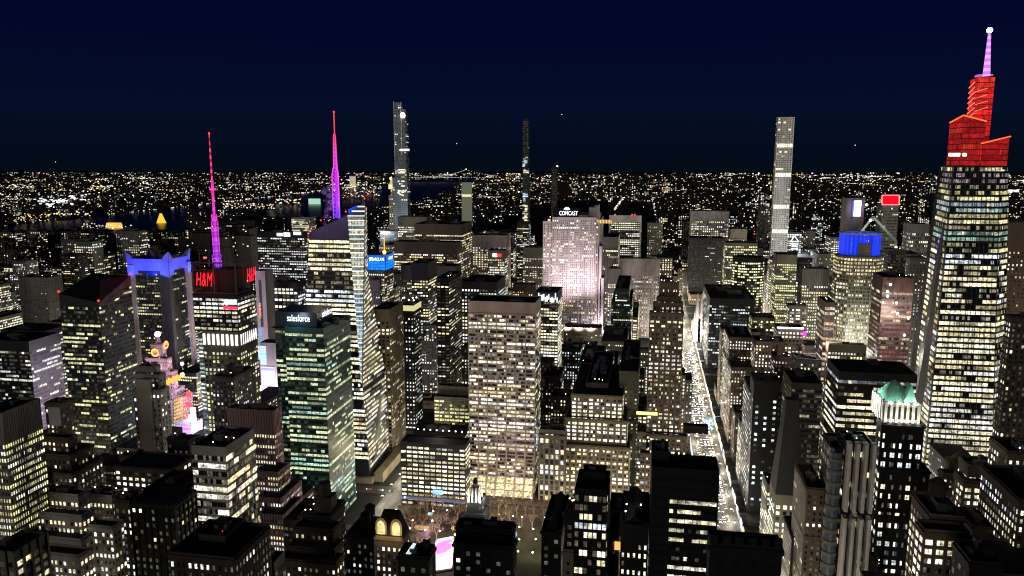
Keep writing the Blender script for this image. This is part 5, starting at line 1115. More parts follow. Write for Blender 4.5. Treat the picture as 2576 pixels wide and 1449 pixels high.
for (l, r, t, Y, b, st_, p_, lab, sh) in (
  (1768, 1816, 858, 960, -30, 'masbrown', .55, 'brown brick block behind the brightest stretch of the avenue', 'the brown avenue block'),
  (1835, 1894, 850, 905, 1822, 'masbrown', .6, 'tall brown block with a pale roof wall right of the avenue', 'the tall brown block with the pale roof wall'),
  (1816, 1838, 830, 1010, -30, 'masolive', .5, 'slim olive block of stacked windows right of the avenue', 'the slim olive block'),
  (1840, 1900, 925, 805, 1820, 'masbrown', .5, 'wide brown apartment-like block with warm windows below the pale-walled one', 'the wide warm brown block'),
  (1901, 1976, 860, 865, 1892, 'masbrown', .55, 'brown block with a crenellated roof and two white lamps', 'the brown two-lamp block'),
  (1950, 1990, 900, 800, 1940, 'masdk', .3, 'dark block with two bright storeys beside the brown two-lamp block', 'the dark two-storey-lit block'),
  (1803, 1840, 985, 770, -28, 'masbrown', .6, 'small brown block with one row of orange windows by the avenue', 'the small orange-rowed block'),
  (1850, 1886, 1040, 700, -25, 'masdk', .12, 'narrow dark roofed block in the canyon right of the avenue', 'the narrow dark roofed block'),
  (1866, 1892, 1075, 640, -25, 'offlit', .8, 'small bright office block squeezed left of the black punched-window tower', 'the small bright office block'),
  (1829, 1862, 1150, 885, -22, 'masolive', .08, 'slanting lit party wall beside the avenue canyon', 'the lit party wall'),
  (2004, 2068, 905, 760, 1992, 'masgrey', .2, 'flat-roofed grey building with a pale wall left of the pink-lit glass slab', 'the flat grey building'),
  (1930, 1990, 1222, 480, 1918, 'offlit', .8, 'tan building front with wide glowing white windows below the pyramid roof', 'the wide glowing-windowed building')):
    T('masonry_block', lab, [(l, r, t, Y, b)], dict(ST[st_], p=p_), 1300, sh, clutter=3, tanks=1 if Y < 900 else 0)
T('office_tower', 'black tower punched with white square windows and a grey box on its roof', [(1897, 1963, 958, 600, -20), (1888, 1990, 985, 572, -40)], dict(ST['blackm'], p=.52, bay=7.2, pw=.36, ph=.44, fh=5.2, sp=16, pal='k'), 1215, 'the black punched-window tower', 'tower', clutter=1)
T('office_tower', 'dark olive slab with faint bands right of the black punched-window tower', [(1992, 2070, 966, 612, -40)], dict(ST['glass'], wall='dkbrown', p=.05, dim=.5, pal='y'), 1215, 'the dark olive slab', 'tower', clutter=2)
def pyramid_block():
    r_, o_, bx = T('masonry_block', 'building with a dark pyramid roof and brightly lit bays below it', [(1950, 2020, 1248, 430, -22), (1936, 2044, 1300, 424, -26)], dict(ST['offlit'], wall='olive', p=.62, bay=5, n=1, pw=.6, ph=.6, fh=4.6, sp=6, pal='w'), 1500, 'the pyramid-roofed building', clutter=0)
    x0, x1, y0, y1, z = bx[0]; t = at(1968, 1168, 440).z; cx_, cy_ = (x0 + x1) / 2, (y0 + y1) / 2; w = (x1 - x0) * .22; mb = MB()
    A = [V(x0, y0, z + 1.2), V(x1, y0, z + 1.2), V(x1, y1, z + 1.2), V(x0, y1, z + 1.2)]; B = [V(cx_ - w, cy_ - w, t), V(cx_ + w, cy_ - w, t), V(cx_ + w, cy_ + w, t), V(cx_ - w, cy_ + w, t)]
    for k in range(4): mb.face([A[k], A[(k + 1) % 4], B[(k + 1) % 4], B[k]])
    mb.face(B); mb.build('pyramid_roof', wallmat('slate', (.035, .035, .036), .7), r_, o_)
pyramid_block()
T('masonry_block', 'plain brown block right of the pyramid-roofed building', [(2030, 2075, 1230, 470, -40)], dict(ST['masbrown'], p=.05), 1350, 'the plain brown block')
T('masonry_block', 'black stepped building with two tiny lit windows at the lower right', [(2022, 2072, 1296, 512, -22), (1992, 2076, 1352, 497, -30)], dict(ST['blackm'], p=.035, pal='o'), 1500, 'the black stepped building', clutter=3)
# octagonal tower with the blue glass crown
def octagon():
    Y = 985; zc = at(2170, 646, Y).z; zt = at(2172, 592, Y).z; xl, xr = xof(2114, Y, zc), xof(2231, Y, zc); w = xr - xl; d = 44; cx_, cy_ = (xl + xr) / 2, Y + d / 2
    org = (cx_, cy_, 0); rt = empty('octagonal_tower', org, 'octagonal office tower under a glowing blue glass crown', 'tower'); rng = random.Random(55)
    def oct_(hw, hd, c): return [V(cx_ - hw + c, cy_ - hd, 0), V(cx_ + hw - c, cy_ - hd, 0), V(cx_ + hw, cy_ - hd + c, 0), V(cx_ + hw, cy_ + hd - c, 0), V(cx_ + hw - c, cy_ + hd, 0), V(cx_ - hw + c, cy_ + hd, 0), V(cx_ - hw, cy_ + hd - c, 0), V(cx_ - hw, cy_ - hd + c, 0)]
    P = oct_(w / 2, d / 2, w * .22); mb = MB(); fs = []
    z_ = lambda p, z: V(p.x, p.y, z)
    for i in range(8):
        a, b = P[i], P[(i + 1) % 8]; mb.face([a, b, z_(b, zc), z_(a, zc)])
        if i in (0, 1, 7, 6):
            sm = dict(ST['maspair'], wall='olive', bay=4.2, n=2, pw=.72, ph=.55, fh=4.4, p=.62, sp=1.5, gap=.2, s=.95)
            fs.append(facade(a, z_(a, zc), b, z_(b, zc), sm, rng, {0: (.97, (1, .82, .45), 1.1), 1: (.9, (1, .82, .45), 1.0), 2: (.9, (1, .8, .42), 1.0), 3: (.85, (1, .8, .45), 1.0), 4: (.85, (1, .8, .45), 1.0), 5: (.3, (1, .8, .5), .8)}))
    mb.face([z_(p, zc) for p in P]); mb.build('wall', WALL['olive'], rt, org)
    windows(rt, org, fs, 'b', 885)
    Q = oct_(w * .42, d * .42, w * .18); mb = MB()
    for i in range(8):
        a, b = Q[i], Q[(i + 1) % 8]; n = 10
        for k in range(n):
            p, q = lerp(a, b, (k + .14) / n), lerp(a, b, (k + .86) / n); v = rng.uniform(.55, 1.2) * (1 if i % 2 == 0 else 1.25); zb = zc + (16 if i == 0 and 2 < k < 8 else 1)
            mb.face([z_(p, zb), z_(q, zb), z_(q, zt), z_(p, zt)], 0, (.015 * v, .045 * v, .80 * v))
    mb.build('glass_crown', LED, rt, org)
    q = z_(Q[0], 0); mb = MB(); mb.box(lerp(Q[0], Q[1], .28).x, lerp(Q[0], Q[1], .8).x, Q[0].y - 2, Q[0].y + 8, zc, zc + 16); mb.build('penthouse', WALL['olive'], rt, org)
    mb = MB()
    for i in range(8):
        a, b = Q[i], Q[(i + 1) % 8]; mb.bar(z_(a, zt + 1), z_(b, zt + 1), 1.6)
    mb.build('crown_rim', WALL['white'], rt, org)
    lamp('base_glow', at(2165, 885, 950), 160000, (1, .95, .82), 6)
    HERO.append((2098, 2230, 588, 885, Y, [(xl, xr, Y, Y + d)], 'the blue-crowned octagonal tower', None))
octagon()
r_, o_, bx = T('glass_slab', 'slab wrapped in reddish netting with strings of white work lamps right of the octagonal tower', [(2222, 2300, 700, 880, -40)], dict(ST['glasslit'], wall='redglass', bay=5, n=2, fh=5, p=.55, pal='o', s=.5, dim=1.2, sp=14), 905, 'the netted slab', 'tower', clutter=1, over={k: (2, (.36, .15, .12), .7) for k in (3, 7, 8, 9, 12, 13, 15, 16)})  # pinkish storeys are painted reflections put into glowing panes
mb = MB(); rg = random.Random(8)
for (px_, py_) in ((2233, 733), (2233, 745), (2255, 762), (2258, 788), (2275, 843), (2240, 716), (2285, 800)): mb.ball(at(px_, py_, 876), 1.4, 8)
mb.build('work_lamp', emis('lamp_white', (1, .98, .92), 5), r_, o_)
lamp('netting_glow', at(2262, 800, 855), 110000, (1, .72, .62), 5)
T('glass_slab', 'narrow pink-lit glass slab left of the octagonal tower', [(2076, 2102, 762, 800, 2058)], dict(ST['glasslit'], wall='redglass', bay=4, n=1, fh=5.2, p=.75, pal='o', s=.55, dim=.9), 935, 'the narrow pink-lit slab', 'tower', clutter=1)
lamp('netting_glow', at(2068, 850, 770), 60000, (1, .72, .66), 4)
def truss_tower():
    Y = 1180; r_, o_, bx = T('truss_tower', 'dark unfinished tower carrying a large pale diamond truss at its top', [(2225, 2318, 640, Y, -50)], dict(ST['offdk'], wall='dkbrown', p=.06), 760, 'the diamond-truss tower', 'tower', clutter=2)
    mb = MB(); ap = at(2196, 545, Y); ll = at(2152, 600, Y); rr = at(2254, 606, Y)
    mb.bar(ap, ll, 3); mb.bar(ap, rr, 3); mb.bar(ll, at(2158, 660, Y), 2.4); mb.bar(rr, at(2254, 690, Y), 2.4); mb.build('diamond_truss', WALL['grey'], r_, o_)
    mb = MB()
    for px_, py_, s_ in ((2190, 554, 3.4), (2180, 515, 3.2), (2254, 622, 3)): mb.ball(at(px_, py_, Y - 4), s_ * .7, 8)
    mb.build('work_lamp', emis('pale_lamp', (.9, 1, .85), 1.2), r_, o_)
    lamp('truss_glow', at(2196, 585, Y - 30), 60000, (.9, 1, .88), 5)
truss_tower()
r_, o_, bx = T('office_tower', 'grey tower with an intense white-blue sign near its top in the right distance', [(2130, 2176, 500, 1700, -40)], dict(ST['offdk'], wall='dkbrown', p=.12, sp=60), 595, 'the white-signed grey tower', 'tower', clutter=0)
x0, x1, y0, y1, z = bx[0]; g = at(2158, 522, 1698); mb = MB(); mb.box(g.x - 7.5, g.x + 6, 1697, 1698, g.z - 18, g.z + 14); mb.build('roof_sign', emis('sign_white_blue', (1.0, 1.0, 1.25), 3), r_, o_)
g = at(2148, 522, 1698); mb = MB(); mb.box(g.x - 3, g.x + 2, 1697.2, 1698, g.z - 19, g.z + 14); mb.build('roof_sign', emis('sign_blue', (.12, .18, 1.1), 1), r_, o_)
lamp('sign_glow', at(2158, 524, 1685), 50000, (.6, .6, 1), 6)
r_, o_, bx = T('office_tower', 'dark tower with a solid red lit panel across its top in the right distance', [(2219, 2262, 516, 1900, -40)], dict(ST['offdk'], wall='grey', p=.05, fh=7), 600, 'the red-panelled tower', 'tower', clutter=0)
g, g2 = at(2219, 515, 1898), at(2262, 491, 1898); mb = MB(); mb.box(g.x, g2.x, 1898, 1899, g.z, g2.z); mb.build('roof_sign', emis('sign_red', (.9, .004, .016), 1.2), r_, o_)
mb = MB()
for a_, b_ in (((2219, 491), (2262, 491)), ((2219, 515), (2262, 515)), ((2219, 491), (2219, 515)), ((2262, 491), (2262, 515))): mb.bar(at(*a_, 1897), at(*b_, 1897), 2.0)
mb.build('sign_edge', emis('sign_edge', (1, .25, .22), 1.4), r_, o_)
T('office_tower', 'plain dark tower right of the octagonal tower with mesh-like windows', [(2236, 2280, 632, 1080, -30)], dict(ST['offdk'], wall='dkbrown', p=.02), 700, 'the plain dark mesh tower', clutter=0)
T('office_tower', 'tower of small yellow windows tucked left of the red-topped skyscraper', [(2290, 2330, 650, 960, 2280)], dict(ST['masolive'], p=.5, pal='w', wall='grey'), 900, 'the small-yellow-windowed tower')
T('office_tower', 'slab with short bright uprights near its top left of the red-topped skyscraper', [(2292, 2338, 565, 1500, -40)], dict(ST['offpier'], p=.5, sp=14, fh=7), 650, 'the bright-upright slab')
T('office_tower', 'dim gridded tower at the right edge behind the red-topped skyscraper', [(2522, 2640, 560, 900, -50)], dict(ST['masolive'], wall='brown', p=.42, bay=4.2, fh=4.4, sp=30), 900, 'the dim gridded tower at the right edge')
T('masonry_tower', 'tall unlit brown tower along the right edge', [(2545, 2660, 800, 560, 2528)], dict(ST['masbrown'], wall='dkbrown', p=.18, bay=3.4), 1300, 'the tall unlit right-edge tower', 'tower')
# ---- the red-topped skyscraper
def red_top():
    Y = 690; rng = random.Random(101)
    zt = at(2455, 417, Y).z; z0 = 0.0
    zl = at(2344, 1000, Y).z
    def corner(px_hi, py_hi, px_lo, py_lo, y):
        a, b = at(px_hi, py_hi, y), at(px_lo, py_lo, y); d = (a - b) / (a.z - b.z); return b - d * b.z, b + d * (zt - b.z)
    B0, B1 = corner(2398, 440, 2343, 1000, Y); C0, C1 = corner(2514, 440, 2499, 1000, Y)
    A0, A1 = corner(2366, 470, 2303, 950, Y + 52); D0, D1 = corner(2536, 440, 2524, 1000, Y + 14)
    E0, E1 = D0 + V(4, 50, 0), D1 + V(-2, 36, 0)
    org = ((B0.x + C0.x) / 2, Y + 30, 0); rt = empty('skyscraper', org, 'tallest glass skyscraper at right with stepped red-lit crown and violet spire', 'skyscraper')
    loop0 = [B0, C0, D0, E0, A0 + V(0, 20, 0), A0]; loop1 = [B1, C1, D1, E1, A1 + V(0, 10, 0), A1]
    mb = MB()
    for i in range(6): j = (i + 1) % 6; mb.face([loop0[i], loop0[j], loop1[j], loop1[i]])
    mb.face(loop1); mb.build('wall', WALL['glass'], rt, org)
    st = dict(ST['vander'])
    ov = {0: (.55, (1, .9, .5), .9), 1: (.08, (.8, .7, .8), .4), 2: (.12, (1, .6, .7), .4), 3: (.15, (.9, .8, .6), .5), 4: (.5, (.95, .9, .35), .8), 5: (.4, (.9, .9, .4), .8), 6: (2, (.36, .46, .58), .62), 7: (.9, (.55, .75, .72), .7), 8: (.6, (.85, .75, .4), .5), 9: (2, (1, .88, .5), .9), 10: (.5, (1, .85, .5), .6), 11: (2, (.30, .52, .42), .7), 12: (2, (.36, .58, .46), .7), 13: (.05, (1, .9, .5), .4), 14: (.45, (1, .9, .5), .8)}
    fs = [facade(B0, B1, C0, C1, st, rng, ov, proud=.5), facade(A0, A1, B0, B1, dict(st, p=.62, bay=8), rng, ov, proud=1.2), facade(C0, C1, D0, D1, dict(st, bay=6, p=.5), rng, ov, proud=.8)]
    mull = []
    windows(rt, org, fs, 'b', 1180)
    mb = MB(); n = 11
    for k in range(1, n): a, b = lerp(B0, C0, k / n), lerp(B1, C1, k / n); mb.bar(a + V(0, -.4, 0), b + V(0, -.4, 0), .5)
    mb.build('mullions', METAL, rt, org)
    # crown tiers
    redst = dict(ST['glasslit'], pal='r', p=1.0, fh=4.4, bay=1.6, n=1, pw=.92, ph=.86, sp=1.0, dim=0, s=1.15, rc=.9)
    line = emis('crown_line', (1.0, .10, .02), 2.2)
    def tier(name, pl, pr, tl, tr, y, depth, side_px=None, k=1.0):
        zl_, zr_ = at(pl, tl, y).z, at(pr, tr, y).z; zb = zt - 3; L0, R0 = V(xof(pl, y, zl_), y, zb), V(xof(pr, y, zr_), y, zb); L1, R1 = V(L0.x, y, zl_), V(R0.x, y, zr_); depth = max(8, min(70, yof(depth, L1.x, zl_ - 6) - y))
        L0.x = xof(pl - (pl - 2400) * .0, y, zb) if False else L0.x
        mb = MB(); bl, br = V(L1.x, y + depth, zl_ + (-1 if name == 'top' else -4)), V(R1.x, y + depth, zr_)
        mb.face([L0, R0, R1, L1]); mb.face([V(L0.x, y + depth, zb), L0, L1, bl]); mb.face([R0, V(R0.x, y + depth, zb), br, R1]); mb.face([L1, R1, br, bl]); mb.face([V(R0.x, y + depth, zb), V(L0.x, y + depth, zb), bl, br])
        mb.build('crown_tier', WALL['glass'], rt, org)
        s2 = dict(redst, s=k); f = [facade(L0, L1, R0, R1, s2, rng, solid=True), facade(V(L0.x, y + depth, zb), bl, L0, L1, dict(s2, s=k * 1.2), rng, solid=True)]
        windows(rt, org, f, 'b', 450, PANEF)
        return L0, L1, R0, R1, bl
    t1 = tier('top', 2455, 2504, 194, 190, Y + 24, 2441, k=1.25)
    t2 = tier('mid', 2425, 2482, 290, 305, Y + 5, 2390, k=.55)
    t3 = tier('right', 2473, 2540, 360, 345, Y + 2, 2462, k=.75)
    mb = MB()
    for p, q in (((2389, 309), (2424, 290)), ((2424, 290), (2482, 305)), ((2468, 361), (2543, 343))): mb.bar(at(*p, Y + 1), at(*q, Y + 1), .9)
    mb.build('crown_light_line', line, rt, org)
    mb = MB()
    for k in range(7): mb.bar(at(2437 - k * 1.0, 222 + k * 13, Y + 20), at(2453 - k * .3, 206 + k * 13, Y + 20), .55)
    for k in range(4): mb.bar(at(2452, 280 - k * 16, Y + 20), at(2484, 270 - k * 16, Y + 20), .4)
    mb.build('stair_light_line', emis('stair_line', (1, .28, .18), 1.1), rt, org)
    mb = MB(); rg = random.Random(3)
    for k in range(10): g = at(2391 + rg.uniform(0, 24) + (30 if k > 7 else 0), 389, Y - 1); mb.box(g.x - 1.2, g.x + 1.2, g.y, g.y + .4, g.z - 1.2, g.z + 1.2)
    mb.build('deck_lamp', emis('lamp_white', (1, .98, .92), 5), rt, org)
    # spire
    a, b = at(2481, 196, Y + 30), at(2489.5, 82, Y + 30); mb = MB(); n = 14
    for i in range(n):
        p, q = lerp(a, b, i / n), lerp(a, b, (i + 1) / n); r0, r1 = lerp(3.1, 1.1, i / n), lerp(3.1, 1.1, (i + 1) / n); c = (.62, .20, .85) if i % 2 else (.85, .40, 1.0)
        mb.cyl(p.x, p.y, p.z, q.z, r0, r1, 8, 0, c, False)
        for j in range(len(mb.v) - 8, len(mb.v)): mb.v[j] = (mb.v[j][0] + q.x - p.x, mb.v[j][1], mb.v[j][2])
    mb.box(a.x - 6, a.x + 5, a.y, a.y + 8, a.z - 4, a.z + 3, 0, (.5, .12, .5)); mb.build('spire', LED, rt, org)
    mb = MB(); mb.ball(at(2489.5, 76, Y + 30), 2.3, 12); mb.build('spire_lamp', emis('spire_tip', (.9, .95, 1), 9), rt, org)
    HERO.append((2303, 2545, 78, 1180, Y, [(A0.x, D0.x, Y, Y + 90)], 'the red-topped skyscraper', None))
red_top()
# ---- right foreground
r_, o_, bx = T('office_block', 'broad dark-roofed office block with long lit storeys behind the green pyramid roof', [(2111, 2308, 938, 590, 2082)], dict(ST['black'], p=.74, bay=7.2, n=3, ph=.48, fh=4.9, sp=4, pal='w', rc=.75, s=1.0), 1110, 'the broad dark-roofed block', clutter=1, over={0: (1, (.20, .24, .27), .8), 9: (.1, (1, .9, .6), .8)})
x0, x1, y0, y1, z = bx[0]
T('office_block', 'small block with a slanted dark roof and pale side behind the broad dark-roofed block', [(2084, 2180, 868, 765, 2078)], dict(ST['offlit'], wall='olive', p=.4, sp=6), 892, 'the slant-roofed block', clutter=1)
def green_roof():
    r_, o_, bx = T('gothic_tower', 'black tower with a floodlit green copper pyramid roof and pale crown storeys',
       [(2218, 2326, 1068, 480, 2206), (2214, 2340, 1180, 476, 2200), (2206, 2352, 1300, 472, 2194)], dict(ST['blackm'], p=.5, bay=5.0, n=2, gap=.2, pw=.56, ph=.5, fh=6.0, sp=4, pal='c', s=1.4), 1500, 'the green-pyramid-roofed tower', 'tower', clutter=0)
    x0, x1, y0, y1, z = bx[0]; zc = at(2280, 1022, 482).z; xl, xr = xof(2216, 486, zc), xof(2326, 486, zc); yb = 486 + (xr - xl) * .95
    mb = MB(); mb.box(xl + 2, xr - 2, 486, yb, z, zc)
    for k in range(7):
        x = lerp(xl + 3, xr - 3, k / 6); mb.box(x - .8, x + .8, 485, 486.1, z, zc + 1.2); y = lerp(487, yb - 1, k / 6); mb.box(xl + 1, xl + 2.1, y - .8, y + .8, z, zc + 1.5)
    mb.box(xl + 1, xr - 1, 485.2, 486.5, zc - .4, zc + .9); mb.build('crown_storey', WALL['pinkstone'], r_, o_)
    mb = MB()
    for k in range(6):
        x = lerp(xl + 3, xr - 3, (k + .5) / 6); mb.box(x - .9, x + .9, 485.8, 486.0, z + 2, zc - 2); y = lerp(487, yb - 1, (k + .5) / 6); mb.box(xl + 1.9, xl + 2.0, y - .9, y + .9, z + 3, zc - 3)
    o = mb.build('crown_opening', WALL['black'], r_, o_)
    ap = at(2262, 953, 500).z; c = V((xl + xr) / 2 - 2, (486 + yb) / 2, ap); m = 2
    S = [V(xl + m, 487.5, zc), V(xr - m, 487.5, zc), V(xr - m, yb - 2, zc), V(xl + m, yb - 2, zc)]; U = [V(c.x - 2.5, c.y - 2, ap - 2), V(c.x + 2.5, c.y - 2, ap - 2), V(c.x + 2.5, c.y + 2, ap - 2), V(c.x - 2.5, c.y + 2, ap - 2)]
    mb = MB()
    for k in range(4):
        j = (k + 1) % 4; mb.face([S[k], S[j], U[j], U[k]])
        for i in range(1, 12): mb.bar(lerp(S[k], S[j], i / 12), lerp(U[k], U[j], i / 12), .28)
    for k in range(4): mb.face([U[k], U[(k + 1) % 4], V(c.x, c.y, ap)])
    g = S[0].lerp(S[1], .72); mb.face([g + V(-4, -.5, 0), g + V(4, -.5, 0), g + V(0, -.5, 12)]); mb.face([g + V(4, -.5, 0), g + V(0, 9, 11.6), g + V(0, -.5, 12)]); mb.face([g + V(-4, -.5, 0), g + V(0, -.5, 12), g + V(0, 9, 11.6)])
    mb.build('pyramid_roof', WALL['copper'], r_, o_)
    for k in range(4):
        lamp('crown_floodlight', (lerp(xl + 2, xr - 2, (k + .5) / 4), 480, z + 1.5), 2600, (.95, 1, .78), 1, 'POINT', r_, o_)
        lamp('roof_floodlight', (lerp(xl + 3, xr - 3, (k + .5) / 4), 485, zc + 1), 1900, (.85, 1, .85), .6, 'POINT', r_, o_)
    for k in range(3):
        lamp('crown_floodlight', (xl - 5, lerp(488, yb - 3, (k + .5) / 3), z + 1.5), 2600, (.95, 1, .78), 1, 'POINT', r_, o_); lamp('roof_floodlight', (xl - 1, lerp(489, yb - 4, (k + .5) / 3), zc + 1), 1900, (.85, 1, .85), .6, 'POINT', r_, o_)
green_roof()
def ribbed_deco():
    Y = 450
    r_, o_, bx = T('ribbed_tower', 'slender tower with thick white vertical ribs and bowed glass bays in the lower right', [(2128, 2196, 1116, Y + 6, -20), (2092, 2206, 1128, Y + 10, -24), (2080, 2210, 1400, Y + 8, 2072)], dict(ST['blackm'], wall='black', p=.14, bay=5, pw=.7, fh=6.2, pal='o'), 1500, 'the white-ribbed tower', 'tower', clutter=1)
    x0, x1, y0, y1, z = bx[0]; w = x1 - x0; mb = MB()
    zm = at(2160, 1298, Y).z
    for k in range(4):
        x = x0 + w * (.02 + k * .30)
        mb.box(x, x + 2.3, Y + 1.2, Y + 6, zm + 1.5, z + 2); mb.cyl(x + 1.15, Y + 1.4, zm + 1.5, z + 2, 1.15, n=10); mb.box(x, x + 2.3, Y + .4, Y + 6, 0, zm - 2); mb.cyl(x + 1.15, Y + .6, 0, zm - 2, 1.15, n=10)
    mb.build('vertical_rib', WALL['white'], r_, o_)
    mb = MB(); xb = (bx[1][0] + x0) / 2 - 1.0; rb = (x0 - bx[1][0]) / 2 + 1
    for f in range(16):
        zz = z - 12 - f * 7.4; mb.cyl(xb, Y + 9, zz, zz + 2.4, rb, n=16)
    mb.build('bowed_ledge', WALL['olive'], r_, o_)
    mb = MB(); mb.cyl(xb, Y + 9, 0, z - 6, rb - .5, n=16); mb.build('bowed_glass', WALL['blueglass'], r_, o_)
    mb = MB()
    for k in range(3): mb.box(bx[1][0] - 1.2 + k * .9, bx[1][0] - .7 + k * .9, Y + 7.6 - k * .3, Y + 12, 0, z - 4)
    mb.build('corner_mullions', WALL['white'], r_, o_)
ribbed_deco()
# lower right masonry
def stepped_pyramid():
    r_, o_, bx = T('masonry_block', 'tan building topped by a small stepped pyramid in the lower right', [(2390, 2452, 1165, 480, 2382), (2372, 2470, 1195, 474, 2362), (2362, 2480, 1235, 468, 2350)], dict(ST['mas'], wall='tan', p=.35, bay=3.0), 1320, 'the stepped-pyramid building', clutter=0)
    x0, x1, y0, y1, z = bx[0]; t = at(2418, 1124, 490).z; mb = MB(); n = 7
    for k in range(n): q = k / n * .42; mb.box(lerp(x0, x1, .1 + q), lerp(x0, x1, .9 - q), lerp(y0, y1, .1 + q), lerp(y0, y1, .9 - q), lerp(z, t, k / n), lerp(z, t, (k + 1) / n))
    mb.build('stepped_pyramid', WALL['tan'], r_, o_)
stepped_pyramid()
T('masonry_block', 'brown stepped block with rows of bright pairs right of the stepped pyramid', [(2436, 2540, 1175, 440, 2412), (2425, 2545, 1215, 432, 2400)], dict(ST['maspair'], wall='brown', p=.55, bay=5.2, sp=5), 1420, 'the bright-paired brown block', clutter=2)
T('masonry_block', 'square brown block with tight rows of lit windows at the lower right', [(2340, 2425, 1300, 285, -20), (2325, 2440, 1338, 275, 2318)], dict(ST['maspair'], wall='brown', p=.78, bay=3.3, fh=3.5, sp=3, s=1.3), 1500, 'the tight-rowed brown block', clutter=3, tanks=1)
T('masonry_block', 'dark brick block running back along the right edge with windows on its left side', [(2566, 2700, 1262, 325, 2470), (2520, 2700, 1449, 300, 2440)], dict(ST['masbrown'], wall='dkbrown', p=.62, bay=2.4, fh=3.6, pal='c'), 1500, 'the dark brick right-edge block', clutter=3)
T('masonry_block', 'brown block with a white-windowed corner high on the right edge', [(2536, 2640, 1140, 420, 2490)], dict(ST['masbrown'], p=.5, bay=3.4, pal='c'), 1300, 'the white-windowed corner block', clutter=2)
T('masonry_block', 'low black roof in the bottom right corner', [(2440, 2520, 1418, 250, -14)], dict(ST['blackm'], p=.05), 1500, 'the low black corner roof', clutter=2)
T('masonry_block', 'unlit brick block between the square brown block and the right edge', [(2446, 2500, 1330, 345, -20)], dict(ST['masdk'], p=.1), 1500, 'the unlit brick block', clutter=2)
def cathedral():
    for (px_, lab, sh) in ((1756, 'left cathedral spire tapering above the roofs beside the avenue', 'the left spire'), (1767, 'right cathedral spire tapering above the roofs beside the avenue', 'the right spire')):
        Y = 1390; g = at(px_, 745, Y); b = at(px_, 800, Y); mb = MB(); mb.cyl(g.x, Y, b.z, g.z + 6, 5.5, .4, 8); mb.box(g.x - 6, g.x + 6, Y - 6, Y + 6, 0, b.z)
        for sx_ in (-1, 1): mb.cyl(g.x + sx_ * 5, Y - 5, b.z, b.z + 14, 1.4, .1, 6)
        o = mb.build('church_spire', WALL['pinkstone']); tag(o, lab, 'spire')
    lamp('spire_floodlight', at(1762, 835, 1365), 160000, (1, .95, .85), 4)
cathedral()
# ================================================================== ground, streets, park
def st_y(s): return 80.5 * (s - 34) + 40
X5 = ground(1790, 1200).x
XA = {'5': X5, '6': X5 - 300, '7': X5 - 574, '8': X5 - 848, '9': X5 - 1122, '10': X5 - 1396, '11': X5 - 1650, 'mad': X5 + 152, 'park': X5 + 300, 'lex': X5 + 452, '3': X5 + 640, '2': X5 + 850, '1': X5 + 1060}
def sheet(name, pts, z, m, kind='structure'):
    mb = MB(); mb.face([(x, y, z) for x, y in pts]); return tag(mb.build(name, m), kind=kind)
GM = wallmat('ground_dark', (.02, .02, .02), .95, .2, .4, .01)
sheet('ground', [(-30000, -2000), (30000, -2000), (30000, 21500), (-30000, 21500)], 0, GM)
ROADM = wallmat('asphalt', (.045, .044, .043), .6, .5, .3, .2); PAVE = wallmat('pavement_concrete', (.13, .125, .12), .8, .3, .3, .3)
for k, a in (('5', 10.5), ('6', 10), ('7', 10), ('mad', 8)):
    x = XA[k]; sheet('pavement', [(x - a - 6, 60), (x + a + 6, 60), (x + a + 6, 2050), (x - a - 6, 2050)], .12, PAVE); sheet('road', [(x - a, 60), (x + a, 60), (x + a, 2050), (x - a, 2050)], .13, ROADM)
for s in range(36, 58):
    y = st_y(s); w = 9 if s == 42 else 5; sheet('street', [(XA['8'], y - w), (XA['park'], y - w), (XA['park'], y + w), (XA['8'], y + w)], .126, ROADM)
LINE = wallmat('road_paint', (.6, .6, .55), .7, .2, .2, 1)
for dx in (-5.5, -1.8, 1.8, 5.5):
    mb = MB()
    for k in range(150): y = 500 + k * 8; mb.face([(X5 + dx - .12, y, .136), (X5 + dx + .12, y, .136), (X5 + dx + .12, y + 3.5, .136), (X5 + dx - .12, y + 3.5, .136)])
    tag(mb.build('lane_line', LINE), kind='structure')
# ---- cars
CARP = [wallmat('car_paint_%d' % i, c, .3, .6, .05) for i, c in enumerate(((.02, .02, .022), (.5, .5, .5), (.75, .74, .70), (.60, .33, .02), (.12, .02, .02)))]
def car_mesh(paint, toward=True):
    me_name = 'car'; mb = MB(); mb.box(-.92, .92, -2.3, 2.3, .35, .85, 0); 
    mb.v += []
    b = len(mb.v); mb.v += [(-.85, -1.2, .85), (.85, -1.2, .85), (.85, 1.7, .85), (-.85, 1.7, .85), (-.7, -.5, 1.45), (.7, -.5, 1.45), (.7, 1.1, 1.45), (-.7, 1.1, 1.45)]
    for f, mi in (((0, 1, 5, 4), 1), ((1, 2, 6, 5), 1), ((2, 3, 7, 6), 1), ((3, 0, 4, 7), 1), ((4, 5, 6, 7), 0)): mb.f.append(tuple(b + q for q in f)); mb.m.append(mi); mb.c.append((0, 0, 0))
    for x in (-.85, .85):
        for y in (-1.45, 1.4): mb.box(x - .12, x + .12, y - .33, y + .33, 0, .66, 2)
    return mb
hl = emis('headlight', (1, .96, .88), 22); tl = emis('taillight', (1, .03, .02), 6)
protos = []
for i, p in enumerate(CARP):
    body = car_mesh(p).build('body', [p, WALL['glass'], METAL])
    mb = MB(); mb.box(-.85, -.40, -2.42, -2.28, .5, .8); a = mb.build('headlight', hl); mb = MB(); mb.box(.40, .85, -2.42, -2.28, .5, .8); b = mb.build('headlight', hl)
    mb = MB(); mb.box(-.85, -.45, 2.28, 2.38, .55, .8); c = mb.build('taillight', tl); mb = MB(); mb.box(.45, .85, 2.28, 2.38, .55, .8); d = mb.build('taillight', tl)
    protos.append((body, a, b, c, d))
CARS = []
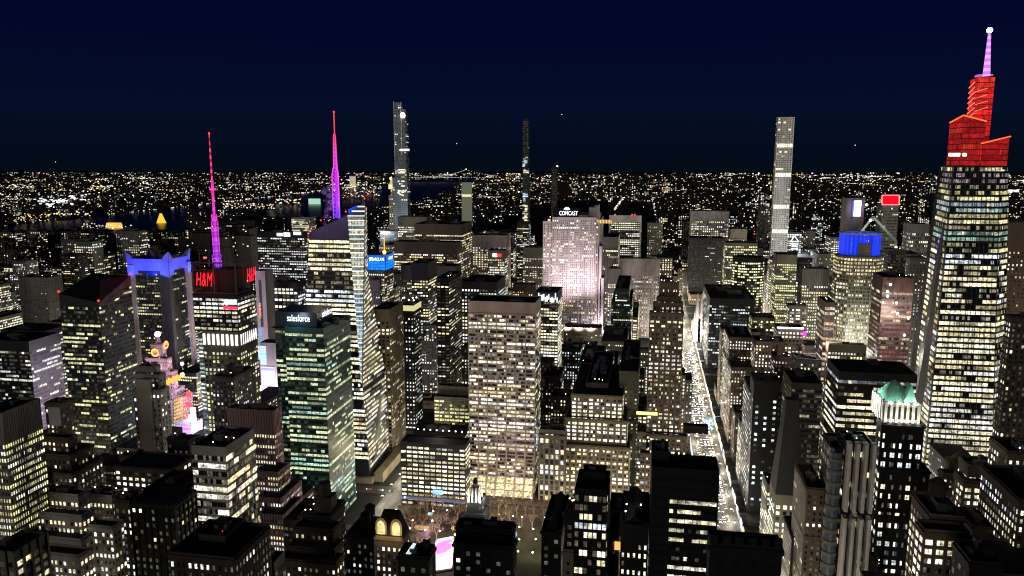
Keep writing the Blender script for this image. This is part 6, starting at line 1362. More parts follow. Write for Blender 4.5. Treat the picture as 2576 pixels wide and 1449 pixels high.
def car(x, y, i, rot=0.0, label='', group='cars on the avenue'):
    r = D.objects.new('car', None); COL.objects.link(r); r.location = (x, y, .14); r.rotation_euler = (0, 0, rot); tag(r, label, 'car', group)
    for q in protos[i]: c = q.copy(); COL.objects.link(c); c.parent = r
    CARS.append(r)
rng = random.Random(70)
cn = ['black', 'grey', 'white', 'yellow', 'dark red']
def where(x, y):
    px, py = proj((x, y, 1)); return px, py
y = 560
while y < 1500:
    for lane in (-7.4, -3.7, 0, 3.7, 7.4):
        if rng.random() < (.62 if y < 1150 else .4):
            yy = y + rng.uniform(-2, 2); i = rng.choice([0, 0, 1, 2, 3, 3, 4])
            px, py = where(X5 + lane, yy)
            if py > 690 and len(CARS) < 235: car(X5 + lane, yy, i, 0, '%s car with headlights on in the %s lane of the bright avenue' % (cn[i], {-7.4: 'left kerb', -3.7: 'second', 0: 'middle', 3.7: 'fourth', 7.4: 'right kerb'}[lane]), 'cars coming down the bright avenue')
    y += 9.5
for k in range(16):
    yy = 690 + k * 13; i = rng.choice([0, 1, 2, 3]); car(XA['6'] + rng.choice([-6, -2, 2, 6]), yy, i, R(180), '%s car on the sixth-avenue side street past the wide lit park-side block' % cn[i], 'cars on the street left of the park-side block')
for k in range(14):
    x = XA['6'] - 60 + k * 12; i = rng.choice([0, 1, 2, 3]); car(x, st_y(42) - 8 + rng.choice([-3, 3, 6]), i, R(90) if k % 2 else R(-90), '%s car on the cross street along the top of the park' % cn[i], 'cars on the cross street by the park')
for pr in protos:
    for q in pr: D.objects.remove(q)
# ---- street lamps
lm = MB(); lm.cyl(0, 0, 0, 9, .12, .08, 6); lm.bar((0, 0, 8.9), (2.2, 0, 9.4), .12)
lpole = lm.build('pole', METAL); lm = MB(); lm.box(1.4, 2.8, -.35, .35, 9.15, 9.4, bottom=True); lhead = lm.build('lamp_head', emis('lamp_warm', (1, .80, .50), 14))
LAMPS = []
def street_lamp(x, y, rot, label, group, light=0, col=(1, .88, .68)):
    r = D.objects.new('street_lamp', None); COL.objects.link(r); r.location = (x, y, .12); r.rotation_euler = (0, 0, rot); tag(r, label, 'street lamp', group)
    for q in (lpole, lhead): c = q.copy(); COL.objects.link(c); c.parent = r
    if light: lamp('lamp_light', (2.1, 0, 8.4), light, col, .8, 'POINT', r)
    LAMPS.append(r)
for k in range(34):
    y = 545 + k * 27
    for s_ in (-1, 1): street_lamp(X5 + s_ * 12, y, 0 if s_ < 0 else R(180), 'tall street lamp on the %s pavement of the bright avenue' % ('left' if s_ < 0 else 'right'), 'street lamps along the bright avenue', 17000 if k % 2 == (0 if s_ < 0 else 1) else 0)
for k in range(10):
    y = 600 + k * 26
    for s_ in (-1, 1): street_lamp(XA['6'] + s_ * 13, y, 0 if s_ < 0 else R(180), 'street lamp on the street left of the park-side block', 'street lamps left of the park', 9000 if s_ < 0 else 0)
for k in range(14): street_lamp(XA['6'] + 14 + k * 19, st_y(42) - 10, R(-90), 'street lamp on the cross street along the top of the park', 'street lamps along the top of the park', 5000)
D.objects.remove(lpole); D.objects.remove(lhead)
# glow of the street lamps down in the canyons between the blocks
for k, x in XA.items():
    if k in ('9', '10', '11', '3', '2', '1'): continue
    for s in range(37, 58):
        y = st_y(s)
        if k in ('5',) and 540 < y < 1450: continue
        if k == '6' and 590 < y < 860: continue
        px, py = proj((x, y, 0))
        if -300 < px < 2900: lamp('street_lamp_light', (x, y, 11), 60000 if y < 900 else 90000, (1, .88, .66), 3)
        xm = x + 150 if k in ('6', '7', '8') else x + 76
        px, py = proj((xm, y, 0))
        if -300 < px < 2900 and s % 2 == 0 and not (520 < y < 680 and k == '6'): lamp('street_lamp_light', (xm, y, 11), 45000, (1, .88, .66), 3)
# shop fronts along the avenue
mb = MB(); rg = random.Random(14)
for s_ in (-1, 1):
    y = 545
    while y < 1500:
        w = rg.uniform(5, 13)
        if rg.random() < .8:
            c = rg.choice([(1, .88, .6), (1, .95, .85), (.7, .88, 1), (1, .75, .4), (1, .9, .7)]); q = rg.uniform(.6, 2.2); x = X5 + s_ * 16.9
            mb.box(x - .3, x + .3, y, y + w * .85, .5, rg.uniform(4, 8), 0, tuple(v * q for v in c))
        y += w
tag(mb.build('shop_fronts', LED), 'lit shop fronts lining both pavements of the bright avenue', 'shop fronts', kind='stuff')
g = ground(1882, 1088) if False else None
# snowflake of blue-white light hung over the avenue
sf = MB(); c0 = V(X5 + 2, 860, 26)
for k in range(6):
    t = R(60 * k + 12); d = V(math.cos(t), 0, math.sin(t)); sf.bar(c0, c0 + d * 8, .5)
    for m_ in (3.5, 6): 
        for s_ in (-1, 1): t2 = t + s_ * R(50); sf.bar(c0 + d * m_, c0 + d * m_ + V(math.cos(t2), 0, math.sin(t2)) * 2.6, .4)
sf.bar(c0 + V(0, 0, 8), c0 + V(-18, 0, 12), .15); sf.bar(c0 + V(0, 0, 8), c0 + V(18, 0, 12), .15)
tag(sf.build('snowflake_light', emis('flake', (.25, .6, 1.2), 2.2)), 'blue snowflake of lights hung across the bright avenue', 'decoration')
# ---- the park
PX0, PX1, PY0, PY1 = XA['6'] + 17, X5 - 95, 470, st_y(42) - 14
sheet('park_ground', [(PX0, PY0), (PX1, PY0), (PX1, PY1), (PX0, PY1)], .14, wallmat('park_gravel', (.055, .042, .03), .9, .2, .4, .3))
LAWN = sheet('lawn', [(PX0 + 45, PY0 + 45), (PX1 - 20, PY0 + 45), (PX1 - 20, PY1 - 60), (PX0 + 45, PY1 - 60)], .15, wallmat('winter_grass', (.05, .05, .025), .95, .1, .3, .5))
bark = wallmat('bark', (.30, .21, .14), .9)
def tree_mesh(seed):
    rg = random.Random(seed); tr, cr = MB(), MB()
    tr.bar((0, 0, 0), (0, 0, 6), .7, w2=.5)
    def grow(p, d, l, r, n):
        q = p + d * l
        (tr if n > 2 else cr).bar(p, q, r, w2=r * .65)
        if n == 0: return
        for k in range(3 if n > 1 else 4):
            ax = V(rg.uniform(-1, 1), rg.uniform(-1, 1), rg.uniform(-.1, .7)).normalized(); nd = (d * .75 + ax * .75).normalized(); grow(q, nd, l * rg.uniform(.62, .85), r * .62, n - 1)
    for k in range(4):
        a = R(90 * k + rg.uniform(-25, 25)); grow(V(0, 0, 5.5), V(math.cos(a) * .6, math.sin(a) * .6, 1).normalized(), 3.6, .34, 4)
    return tr, cr
tp = []
for s in range(4):
    t_, c_ = tree_mesh(s); tp.append((t_.build('trunk', bark), c_.build('crown', bark)))
n = 0; rg = random.Random(22)
for row in range(9):
    for k in range(22):
        x = PX0 + 6 + k * (PX1 - PX0 - 10) / 21 + rg.uniform(-2, 2); y = PY0 + 22 + row * 20 + rg.uniform(-3, 3)
        if PX0 + 42 < x < PX1 - 22 and PY0 + 40 < y < PY1 - 58: continue
        if y > PY1 - 4: continue
        px, py = proj((x, y, 6))
        if not (880 < px < 1470 and py < 1400): continue
        r = D.objects.new('bare_tree', None); COL.objects.link(r); r.location = (x, y, .14); r.rotation_euler = (0, 0, rg.uniform(0, 6)); s_ = rg.uniform(.85, 1.25); r.scale = (s_, s_, s_ * rg.uniform(.9, 1.1))
        tag(r, 'bare leafless park tree among the lamps below the lit blocks', 'tree', 'bare trees of the park')
        for q in tp[(row + k) % 4]: c = q.copy(); COL.objects.link(c); c.parent = r
for pr in tp:
    for q in pr: D.objects.remove(q)
pl = MB(); pl.cyl(0, 0, 0, 4.2, .09, .07, 6); pp_ = pl.build('pole', METAL); pl = MB(); pl.ball((0, 0, 4.6), .62, 8); pg = pl.build('globe', emis('park_globe', (1, .93, .78), 16))
rg = random.Random(5); npl = 0
for row in range(8):
    for k in range(13):
        x = PX0 + 12 + k * (PX1 - PX0 - 20) / 12 + rg.uniform(-4, 4); y = PY0 + 30 + row * 20 + rg.uniform(-4, 4)
        if y > PY1: continue
        px, py = proj((x, y, 4))
        if not (890 < px < 1460 and py < 1400) or rg.random() < .2: continue
        r = D.objects.new('park_lamp', None); COL.objects.link(r); r.location = (x, y, .14); tag(r, 'white globe lamp among the bare park trees', 'lamp', 'globe lamps of the park')
        for q in (pp_, pg): c = q.copy(); COL.objects.link(c); c.parent = r
        if (row + k) % 2 == 0: lamp('lamp_light', (0, 0, 5.2), 6500, (1, .86, .66), .6, 'POINT', r)
        npl += 1
D.objects.remove(pp_); D.objects.remove(pg)
# skating rink with its boards, market huts
rc = [ground(px, py, .3) for px, py in ((1098, 1360), (1140, 1352), (1136, 1432), (1085, 1440))]
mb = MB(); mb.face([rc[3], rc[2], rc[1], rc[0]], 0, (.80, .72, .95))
rink = mb.build('skating_rink', LED); tag(rink, 'pale ice rink glowing pink in the park', 'ice rink')  # ice is no lamp: its lit look is put in as emission
pk = [ground(px, py, .36) for px, py in ((1088, 1392), (1094, 1376), (1104, 1366), (1120, 1360), (1137, 1358), (1134, 1378), (1122, 1388), (1104, 1394))]; mb = MB(); mb.face(pk[::-1], 0, (1.3, .30, .85)); o = mb.build('pink_glow_patch', LED, rink)  # pink light on the ice, put in as a glowing patch
mb = MB()
for i in range(4): mb.bar(rc[i] + V(0, 0, .6), rc[(i + 1) % 4] + V(0, 0, .6), 1.1)
mb.build('rink_boards', WALL['white'], rink)
lamp('rink_light', (rc[0] + rc[2]) / 2 + V(0, 0, 14), 60000, (1, .75, .95), 3)
for (px, py, w, h, c, lab) in ((1062, 1336, 26, 5, (.9, .6, .25), 'market hut with warm roof lights above the rink'), (1146, 1336, 14, 4, (1, .55, .2), 'market hut with orange lights right of the rink'), (1288, 1356, 16, 7, (.45, .5, .75), 'small glass kiosk with pale violet light right of the Gothic tower'),
        (1098, 1246 + 26, 6, 8, (.2, .35, 1.2), 'blue-lit stall among the trees below the lit block'), (1082, 1300, 8, 4, (.5, .8, .8), 'pale turquoise stall among the park trees'), (1455 - 12, 1300, 10, 5, (1, .8, .5), 'warm stall at the right end of the park'), (930, 1300, 10, 3, (1.4, .08, .05), 'cluster of red brake lights at the park corner stop'), (1070, 1352, 10, 5, (.22, .15, .5), 'violet tent left of the rink')):
    g = ground(px, py); mb = MB(); d = 4; mb.box(g.x - w / 4, g.x + w / 4, g.y, g.y + d, .2, h * .55, 0, (0, 0, 0)); r = mb.build('market_hut' , METAL); tag(r, lab, 'stall')
    m2 = MB(); m2.face([(g.x - w / 4 - .6, g.y - .8, h * .55), (g.x + w / 4 + .6, g.y - .8, h * .55), (g.x + w / 4, g.y + d / 2, h * .8), (g.x - w / 4, g.y + d / 2, h * .8)], 0, c); m2.face([(g.x - w / 4 + .4, g.y - .1, 1), (g.x + w / 4 - .4, g.y - .1, 1), (g.x + w / 4 - .4, g.y - .1, h * .5), (g.x - w / 4 + .4, g.y - .1, h * .5)], 0, c)
    m2.build('lit_front', LED, r)
g = ground(930, 1180); lamp('corner_glow', (XA['6'] - 2, st_y(42) + 30, 30), 30000, (1, .86, .50), 5)
# ================================================================== the anonymous blocks between the landmarks
NC = 644                                             # 4 survey units per column
sky = [1500.0] * NC
def cols(l, r): return range(max(0, int(l // 4)), min(NC, int(r // 4) + 1))
def covered_by(hs, Y):
    pass
heroes = sorted(HERO, key=lambda h: h[4])
foot = [f for h in HERO for f in h[5]]
def blocked(x0, x1, y0, y1, m=2):
    for (a, b, c, d) in foot:
        if x0 < b + m and x1 > a - m and y0 < d + m and y1 > c - m: return True
    return False
xs = [XA['11'], XA['10'], XA['9'], XA['8'], XA['7'], XA['6'], XA['5'], XA['mad'], XA['park'], XA['lex'], XA['3'], XA['2'], XA['1']]
rg = random.Random(99); cand = []
for bi in range(len(xs) - 1):
    for s in range(35, 60):
        y0b, y1b = st_y(s) + 9, st_y(s + 1) - 9
        if bi == 5 and 470 < (y0b + y1b) / 2 < 680: continue
        x = xs[bi] + 17
        while x < xs[bi + 1] - 30:
            w = rg.uniform(20, 46); w = min(w, xs[bi + 1] - 16 - x); rows = [(y0b, (y0b + y1b) / 2 - 1), ((y0b + y1b) / 2 + 1, y1b)] if rg.random() < .7 else [(y0b, y1b)]
            for (ya, yb) in rows:
                if bi in (5, 6): h = rg.choice([25, 35, 45, 60, 75, 95])
                elif bi in (3, 4, 7, 8): h = rg.choice([30, 40, 55, 75, 100, 130])
                elif bi in (0, 1): h = rg.choice([30, 45, 60, 90, 130, 170])
                else: h = rg.choice([18, 25, 35, 60, 90])
                if s > 50 and 2 <= bi <= 9: h *= 1.25
                cand.append((x, x + w - 1.5, ya, yb, h * rg.uniform(.85, 1.15)))
            x += w
built = []
for (x0, x1, ya, yb, h) in cand:
    if ya < 130: continue
    pl = [proj((a, b, h)) for a in (x0, x1) for b in (ya, yb)]
    l, r, t = min(p[0] for p in pl), max(p[0] for p in pl), min(p[1] for p in pl)
    if r < -40 or l > 2620: continue
    if blocked(x0, x1, ya, yb): continue
    # keep clear of what the photograph shows behind: lower the block until nothing above is hidden
    lim = 575 if ya < 2300 else 470
    for H_ in heroes:
        if H_[4] > ya and H_[0] < r and H_[1] > l and H_[3] < 1480: lim = max(lim, H_[3])
    # the open park, rink and crossing stay visible
    if l < 1440 and r > 905 and ya < 660: lim = max(lim, 1400 if ya > 400 else 1440)
    if l < 1150 and r > 1050 and ya < 640: continue
    if l < 1000 and r > 925 and ya < 840 and ya > 640: lim = 1262
    for xe in (x0, x1):                               # the avenue must stay open to view
        pass
    if x0 > X5 - 5 and l < 1860 and ya < 900 and x0 < X5 + 40: lim = max(lim, 0)
    if t < lim:
        g0 = at((l + r) / 2, lim + 4, ya).z
        h = g0 - rg.uniform(0, 4)
        if h < 9: continue
    # blocks beside the avenue must not hide its carriageway
    hide = False
    for yy in range(560, 1000, 60):
        if yy > yb:
            d = Vector((X5 - 4, yy, 1)) - Vector((0, 0, H)); 
            for fx in (x0, x1):
                tt = fx / d.x
                if 0 < tt < 1 and ya < d.y * tt < yb and H + d.z * tt < h and fx < 400: hide = True
    if hide:
        h = min(h, 22)
    pl = [proj((a, b, h)) for a in (x0, x1) for b in (ya, yb)]
    l, r, t = min(p[0] for p in pl), max(p[0] for p in pl), min(p[1] for p in pl)
    built.append([x0, x1, ya, yb, h, l, r, t])
built.sort(key=lambda b: b[2])
events = [(h[4], 0, h) for h in heroes] + [(b[2], 1, b) for b in built]
events.sort(key=lambda e: e[0]); vis = []
for Y_, k, it in events:
    if k == 0:
        l, r, t = it[0] + 2, it[1] - 2, it[2]
        if it[7]:
            for (x0, x1, y0, y1, z) in it[7]:
                p = [proj((a, b, z)) for a in (x0, x1) for b in (y0, y1)]; tt = max(q[1] for q in p)
                for c in cols(min(q[0] for q in p), max(q[0] for q in p)): sky[c] = min(sky[c], tt)
        else:
            for c in cols(l, r): sky[c] = min(sky[c], t + 40)
    else:
        l, r, t = it[5], it[6], it[7]; area = sum(max(0, min(sky[c], 1449) - t) * 4 for c in cols(l, r))
        if area > 30:
            it.append(area); vis.append(it)
            for c in cols(l, r): sky[c] = min(sky[c], t + 3)
vis.sort(key=lambda b: -b[8])
print('fillers', len(built), 'visible', len(vis))
FST = ['masgrey', 'masdk', 'masbrown', 'masolive', 'mas', 'off', 'offdk', 'offlit', 'masdk', 'masdk']
def filler_mesh(b, rng, stn, mb):
    x0, x1, ya, yb, h = b[:5]; st = dict(ST[stn]); far = ya > 1300
    if far: st.update(fh=5.0, bay=5.2)
    st['p'] = min(.8, st['p'] * rng.choice([.5, .9, 1.3, 1.7])); st['sp'] = min(st['sp'], 4)
    if h < 20: st['p'] *= .5
    if far and x1 < -500: st['s'] *= .6; st['p'] *= .5
    wi = 0; mb.box(x0, x1, ya, yb, 0, h, 0, (0, 0, 0), 1)
    if rng.random() < .6: w, d = (x1 - x0), (yb - ya); mb.box(x0 + w * .3, x0 + w * .62, ya + d * .35, ya + d * .7, h, h + rng.uniform(2.5, 6), 0, (0, 0, 0), 1)
    zb = max(0, h - 95)
    for fa in (facade(V(x0, ya, zb), V(x0, ya, h), V(x1, ya, zb), V(x1, ya, h), st, rng), facade(V(x1, ya, zb), V(x1, ya, h), V(x1, yb, zb), V(x1, yb, h), st, rng) if x1 < 60 else facade(V(x0, yb, zb), V(x0, yb, h), V(x0, ya, zb), V(x0, ya, h), st, rng)):
        for (_, q, c) in fa:
            if max(c) > 0 or not far: mb.face(q, 2, c)
    return st
DESC = {'masgrey': 'grey stone', 'masdk': 'dark brick', 'masbrown': 'brown brick', 'masolive': 'olive stone', 'mas': 'tan stone', 'off': 'glass-fronted', 'offdk': 'black glass', 'offlit': 'grey office'}
hs = [h for h in HERO if isinstance(h[6], str)]
used = {}
for i, b in enumerate(vis[:270]):
    rng = random.Random(1000 + i); stn = rng.choice(FST); org = ((b[0] + b[1]) / 2, (b[2] + b[3]) / 2, 0); mb = MB(); st = filler_mesh(b, rng, stn, mb)
    o = mb.build('city_block', [WALL[st['wall']], ROOF, PANE], None, org); o.location = org
    cx_ = (b[5] + b[6]) / 2
    def dist(h): return abs((h[0] + h[1]) / 2 - cx_) + .35 * abs(h[2] - b[7]) + .12 * abs(h[4] - b[2])
    hh = min(hs, key=dist); hc = (hh[0] + hh[1]) / 2; hw = (hh[1] - hh[0]) / 2
    rel = 'behind' if hh[4] < b[2] and abs(hc - cx_) < hw else 'in front of' if abs(hc - cx_) < hw else 'left of' if cx_ < hc else 'right of'
    size = 'low' if b[4] < 28 else 'mid-rise' if b[4] < 62 else 'high-rise'
    lit = 'almost unlit' if st['p'] < .12 else 'sparsely lit' if st['p'] < .3 else 'well lit'
    lab = '%s %s %s block %s %s' % (lit, size, DESC[stn], rel, hh[6]); n = used.get(lab, 0); used[lab] = n + 1
    if n: lab = '%s %s %s block %s %s, %s back' % (lit, size, DESC[stn], rel, hh[6], ['second', 'third', 'fourth', 'fifth', 'sixth', 'seventh', 'eighth', 'ninth', 'tenth'][min(n - 1, 8)])
    w = lab.split()
    if len(w) > 16: lab = ' '.join([w[0]] + w[1:]).replace('the ', '', 1); w = lab.split()[:16]; lab = ' '.join(w)
    tag(o, lab, 'building', 'ordinary blocks between the landmark towers')
mb = MB(); rng = random.Random(5)
for b in vis[270:]: filler_mesh(b, rng, 'masdk', mb)
if mb.f: tag(mb.build('city_blocks', [WALL['dkbrown'], ROOF, PANE]), 'dense mass of smaller blocks between the towers', 'buildings', kind='stuff')

# ================================================================== water, far shores, far city
WAT = wallmat('river_water', (.004, .006, .010), .3, .5, .3, .002)
RIV = []
def wx_e(y): return -1790 + (0 if y < 6000 else -(y - 6000) * .155)         # Manhattan shore
def wx_w(y): return -3150 - (0 if y < 5000 else (y - 5000) * .085)          # far shore
pts = [(wx_e(y), y) for y in (-500, 3000, 6000, 9000, 12000, 16000, 21000)]; pts2 = [(wx_w(y), y) for y in (21000, 16000, 12000, 9000, 6000, 3000, -500)]
o = sheet('river', pts + pts2, .5, WAT)
er = sheet('east_river', [(2300, 0), (3300, 0), (3400, 6000), (2500, 6000)], .5, WAT)
def in_water(x, y): return (wx_w(y) < x < wx_e(y)) or (2300 < x < 3350 and y < 6000)
def in_park(x, y): return X5 - 848 < x < X5 - 14 and st_y(59) < y < st_y(110)
far_land = MB()
sheet('central_park', [(X5 - 840, st_y(59)), (X5 - 16, st_y(59)), (X5 - 16, st_y(110)), (X5 - 840, st_y(110))], .3, wallmat('park_woods', (.012, .012, .010), .95))
FAR = wallmat('far_masonry', (.05, .045, .04), .9); FARL = glowmat('far_windows', False)
mb = MB(); lights = MB(); rg = random.Random(2024); nb = 0
wc = [((1, .86, .55), 4), ((1, .94, .76), 5), ((1, .97, .9), 3), ((1, .68, .32), 2), ((.8, .92, 1), 1.2), ((1, .2, .1), .25)]
def far_building(x, y, w, d, h, p, cell):
    mb.box(x - w / 2, x + w / 2, y, y + d, 0, h, 0)
    nx, nz = max(1, int(w / cell)), max(1, int(h / (cell * .8)))
    tone = pick(rg, wc); runp = rg.random() < .25
    for j in range(nz):
        pj = p * rg.choice([.4, 1, 1.6])
        for i in range(nx):
            if rg.random() < pj:
                c = tone if rg.random() < .7 else pick(rg, wc); q = 1.7 * rg.uniform(.12, 1.15) ** 1.6
                ww = cell * rg.uniform(.35, .8); hh = cell * rg.uniform(.30, .55)
                xx = x - w / 2 + (i + .5) * w / nx; zz = (j + .5) * h / nz
                mb.face([(xx - ww / 2, y - .3, zz - hh / 2), (xx + ww / 2, y - .3, zz - hh / 2), (xx + ww / 2, y - .3, zz + hh / 2), (xx - ww / 2, y - .3, zz + hh / 2)], 1, tuple(v * q for v in c))
# rings of buildings by distance
def spread(y0, y1, n, xf0, xf1, hfun, p, wr):
    for _ in range(n):
        y = (y0 ** .5 + (y1 ** .5 - y0 ** .5) * rg.random()) ** 2; px = rg.uniform(xf0, xf1); x = xof(px, y, 0)
        if in_water(x, y) or in_park(x, y) or (y < 2700 and blocked(x - 20, x + 20, y, y + 30)): continue
        man = wx_e(y) < x < 2300
        h = hfun(man) ; cell = max(5, y / 520)
        if not man: h *= .45
        hmax = at(1288, 436, y).z; h = min(h, max(8, hmax - 0))
        if man: h = min(h, max(12, at(px, 592 if px < 340 else 602 if px < 480 else 528 if px < 660 else 548, y).z)) if px < 1400 else h
        if y < 2400 and px > 640: h = min(h, 60)
        far_building(x, y, rg.uniform(*wr) * (1 + y / 14000), rg.uniform(18, 30), h, p * rg.choice([.25, .25, .6, 1, 1.6, 3.2]), cell)
hm = lambda man: rg.choice([18, 22, 28, 40, 60, 80, 110]) * rg.uniform(.8, 1.1)
hl_ = lambda man: rg.choice([14, 18, 22, 26, 40, 62]) * rg.uniform(.8, 1.1)
spread(1500, 2600, 900, -60, 700, lambda man: rg.choice([40, 60, 90, 120, 160]), .09, (22, 40))
spread(2300, 3600, 260, 470, 770, lambda man: rg.choice([90, 130, 170]), .2, (20, 34))
spread(2300, 4200, 420, 1060, 2640, lambda man: rg.choice([80, 100, 120, 150]), .26, (18, 32))
spread(4200, 8000, 420, 1060, 2640, lambda man: rg.choice([80, 100, 120, 140]), .2, (20, 40))
spread(1900, 3400, 2000, -60, 2640, hm, .15, (22, 50))
spread(3300, 6500, 4000, -60, 2640, hm, .14, (25, 60))
spread(6000, 11000, 4500, -60, 2640, hl_, .14, (30, 80))
spread(10000, 19000, 3800, -60, 2640, hl_, .12, (40, 120))
# clusters of small bright lights: street lamps and yards, each a small cube
def pt(px, py, s, c, z=None):
    g = ground(px, py, z if z is not None else 30.0); r = s * g.y / 1935
    lights.box(g.x - r, g.x + r, g.y - r, g.y + r, g.z - r * .8, g.z + r * .8, 0, c)
for _ in range(1700):
    px = rg.uniform(-10, 2586); py = 435 + 118 * rg.random() ** 1.5
    g = ground(px, py, 6)
    if in_water(g.x, g.y) or (in_park(g.x, g.y) and rg.random() < .9): continue
    if px < 960 and py < 452 and rg.random() < .75: continue
    if 1700 > px > 1050 and py > 560: continue
    c = pick(rg, wc); q = rg.uniform(.1, 1.35) ** 2 * 2.2; pt(px, py, rg.uniform(.3, 1.15) ** 1.3, tuple(v * q for v in c))
def cluster(px0, px1, py0, py1, n, cs, s=(.6, 1.6), q=(.6, 2.2), slope=0):
    for _ in range(n):
        t = rg.random(); px = px0 + (px1 - px0) * t; py = rg.uniform(py0, py1) + slope * t; c = rg.choice(cs); k = rg.uniform(*q); pt(px, py, rg.uniform(*s), tuple(v * k for v in c))
Wc, Oc, Cc = (1, .95, .85), (1, .62, .22), (.82, .92, 1)
cluster(78, 215, 497, 524, 90, [Wc, Cc, Cc], (1.0, 2.4), (1.5, 3.5), -6)
cluster(0, 90, 466, 474, 45, [Wc, Oc], (.5, 1.1), (.7, 1.8)); cluster(225, 290, 466, 480, 40, [Wc, Oc]); cluster(90, 230, 478, 496, 60, [Wc, Wc, Cc, Oc], (.5, 1.3))
cluster(35, 130, 541, 560, 60, [Oc, (1, .75, .4)], (.6, 1.3), (.8, 1.8), -14); cluster(130, 225, 530, 541, 40, [Oc, Wc], (.6, 1.4)); cluster(0, 80, 486, 520, 50, [Oc, Wc], (.5, 1.1))
cluster(205, 330, 560, 574, 60, [Wc, (1, .85, .55)], (.6, 1.4), (.6, 1.6), 6); cluster(320, 440, 445, 470, 40, [Wc], (.4, .9)); cluster(560, 700, 462, 478, 60, [Wc, (1, .8, .5)], (.5, 1.1))
cluster(560, 690, 512, 524, 70, [Wc, Oc], (.6, 1.3)); cluster(690, 760, 500, 512, 30, [Oc, Wc], (.8, 1.6)); cluster(470, 640, 535, 542, 50, [Wc, (1, .8, .5)], (.4, .9)); cluster(860, 955, 482, 498, 50, [Wc, Oc, (1, .3, .2)], (.5, 1.2), slope=-6)
cluster(840, 960, 460, 480, 60, [Wc, (1, .85, .5)], (.5, 1.2)); cluster(1115, 1230, 436, 452, 26, [Wc, (1, .8, .4)], (.5, 1.1))
cluster(1480, 1550, 444, 447, 18, [(1, .85, .35)], (.8, 1.5)); cluster(1560, 1680, 452, 462, 50, [Wc, (1, .9, .6)], (.6, 1.3)); cluster(1460, 1500, 470, 490, 25, [Oc, Wc]); cluster(1600, 1650, 485, 492, 20, [(1, .35, .15), Wc])
cluster(1730, 1910, 436, 448, 70, [Wc, (1, .9, .6)], (.5, 1.1)); cluster(2130, 2220, 440, 455, 40, [Wc], (.5, 1.0)); cluster(2320, 2380, 475, 492, 60, [Wc, (1, .92, .75)], (.7, 1.7), (.8, 2.2)); cluster(2535, 2576, 478, 487, 60, [Wc, Cc], (.9, 1.8), (.8, 2.4))
cluster(2280, 2350, 500, 520, 50, [Oc, Wc]); cluster(2537, 2576, 523, 532, 16, [(.5, .4, 1), Wc], (.8, 1.5)); cluster(1880, 1905, 492, 498, 10, [Wc], (1.2, 2.2), (1.5, 3)); cluster(2010, 2060, 478, 486, 20, [Wc]); cluster(2040, 2120, 452, 470, 50, [Wc, (1, .9, .6)], (.5, 1.1))
for _ in range(170):                                  # streets and yards: rows of lamps
    px = rg.uniform(-10, 2586); py = 438 + 95 * rg.random() ** 1.5; ln = rg.uniform(12, 70); n = int(ln / rg.uniform(2, 4)); sl = rg.uniform(-5, 4); c0_ = rg.choice([Wc, Wc, (1, .85, .55), Oc, Cc]); q0 = rg.uniform(.5, 1.8); g = ground(px, py, 30)
    if in_park(g.x, g.y) or in_water(g.x, g.y) or (px < 960 and py < 448): continue
    for k in range(n): t = rg.random(); q = q0 * rg.uniform(.4, 1.4); pt(px + ln * t, py + sl * t + rg.uniform(-.8, .8), rg.uniform(.35, .85), tuple(v * q for v in c0_))
# far avenues seen end on
for (p0, p1, n, s_) in (((1545, 528), (1571, 494), 60, .9), ((1657, 556), (1645, 520), 40, .9), ((1645, 520), (1641, 498), 14, .7), ((1668, 600), (1659, 556), 30, 1.2), ((1690, 700), (1668, 600), 70, 1.5)):
    for k in range(n):
        t = rg.random(); c = (1, .95, .82); q = rg.uniform(.5, 1.8); pt(p0[0] + (p1[0] - p0[0]) * t + rg.uniform(-3, 3) * s_, p0[1] + (p1[1] - p0[1]) * t, rg.uniform(.6, 1.2) * s_, tuple(v * q for v in c))
# reflections are left to the water; quay lights along both shores
for k in range(260):
    y = rg.uniform(2300, 9000); x = wx_w(y) - rg.uniform(3, 60); s_ = y / 1935 * rg.uniform(.5, 1.2); c = pick(rg, wc); q = rg.uniform(.5, 1.6); lights.box(x - s_, x + s_, y - s_, y + s_, 4, 4 + 2 * s_, 0, tuple(v * q for v in c))
tag(mb.build('distant_city', [FAR, FARL]), 'mass of small distant buildings with lit windows out to the horizon', 'distant city', kind='stuff')
tag(lights.build('distant_lights', FARL), 'scatter of distant street and yard lights out to the horizon', 'distant lights', kind='stuff')
# named far things
def far_thing(name, label, cat, px, py_t, py_b, w_px, c, y=None, shape='box', sub=None):
    g = ground(px, py_b, 2) if y is None else V(xof(px, y, 0), y, 0); zt = at(px, py_t, g.y).z; w = w_px * g.y / 1935 * 1.03; mb = MB()
    if shape == 'pyr': mb.cyl(g.x, g.y, 0, zt, w * .62, w * .14, 4, 0, c)
    else: mb.box(g.x - w / 2, g.x + w / 2, g.y, g.y + 20, 0, zt, 0, c)
    o = mb.build(name, LED); tag(o, label, cat); return o, g, zt, w
far_thing('golden_beacon', 'golden glowing pyramid-shaped light on the far river bank', 'building', 406, 537, 560, 24, (1.0, .60, .05), shape='pyr')
far_thing('ferry_terminal', 'low golden-lit terminal by the river at left', 'building', 284, 561, 573, 38, (1.0, .52, .08))
far_thing('glass_pavilion', 'small pale turquoise lit pavilion on the river bank', 'building', 790, 500, 513, 30, (.35, .62, .48))
o, g, zt, w = far_thing('far_tower', 'pale lit tower with a blue top edge on the far skyline', 'tower', 887, 443, 468, 15, (.42, .38, .20), y=9000)
m2 = MB(); m2.box(g.x - w / 2, g.x + w / 2, g.y - 3, g.y - 1, zt - 9, zt); m2.build('top_edge', emis('far_blue', (.08, .14, 1), 1.5), o)
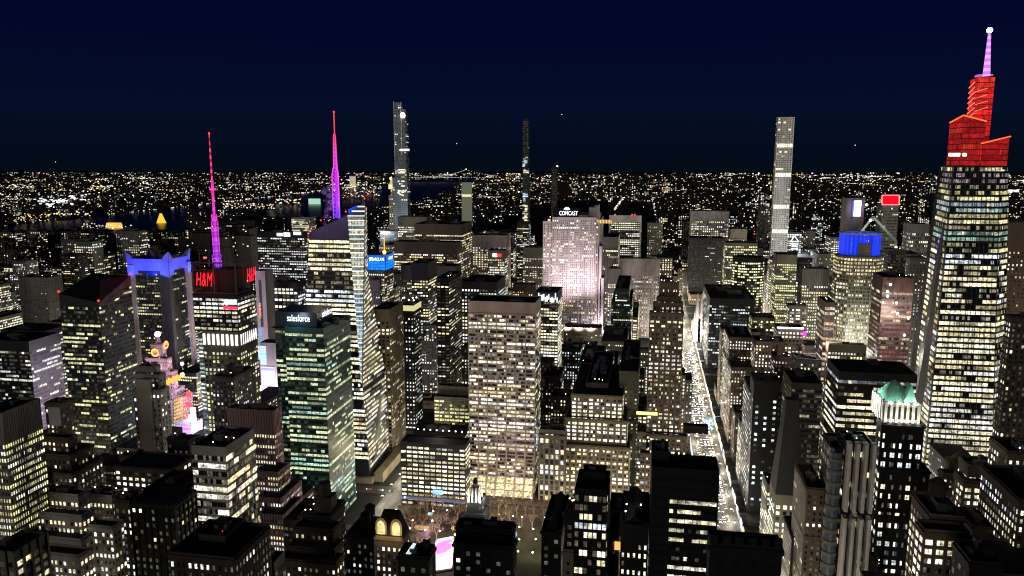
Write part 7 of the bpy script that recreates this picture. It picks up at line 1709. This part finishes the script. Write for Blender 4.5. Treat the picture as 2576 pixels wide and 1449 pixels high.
far_thing('far_tower', 'grey-green lit tower under the far bridge', 'tower', 1174, 459, 505, 24, (.10, .105, .07), y=3300)
m2 = MB(); g = at(1174, 492, 3296); m2.box(g.x - 21, g.x + 21, 3294, 3296, g.z - 5, g.z + 5, 0, (.8, .75, .4)); o = m2.build('lit_storeys', LED); o.parent = [q for q in COL.objects if q.get('label', '').startswith('grey-green lit tower')][0]
far_thing('stadium_roof', 'pale curved lit roof edge left of the blue-crowned tower', 'building', 410, 601, 618, 75, (.75, .72, .42), y=1750)
# far suspension bridge
def bridge():
    Y = 11600; L, Rr = at(1015, 470, Y).x, at(1255, 470, Y).x; t1, t2 = at(1173, 450, Y), at(1002, 450, Y); zd = 65; mb = MB(); org = ((L + Rr) / 2, Y, 0)
    rt = empty('suspension_bridge', org, 'distant suspension bridge strung with white lights across the river', 'bridge')
    for t in (t1, t2):
        m2 = MB(); m2.box(t.x - 9, t.x - 3, Y, Y + 20, 0, 184); m2.box(t.x + 3, t.x + 9, Y, Y + 20, 0, 184); m2.box(t.x - 9, t.x + 9, Y, Y + 20, 150, 184); m2.build('bridge_tower', METAL, rt, org)
    mb.box(min(t2.x - 600, L), Rr, Y, Y + 30, zd - 4, zd); mb.build('deck', METAL, rt, org)
    m3 = MB(); n = 46
    for k in range(n + 1):
        u = k / n; x = lerp(t2.x, t1.x, u); z = 75 + (184 - 75) * (2 * u - 1) ** 2; m3.box(x - 4, x + 4, Y - 6, Y - 1, z, z + 7, 0, (1, .95, .85)); m3.box(x - 5, x + 5, Y - 6, Y - 1, zd, zd + 5, 0, (.9, .85, .7))
    for k in range(12): u = k / 12; x = lerp(t1.x, Rr, u); z = lerp(184, 70, u ** .8); m3.box(x - 4, x + 4, Y - 6, Y - 1, z, z + 7, 0, (.8, .78, .7)); m3.box(x - 5, x + 5, Y - 6, Y - 1, zd, zd + 5, 0, (.9, .85, .7))
    m3.box(t1.x - 10, t1.x + 10, Y - 6, Y - 2, 186, 200, 0, (1.4, 1.3, 1.2)); m3.build('bridge_lights', LED, rt, org)
bridge()
# low hills on the horizon
HM = wallmat('far_hills', (.02, .03, .05), .95)
mb = MB(); rg = random.Random(3); N = 60
prev = None
for k in range(N + 1):
    px = -80 + k * 2740 / N; x = xof(px, 21000, 0); h = 12 + 25 * math.sin(k * .35) * math.sin(k * .11 + 1) + rg.uniform(0, 12) + (25 if px < 1200 else 0)
    h *= .55; q = (V(x, 20600, 0), V(x, 21100, max(6, h)), V(x, 21450, 0))
    if prev: mb.face([prev[0], q[0], q[1], prev[1]]); mb.face([prev[1], q[1], q[2], prev[2]])
    prev = q
tag(mb.build('hills', HM), kind='structure')
# aircraft lights
for i, (px, py, lab) in enumerate(((143, 407, 'tiny aircraft light low in the sky at the far left'), (1150, 361, 'tiny aircraft light right of the tallest sliver tower'), (1414, 288, 'tiny aircraft light high right of the thin black blade tower'), (2150, 365, 'tiny aircraft light right of the white gridded sliver tower'))):
    Y = 6000; p = at(px, py, Y); rt = empty('aircraft', tuple(p), lab, 'aircraft', 'aircraft lights in the night sky')
    mb = MB(); mb.cyl(0, 0, -1.6, 1.6, 1.6, n=8); mb.v = [(y_ * 1.0, z_ * 10, x_) for x_, y_, z_ in mb.v]; mb.box(-17, 17, -3, 2, -.3, .3, bottom=True); mb.box(-6, 6, 13, 16, 0, .3, bottom=True); mb.box(-.3, .3, 12, 16, 0, 5); mb.build('fuselage', METAL, rt)
    mb = MB(); mb.ball((0, -15, -1), 2.6, 6, 0); mb.build('landing_light', emis('landing', (1, .97, .9), 2.2), rt)
print('objects', len(D.objects), COUNT, 'cars', len(CARS), 'lamps', len(LAMPS))
